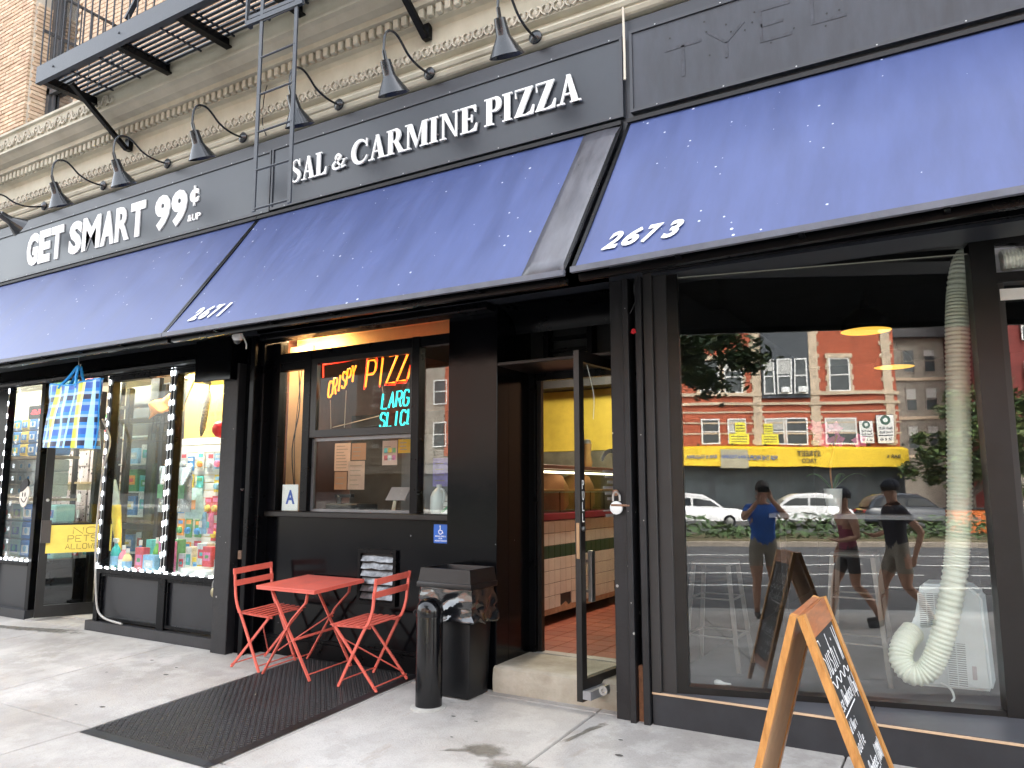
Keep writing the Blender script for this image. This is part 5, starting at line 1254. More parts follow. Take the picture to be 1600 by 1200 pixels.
# ------------------------------------------------------------------ gate post between pizzeria and sushi shop
gp = thing('gate_post', 'rust streaked black steel gate post and shutter guides beside the pizza door', 'post', (-2.0, .0, 0))
B().bbox(-2.15, -2.04, .0, .3, -.03, 2.96, .004).build('channel', worn, gp); B().bbox(-2.04, -2.0, -.035, .3, -.03, 2.96, .004).build('channel', worn, gp)
B().bbox(-1.995, -1.955, .06, .3, -.02, 2.96, .004).build('channel', blackm, gp); B().bbox(-1.95, -1.905, -.03, .3, -.03, 2.96, .004).build('channel', worn, gp)
B().bbox(-2.0, -1.95, .02, .06, -.02, .35, .004).build('rusty_foot', mat('rust_foot', (.22, .1, .05), .9, var=.4, scale=14), gp)
tag(B().lathe([(0, 0), (.02, .01), (.012, .035), (0, .04)], at(990, 522, -.03), n=7).build('red_tag', mat('red_tape', (.6, .02, .03), .5, var=.1)), 'scrap of red tape stuck in the gate post gap', 'tape')
tag(B().tube(spl([tuple(at(997, 430, -.04)), tuple(at(990, 450, -.05)), tuple(at(993, 470, -.04)), tuple(at(984, 490, -.04))], 5), .004, 5).build('loose_wire', soot), 'loose black wires at the top of the gate post', 'wire')

# ------------------------------------------------------------------ tread mat, furniture, bin, bollard
mt = thing('tread_mat', 'black diamond tread rubber mat on the pavement in front of the pizza window', 'mat', (-4.6, -.8, gz(-.8)))
def mz(y): return gz(y) + .004
m0, m1, n0, n1 = -5.24, -3.94, -1.79, .19
b = B()
pr_ = [(m0, 0), (m0 + .05, .01), (m1 - .05, .01), (m1, 0)]
vsl = []
for yy in (n0, n0 + .05, n1):
    for x, hh in pr_: vsl.append((x, yy, mz(yy) + (hh if yy != n0 else 0) + .002))
b.add(vsl, [(r * 4 + k, r * 4 + k + 1, r * 4 + k + 5, r * 4 + k + 4) for r in range(2) for k in range(3)]); b.build('base', rubber, mt)
b = B(); yy = n0 + .075; r_ = 0
while yy < n1 - .02:
    xx = m0 + .07; c_ = 0
    while xx < m1 - .06:
        sg = 1 if (r_ + c_) % 2 else -1; d = Vector((.7071, .7071 * sg, 0)); e = Vector((-d.y, d.x, 0)); c0 = Vector((xx, yy, mz(yy)))
        ring = [c0 - d * .0135, c0 + e * .0045, c0 + d * .0135, c0 - e * .0045]
        b.add([q + Z * .0115 for q in ring] + [c0 + (q - c0) * .6 + Z * .017 for q in ring], [(4, 5, 6, 7), (0, 1, 5, 4), (1, 2, 6, 5), (2, 3, 7, 6), (3, 0, 4, 7)])
        xx += .027; c_ += 1
    yy += .027; r_ += 1
tag(b.build('tread', rubber, mt), kind='stuff')
def seat_z(y): return gz(y) + .02
tb = thing('bistro_table', 'square coral folding bistro table between the two coral chairs', 'table', (-4.86, -.11, gz(-.11) + .02))
T0 = Vector((-4.86, -.11, 0)); tilt = lambda x, y, z: Vector((x, y, z + .06 * y))
tx, ty = .335, .29
top = B().bbox(-tx, tx, -ty, ty, .700, .712, .003); 
rim = B()
for q in ((-tx + .004, tx - .004, -ty + .002, -ty + .016), (-tx + .004, tx - .004, ty - .016, ty - .002), (-tx + .002, -tx + .016, -ty + .016, ty - .016), (tx - .016, tx - .002, -ty + .016, ty - .016)): rim.box(q[0], q[1], q[2], q[3], .682, .6995)
def tl(b):
    b.v = [tilt(p.x, p.y, p.z) for p in b.v]; return b
tl(top).build('table_top', coral, tb, local=True); tl(rim).build('rim', coral, tb, local=True)
for s in (-1, 1):
    y = s * .245; d = s * .012
    tl(B().bar((-.26, y, .006), (.05, y, .46), .012, .022, up=(0, 1, 0)).bar((.05, y, .46), (.2, y, .6), .012, .022, up=(0, 1, 0)).bar((.2, y, .6), (.22, y, .695), .012, .022, up=(0, 1, 0))).build('leg', coral, tb, local=True)
    tl(B().bar((.26, y - d, .006), (-.22, y - d, .695), .012, .022, up=(0, 1, 0))).build('leg', coral, tb, local=True)
    tl(B().lathe([(.009, 0), (.009, .006)], (.006, y + (.02 if s > 0 else -.012), .385), (0, -s, 0), 8)).build('rivet', coral, tb, local=True)
for p, q, r_ in (((-.235, -.245, .05), (-.235, .245, .05), .006), ((.235, -.235, .05), (.235, .235, .05), .006), ((.07, -.245, .3), (.07, .245, .3), .011), ((-.11, -.233, .2), (.04, .24, .42), .006)):
    tl(B().tube([p, q], r_, 7)).build('stretcher', coral, tb, local=True)
def chair(loc, face, label):
    t = thing('bistro_chair', label, 'chair', loc, 0, 'coral folding bistro chairs')
    def P_(f, yy, z): return tilt(face * f, yy, z)
    hw = .2
    for s in (-1, 1):
        y = s * hw; yi = s * (hw - .02)
        pts = [(-.235, .825), (-.215, .69), (-.205, .6), (-.17, .5), (-.12, .43), (.0, .22), (.12, .004)]
        b = B(); pp = spl(pts, 3)
        for a, c in zip(pp, pp[1:]): b.bar(P_(a[0], y, a[1]), P_(c[0], y, c[1]), .022, .012, up=(0, 1, 0))
        b.build('back_leg', coral, t, local=True)
        B().bar(P_(.19, yi, .435), P_(-.24, yi, .004), .02, .012, up=(0, 1, 0)).build('front_leg', coral, t, local=True)
        B().bar(P_(-.16, yi * .93, .452), P_(.22, yi * .93, .44), .012, .018, up=(0, 0, 1)).build('seat_rail', coral, t, local=True)
        B().lathe([(.011, 0), (.009, .01)], P_(.12, y, 0), n=8).build('foot', coral, t, local=True); B().lathe([(.011, 0), (.009, .01)], P_(-.24, yi, 0), n=8).build('foot', coral, t, local=True)
    for i in range(6):
        f = -.135 + i * .066
        B().frame(P_(f, 0, .462 - i * .002), X * face, Vector((0, 1, .06)).normalized(), Z, -.018, .018, -.215, .215, 0, .006).build('seat_slat', coral, t, local=True)
    for z in (.80, .70):
        ff = -.231 + (.825 - z) * .16
        B().frame(P_(ff - .008, 0, z), Vector((0, 1, .06)).normalized(), Vector((face * -.12, 0, 1)).normalized(), X * face, -.215, .215, -.024, .024, 0, .01).build('back_slat', coral, t, local=True)
    for f, z in ((.1, .045), (-.22, .03)):
        B().tube([P_(f, -hw, z), P_(f, hw, z)], .0055, 6).build('stretcher', coral, t, local=True)
    B().tube([P_(.13, -hw + .02, .36), P_(-.2, hw - .02, .05)], .006, 6).build('stretcher', coral, t, local=True)
chair((-5.34, -.11, gz(-.11) + .012), 1, 'coral bistro chair beside the pier, facing the table')
chair((-4.19, -.13, gz(-.13) + .02), -1, 'coral bistro chair beside the bollard, facing the table')
bn = thing('trash_bin', 'black square litter bin with funnel top and loose bag beside the pizza step', 'bin', (-3.42, .03, 0))
bn_m = mat('bin_plastic', (.0035, .0038, .0048), .38, var=.25, scale=6, bump=.08, bscale=90)
def tbox(x0, x1, y0, y1, z0, X0, X1, Y0, Y1, z1):
    return [(x0,y0,z0),(x1,y0,z0),(x1,y1,z0),(x0,y1,z0),(X0,Y0,z1),(X1,Y0,z1),(X1,Y1,z1),(X0,Y1,z1)], [(0,3,2,1),(4,5,6,7),(0,1,5,4),(1,2,6,5),(2,3,7,6),(3,0,4,7)]
def bev(vf, off, seg=2):
    me = bpy.data.meshes.new('t'); me.from_pydata(vf[0], [], vf[1]); bm = bmesh.new(); bm.from_mesh(me); bpy.data.meshes.remove(me)
    bmesh.ops.bevel(bm, geom=bm.edges[:], offset=off, segments=seg, affect='EDGES', profile=.6); return B().bm(bm)
BX0, BX1, BY0, BY1 = -3.6, -3.235, -.14, .12
bev(tbox(BX0, BX1, BY0, BY1, .0, BX0 - .025, BX1 + .025, BY0 - .025, BY1 + .02, .74), .016).build('body', bn_m, bn, smooth=True)
# funnel top: outer wall, lip and open well
r0, r1, s0_, s1_ = BX0 - .06, BX1 + .05, BY0 - .06, BY1 + .03
bev(tbox(r0 - .01, r1 + .01, s0_ - .01, s1_ + .008, .775, r0 - .008, r1 + .008, s0_ - .008, s1_ + .006, .815), .008).build('lip', bn_m, bn, smooth=True)
f = B(); i0 = [(r0, s0_), (r1, s0_), (r1, s1_), (r0, s1_)]; i1 = [(r0 + .015, s0_ + .012), (r1 - .015, s0_ + .012), (r1 - .015, s1_ - .006), (r0 + .015, s1_ - .006)]; i2 = [(r0 + .03, s0_ + .027), (r1 - .03, s0_ + .027), (r1 - .03, s1_ - .02), (r0 + .03, s1_ - .02)]; i3 = [(r0 + .09, s0_ + .07), (r1 - .09, s0_ + .07), (r1 - .09, s1_ - .06), (r0 + .09, s1_ - .06)]
rings = [(i0, .812), (i1, .915), (i2, .915), (i3, .62)]
f.add([(x, y, z) for rg_, z in rings for x, y in rg_], [(a * 4 + k, a * 4 + (k + 1) % 4, a * 4 + 4 + (k + 1) % 4, a * 4 + 4 + k) for a in range(3) for k in range(4)] + [(12, 13, 14, 15)])
f.build('funnel_top', bn_m, bn)
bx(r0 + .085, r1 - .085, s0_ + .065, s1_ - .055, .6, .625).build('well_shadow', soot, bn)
lin = mat('bin_liner', (.01, .0105, .012), .12, var=.2, scale=9, coat=.8, spec=.8)
def lf(u, v):
    per = [(r0 + .02, s0_ + .03), (r1 - .02, s0_ + .03), (r1 - .02, s1_ - .03), (r0 + .02, s1_ - .03), (r0 + .02, s0_ + .03)]
    k = min(int(u * 4), 3); t = u * 4 - k; x = per[k][0] + (per[k + 1][0] - per[k][0]) * t; y = per[k][1] + (per[k + 1][1] - per[k][1]) * t
    cx_, cy_ = (r0 + r1) / 2, (s0_ + s1_) / 2; d = Vector((x - cx_, y - cy_, 0)).normalized()
    am = .03 * abs(noise.noise(Vector((u * 9, v * 2.5, 1.3)))) + .035 * noise.noise(Vector((u * 16 + v * 3, v * 4, 5)))
    out = .012 + am * (.3 + v) + .02 * v
    z = .785 - v * (.25 + .05 * noise.noise(Vector((math.cos(u * 6.28) * 2, math.sin(u * 6.28) * 2, 9))))
    p = Vector((x, y, z)) + d * max(out, .004); p.y = min(p.y, .155); return p
B().grid(lf, 96, 14).build('liner', lin, bn, smooth=True, solid=.002)
bl_ = thing('bollard', 'glossy black steel bollard with domed cap in front of the bin', 'bollard', (-3.425, -.36, gz(-.36)))
gl_b = mat('gloss_black', (.0035, .0037, .0045), .13, var=.2, scale=5, bump=.03, bscale=20, speck=((.2, .2, .2), 14, -.16))
o = Vector((-3.425, -.36, gz(-.36)))
B().lathe([(.095, -.03), (.095, .62), (.094, .625)], o, n=32).build('post', gl_b, bl_, smooth=True)
B().lathe([(.098, .623), (.0985, .63), (.098, .665), (.09, .7), (.07, .73), (.04, .748), (0, .754)], o, n=32).build('cap', gl_b, bl_, smooth=True)
B().lathe([(.13, -.01), (.125, .008), (.1, .014)], o, n=24).build('base_ring', mat('cement_ring', (.36, .35, .32), .9, var=.2, scale=20), bl_)

# ------------------------------------------------------------------ sushi shop front: glazing turned 13 degrees from the facade
WA = R(13); W0 = Vector((-1.68, .1, 0)); ua = Vector((math.cos(WA), math.sin(WA), 0)); wi = Vector((-math.sin(WA), math.cos(WA), 0))
ss = thing('sushi_storefront', 'dark framed sushi shop window over a grey tiled plinth', 'storefront', (-.8, .3, 0))
dkf = mat('dark_bronze_frame', (.007, .0068, .0068), .35, metal=.2, var=.2, scale=7)
def fr_(s0, s1, z0, z1, c0=-.05, c1=.06, name='frame', m=None): return B().frame(W0, ua, Z, wi, s0, s1, z0, z1, c0, c1).build(name, m or dkf, ss)
B().bbox(-1.9, -1.835, -.005, .3, .2, 3.03, .004).build('pilaster', mat('grey_pilaster', (.019, .018, .018), .45, var=.2, scale=3), ss); B().bbox(-1.835, -1.74, .02, .3, .2, 3.03, .004).build('pilaster', MATS['grey_pilaster'], ss)
fr_(-.075, -.0, .2, 3.04, name='stile'); fr_(0, 1.765, .2, .25, name='rail'); fr_(1.765, 1.9, .2, 3.04, -.06, .07, 'mullion'); fr_(0, 1.765, 3.0, 3.04, name='rail')
rw = glass('sushi_pane', .085, (.95, .97, .96))
fr_(0, 1.765, .25, 3.0, .0, .006, 'pane', rw)
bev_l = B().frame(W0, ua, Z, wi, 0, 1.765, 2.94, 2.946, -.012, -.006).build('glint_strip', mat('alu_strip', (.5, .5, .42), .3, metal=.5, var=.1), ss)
fr_(1.9, 3.6, 2.74, 2.8, name='transom_bar'); fr_(1.9, 3.6, 2.98, 3.04, name='rail'); fr_(1.9, 3.6, .2, .28, name='rail')
fr_(1.94, 3.6, .28, 2.74, .0, .006, 'pane', rw); fr_(1.9, 1.94, .28, 2.74, -.03, .05, 'stile', mat('grey_pilaster', (.019, .018, .018)))
# plinth of large grey tiles, tan edge trim, sloping sill
pl_ = bx(-1.9, 4, .022, .3, -.06, .19).build('plinth', joint_m, ss)
xs_ = [-1.9, -.62, .62, 1.9, 3.2]
for a, c in zip(xs_, xs_[1:]):
    B().bbox(a + .003, c - .003, .0, .022, -.05, .188, .002).build('tile', greym, pl_)
    b = B(); e = .003
    ya0, ya1 = .1 + (a + e + 1.68) * math.tan(WA) + .0, .1 + (c - e + 1.68) * math.tan(WA)
    b.add([(a + e, .012, .203), (c - e, .012, .203), (c - e, ya1, .222), (a + e, ya0, .222), (a + e, .012, .19), (c - e, .012, .19), (c - e, ya1, .2), (a + e, ya0, .2)], [(0, 1, 2, 3), (0, 4, 5, 1), (1, 5, 6, 2), (2, 6, 7, 3), (3, 7, 4, 0)])
    b.build('sill_tile', mat('grey_sill', (.075, .077, .086), .35, var=.2, scale=3), pl_)
B().bbox(-1.9, 4, -.006, .012, .1885, .2, .0013).build('edge_trim', tan_m, ss)
bx(-1.9, 4, .0, 1.6, 3.045, 3.3).build('soffit', soot, ss); B().bbox(-1.9, 4, -.03, .08, 2.98, 3.06, .004).build('soffit_beam', blackm, ss)
# room
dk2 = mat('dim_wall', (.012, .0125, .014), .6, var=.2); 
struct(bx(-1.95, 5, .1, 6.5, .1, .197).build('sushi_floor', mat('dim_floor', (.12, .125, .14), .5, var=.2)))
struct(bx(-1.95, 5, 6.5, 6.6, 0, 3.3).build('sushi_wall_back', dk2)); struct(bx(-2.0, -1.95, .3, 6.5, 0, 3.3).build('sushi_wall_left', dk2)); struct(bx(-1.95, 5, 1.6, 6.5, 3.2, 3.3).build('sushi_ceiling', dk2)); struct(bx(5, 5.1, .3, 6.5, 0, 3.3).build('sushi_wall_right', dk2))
# air conditioner with its ribbed hose
ac = thing('air_conditioner', 'white portable air conditioner on the floor behind the sushi shop window', 'air conditioner', (-.2, .95, .2))
ac_m = mat('ac_white', (.78, .83, .85), .35, var=.04)
YA = .74
def apx(*p): q = at(p[0], p[1], YA); return (q.x, q.z)
prof = [apx(1437, 912), apx(1508, 914), apx(1534, 932), apx(1552, 1082), apx(1415, 1070), apx(1393, 1010), apx(1428, 968)]
bm = bmesh.new()
v0 = [bm.verts.new((x, YA, z)) for x, z in prof]; v1 = [bm.verts.new((x + .02, YA + .3, z)) for x, z in prof]
bm.faces.new(v0); bm.faces.new(v1[::-1]); [bm.faces.new((v0[i], v1[i], v1[(i + 1) % 7], v0[(i + 1) % 7])) for i in range(7)]
bmesh.ops.recalc_face_normals(bm, faces=bm.faces); bmesh.ops.bevel(bm, geom=bm.edges[:], offset=.018, segments=3, affect='EDGES')
B().bm(bm).build('body', ac_m, ac, smooth=True)
def grille(p0, p1, n, cols):
    a, c = at(*p0, YA - .004), at(*p1, YA - .004); x0, x1, z0, z1 = a.x, c.x, c.z, a.z
    g = bx(x0, x1, YA - .004, YA - .001, z0, z1).build('grille', mat('grille_dark', (.12, .13, .13), .6, var=0), ac)
    for i in range(n):
        z = z0 + (z1 - z0) * (i + .5) / n
        bx(x0, x1, YA - .012, YA - .0042, z - (z1 - z0) / n * .3, z + (z1 - z0) / n * .3).build('louvre', ac_m, g)
    for i in range(cols + 1):
        x = x0 + (x1 - x0) * i / cols; bx(x - .003, x + .003, YA - .013, YA - .004, z0, z1).build('rib', ac_m, g)
grille((1434, 926), (1475, 980), 16, 3); grille((1478, 1004), (1514, 1076), 20, 2)
tagp = at(1523, 1052, YA - .002); bx(tagp.x - .012, tagp.x + .012, YA - .003, YA - .001, tagp.z - .04, tagp.z + .04).build('rating_label', mat('label_pink', (.5, .45, .47), .6, var=.1), ac)
B().tube(spl([tuple(at(1470, 1068, YA - .02)), tuple(at(1485, 1076, YA - .05)), tuple(at(1491, 1090, YA - .1)), tuple(at(1487, 1096, YA - .12))], 4), .007, 6).build('drain_tube', whitep, ac, smooth=True)
hs_m = mat('hose_plastic', (.78, .8, .68), .4, var=.06)
hp = [tuple(at(*p, y)) for p, y in [((1428, 985), .72), ((1412, 1005), .64), ((1408, 1030), .60), ((1425, 1052), .585), ((1450, 1046), .59), ((1468, 1010), .595), ((1483, 950), .6), ((1494, 880), .6), ((1499, 800), .6), ((1499, 700), .6), ((1497, 600), .61), ((1496, 500), .63), ((1501, 430), .66), ((1516, 396), .7), ((1550, 388), .74), ((1600, 384), .8)]]
path = spl(hp, 60); 
# even spacing
ev = [Vector(path[0])]; acc = 0
for a, c in zip(path, path[1:]):
    d = (Vector(c) - Vector(a)).length; acc += d
    if acc >= .0048: ev.append(Vector(c)); acc = 0
rs = [.066 + (.006 if (i // 2) % 2 else -.001) for i in range(len(ev))]
tag(B().tube(ev, rs, 18, True).build('exhaust_hose', hs_m, smooth=False), 'cream ribbed exhaust hose rising from the air conditioner to the transom', 'hose')
bgg = thing('plastic_bag', 'crumpled clear plastic bag taped round the hose end over the door', 'bag', tuple(at(1570, 395, .6)))
s_a, s_b = 1.93, 2.9
B().frame(W0, ua, Z, wi, 1.9, 2.9, 2.8, 2.98, .05, .056).build('backing', mat('film_grey', (.8, .8, .83), .4, var=.25, scale=6), bgg)
b = B().grid(lambda u, v: W0 + ua * (1.905 + .8 * u) + Z * (2.79 + .19 * v) + wi * (-.035 - .03 * abs(noise.noise(Vector((u * 6, v * 4, 3))))), 24, 10); b.build('film', glass('bag_film', .1, (.95, .95, .97), .3), bgg, smooth=True)
ev2 = [W0 + ua * (1.95 + .0048 * i) + Z * (2.89 + .0003 * i) + wi * (.02) for i in range(130)]
hz = B().tube(ev2, [.062 + (.006 if (i // 2) % 2 else -.001) for i in range(130)], 16); hz.build('hose_end', hs_m, bgg)
pn = thing('paper_strip', 'plain cream card taped under the door transom', 'card', tuple(W0 + ua * 2 + Z * 2.65)); B().frame(W0, ua, Z, wi, 1.915, 2.055, 2.63, 2.70, -.036, -.032).build('card', paper, pn)
ns = thing('paper_notice', 'pale hand written notice on the sushi shop door glass', 'notice', tuple(W0 + ua * 2.1 + Z * 1.5)); B().frame(W0, ua, Z, wi, 2.02, 2.3, 1.52, 1.7, -.004, -.002).build('sheet', mat('pale_yellow', (.72, .7, .55), .8, var=.05), ns)
b = B()
for i, z in enumerate((1.66, 1.61, 1.56)): b.frame(W0, ua, Z, wi, 2.06 + .02 * i, 2.26 - .03 * i, z, z + .012, -.005, -.0042)
b.build('handwriting', mat('faint_pen', (.5, .48, .4), .8, var=0), ns)
# things inside the sushi shop
for i, (px, py, y, r) in enumerate([(1353, 518, 1.9, .2), (1397, 574, 4.0, .2)]):
    p = at(px, py, y); t = thing('pendant_lamp', ['nearer pendant lamp with glowing yellow inside behind the sushi window', 'further pendant lamp with glowing yellow inside'][i], 'lamp', tuple(p))
    B().lathe([(r, 0), (r * .97, .03), (r * .8, .11), (r * .5, .17), (r * .2, .19), (r * .14, .26)], p, n=28, cap=(False, True)).build('shade', soot, t, smooth=True)
    B().lathe([(r * .96, .004), (r * .9, .02), (r * .7, .03), (0, .035)], p, n=28, cap=(False, False)).build('glowing_disc', glow('pendant_glow', (1, .55, .07), .45), t, smooth=True)
    B().tube([p + Z * .26, (p.x, p.y, 3.2)], .006, 6).build('cord', soot, t)
el = thing('emergency_light', 'white emergency light box on the dark wall above the window reflections', 'light', tuple(at(1205, 495, 3)))
a, c = at(1194, 500, 3), at(1210, 472, 3); B().bbox(a.x, c.x, 3, 3.1, a.z, c.z, .01).build('case', whitep, el); hc = at(1208, 464, 2.95); B().lathe([(.05, 0), (.07, .05), (.065, .09)], hc, (-.3, -1, -.3), 14).build('head', whitep, el, smooth=True)
cn = thing('inner_counter', 'pale ledge inside the sushi shop carrying the flower pot', 'counter', (-.7, .95, .2))
pt_ = at(1303, 803, .9); bx(-1.3, .0, .82, 1.08, pt_.z - .03, pt_.z).build('top', mat('ledge_grey', (.22, .22, .23), .5, var=.1), cn)
for x in (-1.25, -.05): B().bbox(x - .02, x + .02, 1.0, 1.04, .2, pt_.z - .031, .0013).build('leg', dk2, cn)
fp = thing('flower_pot', 'white flower pot with a thin stem on the ledge behind the sushi window', 'flower pot', tuple(pt_))
r_ = .062; B().lathe([(r_ * .7, 0), (r_ * .74, .005), (r_, .17), (r_ * 1.02, .175), (r_ * .95, .175), (r_ * .9, .16), (0, .158)], (pt_.x, .92, pt_.z), n=24, cap=(True, False)).build('pot', whitep, fp, smooth=True)
stm = spl([(pt_.x, .92, pt_.z + .15), (pt_.x - .01, .92, pt_.z + .3), (pt_.x + .02, .92, pt_.z + .46), (pt_.x + .05, .91, pt_.z + .55)], 6); B().tube(stm, .006, 6).build('stem', mat('stem_orange', (.45, .2, .07), .6, var=.1), fp)
fl = mat('orchid_pink', (.75, .2, .4), .6, var=.25, scale=25)
for i in range(7):
    c = Vector(stm[-1]) + Vector((random.uniform(-.14, .14), random.uniform(-.05, .05), random.uniform(-.06, .1))); b = B()
    for k in range(5):
        a = k * 1.257 + i; d = Vector((math.cos(a), -.2, math.sin(a))); e = d.cross(Y).normalized() * .02
        b.add([c, c + d * .03 + e, c + d * .055, c + d * .03 - e], [(0, 1, 2, 3)])
    b.build('blossom', fl, fp)
lf_m = mat('pot_leaf', (.05, .13, .03), .5, var=.3)
for i in range(5):
    a = i * 1.3; b = B(); q = Vector((pt_.x, .92, pt_.z + .16)); d = Vector((math.cos(a), math.sin(a) * .6, 0))
    b.grid(lambda u, v: q + d * (.22 * u) + Vector((-d.y, d.x, 0)) * ((v - .5) * .05 * math.sin(math.pi * min(1, u + .08))) + Z * (.12 * math.sin(2.2 * u)), 6, 2); b.build('leaf', lf_m, fp, smooth=True, solid=.002)
def stool(px, py, y, label):
    p = at(px, py, y); h = p.z - .2; t = thing('bar_stool', label, 'stool', (p.x, y, .2), 0, 'pale metal stools inside the sushi shop'); m_ = mat('stool_metal', (.2, .19, .175), .4, metal=.3, var=.1)
    B().bbox(p.x - .15, p.x + .15, y - .15, y + .15, p.z - .03, p.z, .015).build('seat', m_, t)
    for sx in (-1, 1):
        for sy in (-1, 1): B().bar((p.x + sx * .13, y + sy * .13, p.z - .03), (p.x + sx * .2, y + sy * .2, .2), .03, .02).build('leg', m_, t)
    for zz in (.3, .65):
        k = .13 + .07 * (1 - (.2 + h * zz - .2) / h); b = B()
        for q, w_ in (((-k, -k), (k, -k)), ((k, -k), (k, k)), ((k, k), (-k, k)), ((-k, k), (-k, -k))): b.bar((p.x + q[0], y + q[1], .2 + h * zz), (p.x + w_[0], y + w_[1], .2 + h * zz), .018, .01)
        b.build('foot_rail', m_, t)
stool(1118, 875, 1.0, 'pale metal stool at the left end of the sushi window'); stool(1335, 862, 1.1, 'pale metal stool behind the chalk board, near the hose')
tag(B().tube(spl([tuple(at(1117, 1066, .28)), tuple(at(1130, 1068, .27)), tuple(at(1142, 1069, .26))], 3), [.014, .02, .02, .012, .008, .006, .005], 8).build('small_tube', whitep, smooth=True), 'small white tube lying inside the window corner', 'tube')

# ------------------------------------------------------------------ chalk board A-frame on the pavement
af = thing('chalkboard_sign', 'wooden A-frame chalk board reading Sushi W standing on the pavement', 'chalkboard', (-.66, -1.28, gz(-1.28)))
wood = mat('orange_wood', (.5, .21, .045), .4, var=.3, scale=6, stretch=(6, 6, 1.2), bump=.06, col2=(.6, .29, .08), coat=.2)
wood2 = mat('brown_wood', (.3, .1, .035), .4, var=.35, scale=9, stretch=(6, 1, 6), coat=.2)
chalk = mat('chalkboard', (.022, .023, .025), .55, var=.5, scale=5)
AY0, AY1, ZR_ = -1.55, -1.0, .985
p_l = at(1185, 1200, AY0); p_r = at(1340, 1200, AY0)
rx = -.672
def panel(sgn, apex_x, foot):   # one leaf: frame in the plane spanned by y and the slanted side
    apex = Vector((apex_x, AY0, ZR_)); t = (Vector((foot.x, AY0, foot.z)) - apex); k = (ZR_ - gz(-1.28)) / (apex.z - foot.z); t *= k; Ln = t.length; dn = t.normalized()
    v = Vector((0, 1, .03)).normalized(); nrm = dn.cross(v) * sgn
    nrm = nrm.normalized(); Wd = AY1 - AY0; return apex, dn, v, nrm, Ln, Wd
for sgn, ax_, foot, nm in ((-1, rx - .012, p_l, 'left'), (1, rx + .012, p_r, 'right')):
    apex, dn, v, nrm, Ln, Wd = panel(1, ax_, foot)
    if nrm.x * sgn < 0: nrm = -nrm
    for a in ((0, Ln, 0, .05), (0, Ln, Wd - .05, Wd)): B().frame(apex, dn, v, nrm, a[0], a[1], a[2], a[3], -.012, .016).build('upright', wood, af)
    for a in ((.0, .1, .05, Wd - .05), (Ln - .22, Ln - .16, .05, Wd - .05)): B().frame(apex, dn, v, nrm, a[0], a[1], a[2], a[3], -.012, .014).build('crosspiece', wood2, af)
    B().frame(apex, dn, v, nrm, .1, Ln - .22, .05, Wd - .05, .0, .006).build('slate', chalk, af); B().frame(apex, dn, v, nrm, .1, Ln - .22, .05, Wd - .05, -.006, -.0005).build('backing', mat('plywood', (.42, .27, .15), .7, var=.15, scale=5), af)
    # chalk writing: reads along v for the right leaf, against it for the left leaf
    uu = v if sgn > 0 else -v; o_ = apex + nrm * .0065 + (v * 0 if sgn > 0 else v * Wd)
    cm = mat('chalk_white', (.75, .76, .76), .9, var=.15, scale=60); b = B(); up_ = -dn
    def line(s, x0, x1, d0, d1, r): stroke_text(b, s, o_ , uu, up_, nrm, x0, x1, -d1, -d0, r, flat=True)
    line('Sushi W', .075, .47, .12, .265, .0022)
    b.ribbon([(.07 + .4 * i / 24, -.30 + .018 * math.sin(i * 1.05)) for i in range(25)], [.0055] * 25, o_, uu, up_, nrm, 0, .0015)
    line('ese Omakase', .07, .36, .335, .40, .0013); line('(15p)', .38, .49, .335, .405, .0013); b.ribbon([(.07, -.42), (.36, -.415)], [.004] * 2, o_, uu, up_, nrm, 0, .0015)
    line('ed Nori', .07, .24, .44, .485, .0012); line('oodle', .07, .26, .505, .56, .0012)
    line('ese Omakase', .07, .34, .61, .67, .0013); line('(1800)', .36, .49, .61, .68, .0013); b.ribbon([(.07, -.69), (.35, -.685)], [.004] * 2, o_, uu, up_, nrm, 0, .0015)
    line('ed Nookie', .07, .28, .71, .76, .0012); line('umi Seri  nori', .07, .42, .785, .83, .0011)
    b.build('chalk_writing', cm, af)
    ap2, fr2 = apex, dn
chm = mat('chain_dark', (.06, .055, .05), .5, metal=.6, var=.2)
pA = Vector((rx - .012, AY0 + .03, ZR_)).lerp(Vector((p_l.x, AY0 + .03, p_l.z)), 1.08); pB = Vector((rx + .012, AY0 + .03, ZR_)).lerp(Vector((p_r.x, AY0 + .03, p_r.z)), 1.0)
b = B(); n = 22
for i in range(n):
    q = pA.lerp(pB, (i + .5) / n); q.z -= .1 * math.sin(math.pi * (i + .5) / n); tdir = (pB - pA).normalized(); up_ = Z if i % 2 else Y
    b.tube([q + tdir * (.008 * math.cos(a * 1.047)) + up_ * (.004 * math.sin(a * 1.047)) for a in range(7)], .0014, 4, False)
b.build('chain', chm, af)

# ------------------------------------------------------------------ the street behind the camera, seen in the glass
# road lines
for i, (x0, x1, y) in enumerate([(-3, 1.2, -10.2), (1.9, 5.5, -10.2), (6.3, 10, -10.2), (-2, 5, -12.4), (6, 13, -12.4), (0, 4.5, -14.6), (5.2, 9, -14.6), (10, 14, -14.6), (-30, 40, -17.2)]):
    struct(bx(x0, x1, y - .06, y + .06, ZR + .002, ZR + .006).build('road_line', roadpaint))
struct(B().bbox(-60, 60, -25, -20.5, ZR - .05, ZR + .16, .02).build('median_kerb', mat('median_stone', (.26, .22, .18), .85, var=.2)))
struct(bx(-60, 60, -24.8, -20.7, ZR + .161, ZR + .2).build('median_soil', mat('soil', (.12, .1, .05), .95, var=.3)))
struct(bx(-80, 80, -75, -41.5, ZR - .05, ZR + .15).build('far_sidewalk', mat('far_concrete', (.36, .35, .33), .85, var=.2)))
leafA = [mat('leaf_%d' % i, c, .55, var=.25, scale=3) for i, c in enumerate([(.05, .095, .025), (.035, .07, .02), (.075, .12, .03), (.09, .115, .028)])]
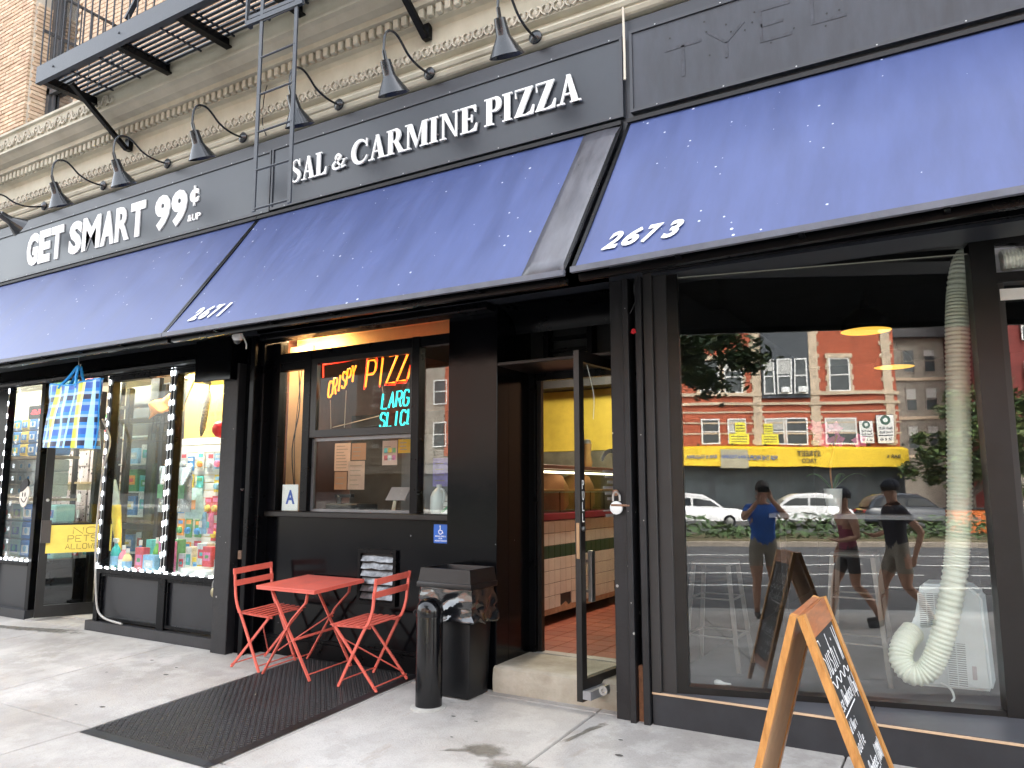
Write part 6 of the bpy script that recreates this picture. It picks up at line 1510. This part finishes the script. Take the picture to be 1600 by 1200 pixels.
def leaf_cloud(n, fn, size):
    b = B(); vs, fs = [], []
    for i in range(n):
        p = fn(); a, e = random.uniform(0, 6.28), random.uniform(-.7, .7); s = size * random.uniform(.6, 1.3)
        d = Vector((math.cos(a) * math.cos(e), math.sin(a) * math.cos(e), math.sin(e))); w_ = d.cross(Vector((random.uniform(-1, 1), random.uniform(-1, 1), 1))).normalized()
        k = len(vs); vs += [p - d * s, p + w_ * s * .45, p + d * s, p - w_ * s * .45]; fs.append((k, k + 1, k + 2, k + 3))
    b.add(vs, fs); return b
def hedge_pt(): 
    x = random.uniform(-20, 40); return Vector((x, random.uniform(-24.4, -21.2), ZR + .2 + random.random() ** 1.4 * (.55 + .25 * math.sin(x * 1.3))))
hdg = leaf_cloud(9000, hedge_pt, .13).build('hedge_foliage', leafA[0]); tag(hdg, 'low green planting along the street median', 'planting', kind='stuff')
def tree(name, label, base, h0, crown, n, size, trunk_r, seed):
    random.seed(seed); t = thing(name, label, 'tree', base, 0, 'street trees'); base = Vector(base); bk = mat('bark', (.09, .07, .055), .9, var=.3, scale=12, bump=.4)
    cs = []
    for c in crown: cs.append((base + Vector(c[:3]), c[3]))
    b = B(); top = base + Vector((0, 0, h0)); b.tube([base - Z * .05, base + Z * .4, base + Z * h0 * .6, top], [trunk_r * 1.3, trunk_r, trunk_r * .8, trunk_r * .65], 10)
    for c, r in cs:
        m = top.lerp(c, .5) + Vector((random.uniform(-.3, .3), random.uniform(-.3, .3), .3)); b.tube(spl([tuple(top - Z * .2), tuple(m), tuple(c)], 4), [trunk_r * .5 * (1 - i / 10) for i in range(9)], 6)
    b.build('trunk', bk, t, smooth=True)
    clumps = []
    for c, r in cs:
        for _ in range(int(9 * r)):
            d = Vector((random.gauss(0, 1), random.gauss(0, 1), random.gauss(0, .8))).normalized() * r * random.uniform(.35, 1); clumps.append((c + d, random.uniform(.28, .55) * min(1, r / 1.6)))
    def pt():
        c, r = random.choice(clumps); return c + Vector((random.gauss(0, 1), random.gauss(0, 1), random.gauss(0, .8))) * r * .6
    for i in range(3): leaf_cloud(n // 3, pt, size).build('crown', leafA[(i + seed) % 4], t)
    random.seed(seed + 100)
tree('street_tree', 'street tree behind the photographer whose branches show in the glass', (-3.2, -5.75, gz(-5.7)), 3.0, [(1.4, -.9, 4.1, 1.3), (2.6, -1.6, 4.0, 1.1), (.3, .1, 5.2, 1.6), (-1.6, -.6, 5.0, 1.6), (.6, -2.2, 5.4, 1.6), (2.2, -3.2, 4.7, 1.2), (2.4, -1.0, 3.5, .8), (3.1, -2.4, 3.9, 1.0)], 15000, .09, .16, 3)
tree('street_tree', 'broad green tree at the far corner beyond the brick building', (20.5, -42.2, ZR), 1.7, [(0, 0, 4.2, 2.6), (2.6, .5, 3.8, 2.4), (-1.7, .5, 3.6, 2.0), (.8, 0, 6.2, 2.3), (4.8, 1, 4.4, 2.3), (3.2, .5, 6.4, 1.9)], 15000, .22, .2, 5)
tree('street_tree', 'green tree before the pale building mirrored in the pizza window', (-17, -40, ZR), 2.4, [(0, 0, 5.2, 2.2), (2, 0, 4.6, 1.8), (-2, 0, 4.6, 1.8), (.4, 0, 7, 1.8)], 6000, .2, .2, 8)
random.seed(21)

def far_window(t, x0, x1, z0, z1, y, trim, ac=False, stone=None):
    w = B()
    for a in ((x0, x0 + .09, z0, z1), (x1 - .09, x1, z0, z1), (x0 + .09, x1 - .09, z0, z0 + .09), (x0 + .09, x1 - .09, z1 - .09, z1), (x0 + .09, x1 - .09, (z0 + z1) / 2 - .04, (z0 + z1) / 2 + .04)): w.box(a[0], a[1], y + .0, y + .07, a[2], a[3])
    w = w.build('window', trim, t); bx(x0 + .09, x1 - .09, y + .005, y + .02, z0 + .09, z1 - .09).build('pane', mat('far_glass', (.05, .06, .065), .12, var=.3, scale=.6), w)
    if random.random() < .6: bx(x0 + .1, x1 - .1, y + .021, y + .03, z1 - .09 - (z1 - z0) * random.uniform(.25, .5), z1 - .1).build('blind', mat('far_blind', (.42, .42, .4), .8, var=.1), w)
    if ac: B().bbox(x0 + .2, x0 + .72, y + .0, y + .35, z0 + .08, z0 + .42, .02).build('window_unit', whitep, w)
    if stone:
        s = B(); s.box(x0 - .22, x1 + .22, y - .02, y + .12, z1, z1 + .3); s.box(x0 - .15, x1 + .15, y - .02, y + .16, z0 - .2, z0)
        for i in range(6):
            zz = z0 + (z1 - z0) * i / 6; e = .12 if i % 2 else .22
            s.box(x0 - e, x0, y - .02, y + .06, zz, zz + (z1 - z0) / 6); s.box(x1, x1 + e, y - .02, y + .06, zz, zz + (z1 - z0) / 6)
        s.build('surround', stone, w)
red_b = mat('red_brick_far', (.36, .085, .04), .85, var=.16, scale=1.4, bump=.2, bscale=30); lime = mat('limestone_far', (.5, .4, .29), .8, var=.15, scale=2); trimw = mat('white_sash', (.7, .7, .68), .5, var=.05)
YO = -46
A_ = thing('brick_building', 'red brick apartment building across the street above a yellow awning', 'building', (11, YO, ZR))
bx(3.2, 18.1, YO - 12, YO, ZR, 24).build('wall', red_b, A_)
for z, h in ((7.55, .22), (6.95, .18), (12.1, .3), (16.5, .25), (6.45, .1), (5.75, .1), (5.05, .1)): bx(3.1, 18.2, YO - 12.1, YO + (.14 if h > .12 else .05), z, z + h).build('band_course', lime, A_)
for x in (9.0, 12.7, 17.3):
    bx(x, x + .55, YO, YO + .08, 4.3, 24).build('pilaster', lime, A_)
    for i in range(24): bx(x - .12, x + .67, YO, YO + .06, 4.4 + i * .8, 4.4 + i * .8 + .25).build('quoin', lime, A_)
for fz in (7.75, 12.5, 17.0):
    for (a, c) in ((5.6, 6.9), (7.2, 8.4), (13.9, 15.2)): far_window(A_, a, c, fz, fz + 2.2, YO + .0, trimw, random.random() < .6, lime)
    for (a, c) in ((9.7, 10.4), (10.55, 11.5), (11.65, 12.5)): far_window(A_, a, c, fz - .1, fz + 2.2, YO + .2, trimw, random.random() < .5)
bx(9.6, 12.65, YO, YO + .19, 7.4, 24).build('bay', mat('slate_bay', (.04, .048, .058), .6, var=.2), A_)
for (a, c) in ((5.6, 6.8), (7.3, 8.5), (9.7, 11.0), (11.05, 12.4), (13.5, 15.5)): far_window(A_, a, c, 4.35, 6.1, YO, trimw, False, None)
# shop level with yellow awning
bx(3.2, 18.1, YO + .01, YO + .3, ZR + .15, 2.9).build('shopfront', mat('far_shop_dark', (.03, .035, .04), .4, var=.3, scale=1), A_)
for i in range(6): bx(4 + i * 2.3, 5.9 + i * 2.3, YO + .31, YO + .33, .5, 2.6).build('shop_window', mat('far_glass', (.05, .06, .065)), A_)
ya = thing('yellow_awning', 'long yellow restaurant awning lettered STREET TACO across the street', 'awning', (11, YO + .6, 2.8))
yw = mat('yellow_canvas', (.75, .5, .015), .6, var=.08, scale=2)
b = B(); b.add([(3.9, YO + .02, 4.25), (18.2, YO + .02, 4.2), (18.2, YO + 1.0, 4.0), (3.9, YO + 1.0, 4.05), (3.9, YO + 1.1, 2.95), (18.2, YO + 1.1, 2.85), (18.2, YO + .02, 2.85), (3.9, YO + .02, 2.95)], [(0, 1, 2, 3), (3, 2, 5, 4), (0, 3, 4, 7), (1, 6, 5, 2), (4, 5, 6, 7)]); b.build('canopy', yw, ya)
inkd = mat('awning_ink', (.03, .03, .05), .6, var=0); inkb = mat('awning_blue', (.05, .12, .35), .6, var=0)
for s, xc, wd, z0, z1, m_ in (('STREET', 12.1, 1.5, 3.55, 3.9, inkd), ('TACO', 12.1, 1.0, 3.1, 3.4, inkd), ('BAR & TAQUERIA', 5.4, 1.9, 3.35, 3.6, inkb), ('BAR & TAQUERIA', 7.4, 1.5, 3.35, 3.6, inkb), ('FOR THE PEOPLE', 9.2, 1.9, 3.3, 3.6, inkb), ('BAR &', 17.2, .9, 3.4, 3.65, inkd)):
    text(s, (xc, YO + 1.115, 0), -X, Z, Y, -wd / 2, wd / 2, z0, z1, .01, 0, .02).build('lettering', m_, ya)
bx(6.6, 8.3, YO + 1.1, YO + 1.112, 2.8, 3.95).build('grey_panel', mat('canvas_grey', (.4, .36, .25), .7, var=.1), ya)
for i in range(7): B().lathe([(.02, 0), (.1, .12), (.11, .14)], (5.2 + i * 2.1, YO + 1.2, 4.35), (0, .3, -1), 10).build('spotlight', soot, ya)
for i, (xc, s) in enumerate(((16.0, .8), (17.15, 1.0))):
    t = thing('banner_sign', ['smaller white Back Rub banner on the brick building', 'larger white Back Rub banner at the corner of the brick building'][i], 'banner', (xc, YO + .2, 4.4)); wd = .5 * s; z0, z1 = 4.45, 4.45 + 1.75 * s
    bx(xc - wd, xc + wd, YO + .18, YO + .22, z0, z1).build('panel', white_l, t); bx(xc - wd - .03, xc + wd + .03, YO + .16, YO + .179, z0 - .03, z1 + .03).build('border', inkd, t)
    o = (xc, YO + .225, 0)
    for q, (ln, k0) in enumerate((('Back Rub', .5), ('Foot Rub', .36), ('216', .1))): text(ln, o, -X, Z, Y, -wd * .8, wd * .8, z0 + k0 * (z1 - z0), z0 + (k0 + .1) * (z1 - z0), .005, 0, .02).build('lettering', inkd, t)
    bx(xc - wd * .9, xc + wd * .9, YO + .222, YO + .226, z0 + .27 * (z1 - z0), z0 + .31 * (z1 - z0)).build('bar', inkd, t); B().lathe([(wd * .6, 0), (wd * .6, .006)], (xc, YO + .222, z1 - .3 * s), (0, 1, 0), 18).build('emblem', mat('emblem_green', (.03, .1, .07), .6, var=0), t); B().lathe([(wd * .28, .006), (wd * .28, .012)], (xc, YO + .222, z1 - .3 * s), (0, 1, 0), 14).build('emblem_eye', white_l, t)
for i, (xc, z0, w_, h_) in enumerate(((8.0, 4.35, 1.3, .75), (10.0, 4.35, 1.1, .7), (8.1, 5.1, .7, .75), (9.9, 5.1, .6, .65))):
    t = thing('window_poster', ['wide yellow notice in the windows above the awning, left', 'wide yellow notice in the windows above the awning, right', 'tall yellow notice above the wide left one', 'tall yellow notice above the wide right one'][i], 'poster', (xc, YO + .1, z0)); bx(xc - w_ / 2, xc + w_ / 2, YO + .09, YO + .1, z0, z0 + h_).build('sheet', mat('poster_yellow', (.75, .68, .05), .6, var=.05), t)
    b = B(); [b.box(xc - w_ * .4, xc + w_ * .4, YO + .1, YO + .104, z0 + h_ * k, z0 + h_ * (k + .08)) for k in (.2, .45, .7)]; b.build('print', inkd, t)
# grey stone building round the corner, and the dark red one beyond
G_ = thing('stone_building', 'grey stone corner building beyond the tree across the street', 'building', (24, -62, ZR)); gs_m = mat('grey_stone_far', (.24, .215, .18), .85, var=.2, scale=1.2); bx(19.5, 28.5, -74, -62, ZR, 14.2).build('wall', gs_m, G_); bx(19.2, 28.6, -74, -61.5, 14.2, 15.0).build('cornice', mat('slate_roof', (.06, .06, .065), .7, var=.2), G_); bx(19.5, 28.5, -73, -62.5, 15, 16.4).build('mansard', MATS['slate_roof'], G_)
for z in (11.3, 8.0, 4.8):
    for i in range(5): far_window(G_, 20.2 + i * 1.65, 21.2 + i * 1.65, z, z + 2.0, -62, gs_m, False, None)
    bx(19.4, 28.55, -62, -61.85, z - .7, z - .45).build('band_course', lime, G_)
C_ = thing('dark_red_building', 'dark red brick building with fire escapes at the right of the glass', 'building', (38, -57, ZR)); rd2 = mat('dark_red_brick', (.17, .03, .025), .85, var=.2, scale=1.4); bx(28.6, 52, -70, -57, ZR, 22).build('wall', rd2, C_); bx(28.55, 52, -57, -56.9, ZR, 4.6).build('stone_base', gs_m, C_)
for i in range(14): bx(28.6, 52, -56.9, -56.86, .3 + i * .32, .3 + i * .32 + .26).build('rusticated_course', gs_m, C_)
for z in (1.6, 5.4, 9.2, 13.0):
    for i in range(7): far_window(C_, 29.6 + i * 2.4, 30.8 + i * 2.4, z, z + 2.1, -56.85, trimw if i % 2 else soot, i % 3 == 0, None)
for z in (5.0, 8.8, 12.6):
    e = B(); e.box(33.5, 37.2, -56.8, -55.8, z, z + .08); e.bar((33.5, -55.8, z + .9), (37.2, -55.8, z + .9), .05)
    for i in range(13): e.bar((33.5 + i * .308, -55.8, z), (33.5 + i * .308, -55.8, z + .9), .03)
    e.build('fire_escape_balcony', soot, C_)
# row mirrored in the pizza side pane
D_ = thing('pale_building', 'pale stone and brick building across the street at the left', 'building', (-24, -47, ZR)); bx(-48, 3.0, -58, -47, ZR, 22).build('wall', mat('pale_stone_far', (.27, .24, .2), .8, var=.15, scale=1.5), D_)
for i in range(8): bx(-44 + i * 6, -42.2 + i * 6, -47, -46.9, 4.2, 22).build('brick_strip', red_b, D_)
for z in (5.0, 8.6, 12.2, 15.8):
    for i in range(14): far_window(D_, -46 + i * 3.4, -44.6 + i * 3.4, z, z + 2.1, -46.95, trimw, i % 4 == 0, None)
bx(-48, 3, -47, -46.6, ZR + .15, 3.6).build('shopfront', mat('far_shop_dark', (.03, .035, .04)), D_)
for i in range(12): bx(-47 + i * 4.1, -43.8 + i * 4.1, -46.6, -46.55, .4, 2.7).build('shop_window', mat('far_glass', (.05, .06, .065)), D_); 
bx(-48, 3, -46.6, -46.4, 2.8, 3.5).build('shop_fascia', mat('far_fascia', (.25, .24, .22), .7, var=.1), D_)

# parked cars across the street
def car(loc, rz, paint, label):
    t = thing('parked_car', label, 'car', loc, rz, 'cars parked across the street'); L_, Wd = 4.5, .9
    low = [(-2.25, .35), (-2.28, .62), (-2.2, .85), (-1.95, .98), (-1.05, 1.03), (.95, .98), (1.75, .93), (2.12, .82), (2.25, .6), (2.22, .34)]
    top = [(-2.0, .99), (-1.75, 1.42), (-1.35, 1.6), (-.5, 1.66), (.25, 1.6), (.75, 1.32), (1.15, 1.0)]
    def loft(prof, ws):
        b = B(); m = len(prof); sec = []
        for y_, sc_, dz in ws: sec.append([(x * sc_, y_, z - dz * (z > .7)) for x, z in prof])
        vs = [p for s in sec for p in s]; fs = [(i * m + k, i * m + (k + 1) % m, (i + 1) * m + (k + 1) % m, (i + 1) * m + k) for i in range(len(sec) - 1) for k in range(m)] + [tuple(range(m))[::-1], tuple(range((len(sec) - 1) * m, len(sec) * m))]
        return b.add(vs, fs)
    loft(low, [(-.9, .96, .05), (-.84, 1, .0), (0, 1.015, 0), (.84, 1, 0), (.9, .96, .05)]).build('body', paint, t, local=True, smooth=True)
    loft(top, [(-.76, .95, .06), (-.66, 1, 0), (.66, 1, 0), (.76, .95, .06)]).build('cabin', paint, t, local=True, smooth=True)
    gw = mat('car_glass', (.02, .024, .028), .08, var=0)
    for s in (-1, 1):
        y = s * .775
        B().add([(-1.62, y, 1.05), (-.35, y, 1.05), (-.35, y * .96, 1.5), (-1.3, y * .96, 1.48)], [(0, 1, 2, 3)]).build('side_window', gw, t, local=True, solid=.02); B().add([(-.25, y, 1.05), (.95, y, 1.03), (.5, y * .96, 1.36), (.2, y * .96, 1.49), (-.25, y * .96, 1.5)], [(0, 1, 2, 3, 4)]).build('side_window', gw, t, local=True, solid=.02)
        B().bbox(2.05, 2.2, s * .62 - .17, s * .62 + .17, .62, .76, .02).build('headlight', whitep, t, local=True); B().bbox(-2.24, -2.12, s * .66 - .14, s * .66 + .14, .72, .88, .02).build('tail_light', mat('tail_red', (.4, .01, .01), .3, var=0), t, local=True)
        for x in (-1.35, 1.4):
            w_ = B().lathe([(.2, -.1), (.31, -.1), (.33, -.06), (.33, .06), (.31, .1), (.2, .1)], (x, s * .8, .33), (0, 1, 0), 22).build('wheel', soot, t, local=True, smooth=True); B().lathe([(.2, 0), (.19, .015), (.05, .03), (0, .03)], (x, s * .9, .33), (0, s, 0), 14).build('rim', steel, w_, local=True)
    B().add([(.78, -.64, 1.3), (.78, .64, 1.3), (1.17, .68, 1.01), (1.17, -.68, 1.01)], [(0, 1, 2, 3)]).build('windscreen', gw, t, local=True, solid=.02); B().add([(-1.8, -.6, 1.4), (-1.8, .6, 1.4), (-2.03, .64, 1.02), (-2.03, -.64, 1.02)], [(0, 1, 2, 3)]).build('rear_window', gw, t, local=True, solid=.02)
wcar = mat('car_white', (.72, .72, .72), .2, var=.03, coat=.5)
car((3.3, -33.5, ZR), 0, wcar, 'white parked car nearest the left of the mirrored street'); car((8.2, -33.5, ZR), math.pi, wcar, 'white parked car behind the first white car'); car((13.2, -33.4, ZR), 0, mat('car_dark', (.03, .035, .045), .2, var=.03, coat=.5), 'dark parked car in front of the yellow awning'); car((20.5, -31.5, ZR), 0, mat('car_red', (.4, .015, .02), .2, var=.03, coat=.5), 'red parked car by the traffic light'); car((26, -33.5, ZR), math.pi, mat('car_grey', (.2, .21, .22), .2, var=.03, coat=.5), 'grey parked car before the dark red building')
tlp = thing('traffic_light', 'grey traffic light pole with yellow signal head', 'traffic light', (14.6, -27, ZR)); B().tube([(14.6, -27, ZR), (14.6, -27, 4.2)], .07, 8).build('pole', mat('pole_grey', (.25, .26, .25), .5, var=.1), tlp); B().bbox(14.45, 14.78, -26.9, -26.6, 2.9, 3.9, .03).build('signal_head', mat('signal_yellow', (.55, .38, .03), .5, var=.1), tlp)
for i in range(3): B().lathe([(.11, 0), (.11, .08)], (14.61, -26.6, 3.06 + i * .33), (0, 1, 0), 12).build('signal_lens', soot, tlp)
for i, x in enumerate((14.0, 17.4)):
    t = thing('street_barrier', ['orange planter barrier left of the traffic light', 'orange planter barrier right of the traffic light'][i], 'barrier', (x, -29, ZR)); B().bbox(x - .9, x + .9, -29.3, -28.7, ZR, ZR + 1.0, .03).build('box', mat('barrier_orange', (.6, .14, .02), .6, var=.1), t); B().bbox(x - .95, x + .95, -29.35, -28.65, ZR + 1.0, ZR + 1.08, .01).build('rim', soot, t)

# ------------------------------------------------------------------ people: one skinned body each
skin_m = mat('skin', (.5, .28, .19), .55, var=.08); shoe_m = mat('shoe', (.03, .03, .035), .6, var=.2)
def person(label, loc, rz, joints, mats_by, hair_m, cap=None):
    t = thing('person', label, 'person', loc, rz)
    names = list(joints); idx = {n: i for i, n in enumerate(names)}
    edges = [(a, joints[a][2]) for a in names if joints[a][2]]
    me = bpy.data.meshes.new('body'); me.from_pydata([joints[n][0] for n in names], [(idx[a], idx[b_]) for a, b_ in edges], []); ob = bpy.data.objects.new('body', me); COL.objects.link(ob)
    sk = ob.modifiers.new('skin', 'SKIN'); 
    lay = me.skin_vertices[0].data if me.skin_vertices else None
    if lay is None:
        bm = bmesh.new(); bm.from_mesh(me); bm.verts.layers.skin.verify(); bm.to_mesh(me); bm.free(); lay = me.skin_vertices[0].data
    for n in names:
        r = joints[n][1]; lay[idx[n]].radius = r if isinstance(r, tuple) else (r, r)
        lay[idx[n]].use_root = (n == 'pelvis')
    sb2 = ob.modifiers.new('sub', 'SUBSURF'); sb2.levels = sb2.render_levels = 2
    dg = bpy.context.evaluated_depsgraph_get(); dg.update(); nm = bpy.data.meshes.new_from_object(ob.evaluated_get(dg)); bpy.data.objects.remove(ob); bpy.data.meshes.remove(me)
    body = bpy.data.objects.new('body', nm); COL.objects.link(body); body.parent = t; nm.materials.clear()
    slots = []
    for m_ in mats_by.values():
        if m_ not in slots: slots.append(m_); nm.materials.append(m_)
    segs = [(Vector(joints[a][0]), Vector(joints[b_][0]), a) for a, b_ in edges]
    def sd(p, a, c):
        d = c - a; u = max(0, min(1, (p - a).dot(d) / max(d.length_squared, 1e-9))); return (p - a - d * u).length
    for po in nm.polygons:
        n = min(segs, key=lambda s: sd(po.center, s[0], s[1]))[2]; key = next((k for k in mats_by if n.startswith(k)), 'default'); po.material_index = slots.index(mats_by[key]); po.use_smooth = True
    hd = Vector(joints['head'][0]); tp = Vector(joints['crown'][0])
    c = (hd + tp) / 2
    def shell(k, cut, z_up):
        b = B(); 
        def f(u, v):
            a = u * 2 * math.pi; e = cut + (math.pi / 2 - cut) * v; return c + Vector((.082 * k * math.cos(a) * math.cos(e), .1 * k * math.sin(a) * math.cos(e) - .008, .105 * k * math.sin(e) + z_up))
        return b.grid(f, 16, 6)
    shell(1.06, -.15, .02).build('hair', hair_m, t, local=True, smooth=True, solid=.01)
    fb = B(); F_ = c + Vector((0, .09, -.01))
    fb.add([F_ + Vector((-.012, 0, -.02)), F_ + Vector((.012, 0, -.02)), F_ + Vector((0, .025, -.022)), F_ + Vector((0, -.002, .02))], [(0, 1, 2), (0, 2, 3), (1, 3, 2), (0, 3, 1)]); fb.build('nose', skin_m, t, local=True)
    for s in (-1, 1): B().lathe([(0, 0), (.011, .004), (.0, .008)], F_ + Vector((s * .032, -.012, .012)), (0, 1, 0), 8).build('eye', shoe_m, t, local=True); B().lathe([(0, -.03), (.012, -.015), (.014, .012), (0, .03)], c + Vector((s * .082, 0, -.01)), (0, 0, 1), 8).build('ear', skin_m, t, local=True)
    B().tube([F_ + Vector((-.024, -.008, -.05)), F_ + Vector((0, .004, -.053)), F_ + Vector((.024, -.008, -.05))], .005, 5).build('mouth', mat('lips', (.35, .13, .11), .5, var=0), t, local=True)
    if cap:
        shell(1.17, .12, .025).build('cap', cap, t, local=True, smooth=True, solid=.008); B().prism([(-.075, .06), (-.06, .16), (0, .19), (.06, .16), (.075, .06)], c + Vector((0, 0, .045)), X, Y, Z, 0, .008).build('cap_peak', cap, t, local=True)
    return t
def hand(J, side, wrist, d, curl):     # palm and five separate fingers
    d = Vector(d).normalized(); w_ = Vector(wrist); sx = Vector((1, 0, 0)) if abs(d.x) < .8 else Vector((0, 1, 0)); a = (sx - d * sx.dot(d)).normalized(); nrm = a.cross(d); curl = Vector(curl)
    J['skinpalm' + side] = (tuple(w_ + d * .06), (.032, .018), 'skinwrist' + side)
    for i, (off, ln) in enumerate(((-.03, .075), (-.01, .085), (.01, .08), (.028, .065))):
        b0 = w_ + d * .09 + a * off; k = 'skinf%d%s' % (i, side); J[k + 'a'] = (tuple(b0), .011, 'skinpalm' + side); J[k + 'b'] = (tuple(b0 + d * ln * .5 + curl * .012), .009, k + 'a'); J[k + 'c'] = (tuple(b0 + d * ln * .8 + curl * .04), .008, k + 'b')
    k = 'skint' + side; J[k + 'a'] = (tuple(w_ + d * .045 - a * .042), .012, 'skinpalm' + side); J[k + 'b'] = (tuple(w_ + d * .085 - a * .058 + curl * .02), .0095, k + 'a')
def body(height, legs, armsL, armsR, lean=0.0, f=1.0):
    k = height / 1.75; J = {}
    def v(x, y, z): return (x * k, y * k, z * k)
    J['pelvis'] = (v(0, 0, .95), (.15 * f * k, .11 * f * k), None); J['shirtwaist'] = (v(0, lean * .3, 1.1), (.135 * f * k, .105 * f * k), 'pelvis'); J['shirtchest'] = (v(0, lean * .7, 1.32), (.165 * f * k, .115 * f * k), 'shirtwaist'); J['shirtneck'] = (v(0, lean, 1.46), (.075 * k, .07 * k), 'shirtchest')
    J['skinneck'] = (v(0, lean + .01, 1.51), .052 * k, 'shirtneck'); J['head'] = (v(0, lean + .03, 1.6), (.07 * k, .085 * k), 'skinneck'); J['crown'] = (v(0, lean + .03, 1.69), (.066 * k, .08 * k), 'head')
    for s, S_ in ((-1, 'L'), (1, 'R')):
        kn, an = legs[S_]; J['shortship' + S_] = (v(s * .1, 0, .88), .1 * f * k, 'pelvis'); J['shortsthigh' + S_] = (v(s * .105 + (kn[0] - s * .1) * .5, kn[1] * .6, .66), .095 * f * k, 'shortship' + S_); J['skinknee' + S_] = (v(*kn), .058 * k, 'shortsthigh' + S_); J['skincalf' + S_] = (v((kn[0] + an[0]) / 2, (kn[1] + an[1]) / 2 - .015, (kn[2] + an[2]) / 2 + .05), .058 * k, 'skinknee' + S_)
        J['skinankle' + S_] = (v(*an), .038 * k, 'skincalf' + S_); J['shoeheel' + S_] = (v(an[0], an[1] - .01, max(an[2] - .055, .04)), .042 * k, 'skinankle' + S_); J['shoetoe' + S_] = (v(an[0], an[1] + .16, max(an[2] - .07, .03)), (.042 * k, .03 * k), 'shoeheel' + S_)
        sh_, el_, wr_, hd_, cu = (armsL if s < 0 else armsR); J['shirtsh' + S_] = (v(s * .19, lean * .9, 1.4), .07 * k, 'shirtchest'); J['shirtarm' + S_] = (v(*[(a + c) / 2 for a, c in zip((s * .2, lean, 1.4), el_)]), .055 * k, 'shirtsh' + S_); J['skinelbow' + S_] = (v(*el_), .042 * k, 'shirtarm' + S_); J['skinwrist' + S_] = (v(*wr_), .03 * k, 'skinelbow' + S_); hand(J, S_, v(*wr_), hd_, cu)
    return J
dark_hair = mat('dark_hair', (.03, .02, .015), .6, var=.3, scale=40); navy = mat('navy_cloth', (.012, .016, .03), .8, var=.25, scale=8)
blue_t = mat('blue_tee', (.03, .13, .5), .8, var=.2, scale=7); maroon = mat('maroon_top', (.26, .05, .09), .8, var=.2, scale=7); khaki = mat('khaki_shorts', (.3, .27, .22), .85, var=.15, scale=9); grey_sh = mat('dark_shorts', (.05, .05, .055), .85, var=.2)
stand = {'L': ((-.1, .02, .5), (-.11, -.02, .08)), 'R': ((.1, .02, .5), (.12, .0, .08))}
walk = {'L': ((-.1, .16, .52), (-.1, .22, .09)), 'R': ((.1, -.02, .5), (.1, -.3, .13))}
J = body(1.78, stand, (None, (-.27, .14, 1.27), (-.12, .3, 1.50), (.25, .35, .9), (.03, .2, 0)), (None, (.3, .12, 1.27), (.06, .3, 1.52), (-.4, .3, .8), (-.03, .2, 0)), .02)
gp_ = gz(-5.35)
person('person in blue t-shirt holding up a phone to photograph the shops', (.06, -5.37, gp_), 0, J, {'pelvis': khaki, 'shirt': blue_t, 'skin': skin_m, 'head': skin_m, 'crown': skin_m, 'shorts': khaki, 'shoe': shoe_m, 'default': skin_m}, dark_hair)
tag(B().bbox(-.075, .075, -4.972, -4.962, 1.46, 1.535, .006).build('phone', soot), 'dark phone held up by the person in the blue t-shirt', 'phone')
J = body(1.66, walk, (None, (-.3, -.12, 1.15), (-.3, .02, .92), (0, .2, -1), (.1, .2, 0)), (None, (.28, .02, 1.14), (.26, .24, 1.1), (0, 1, .1), (-.3, 0, .3)), .03, .88)
person('person in maroon tank top and dark cap walking past', (1.02, -4.95, gz(-4.95)), R(80), J, {'pelvis': grey_sh, 'shirtsh': skin_m, 'shirtarm': skin_m, 'shirt': maroon, 'skin': skin_m, 'head': skin_m, 'crown': skin_m, 'shorts': grey_sh, 'shoe': shoe_m, 'default': skin_m}, dark_hair, navy)
J = body(1.76, walk, (None, (-.3, -.1, 1.16), (-.28, .14, 1.08), (.1, 1, .2), (.2, 0, .3)), (None, (.3, -.14, 1.15), (.3, -.05, .9), (0, .2, -1), (-.1, .2, 0)), .03, 1.02)
person('person in black t-shirt, khaki shorts and dark cap walking beside another', (1.5, -4.62, gz(-4.6)), R(84), J, {'pelvis': khaki, 'shirt': navy, 'skin': skin_m, 'head': skin_m, 'crown': skin_m, 'shorts': khaki, 'shoe': shoe_m, 'default': skin_m}, dark_hair, navy)
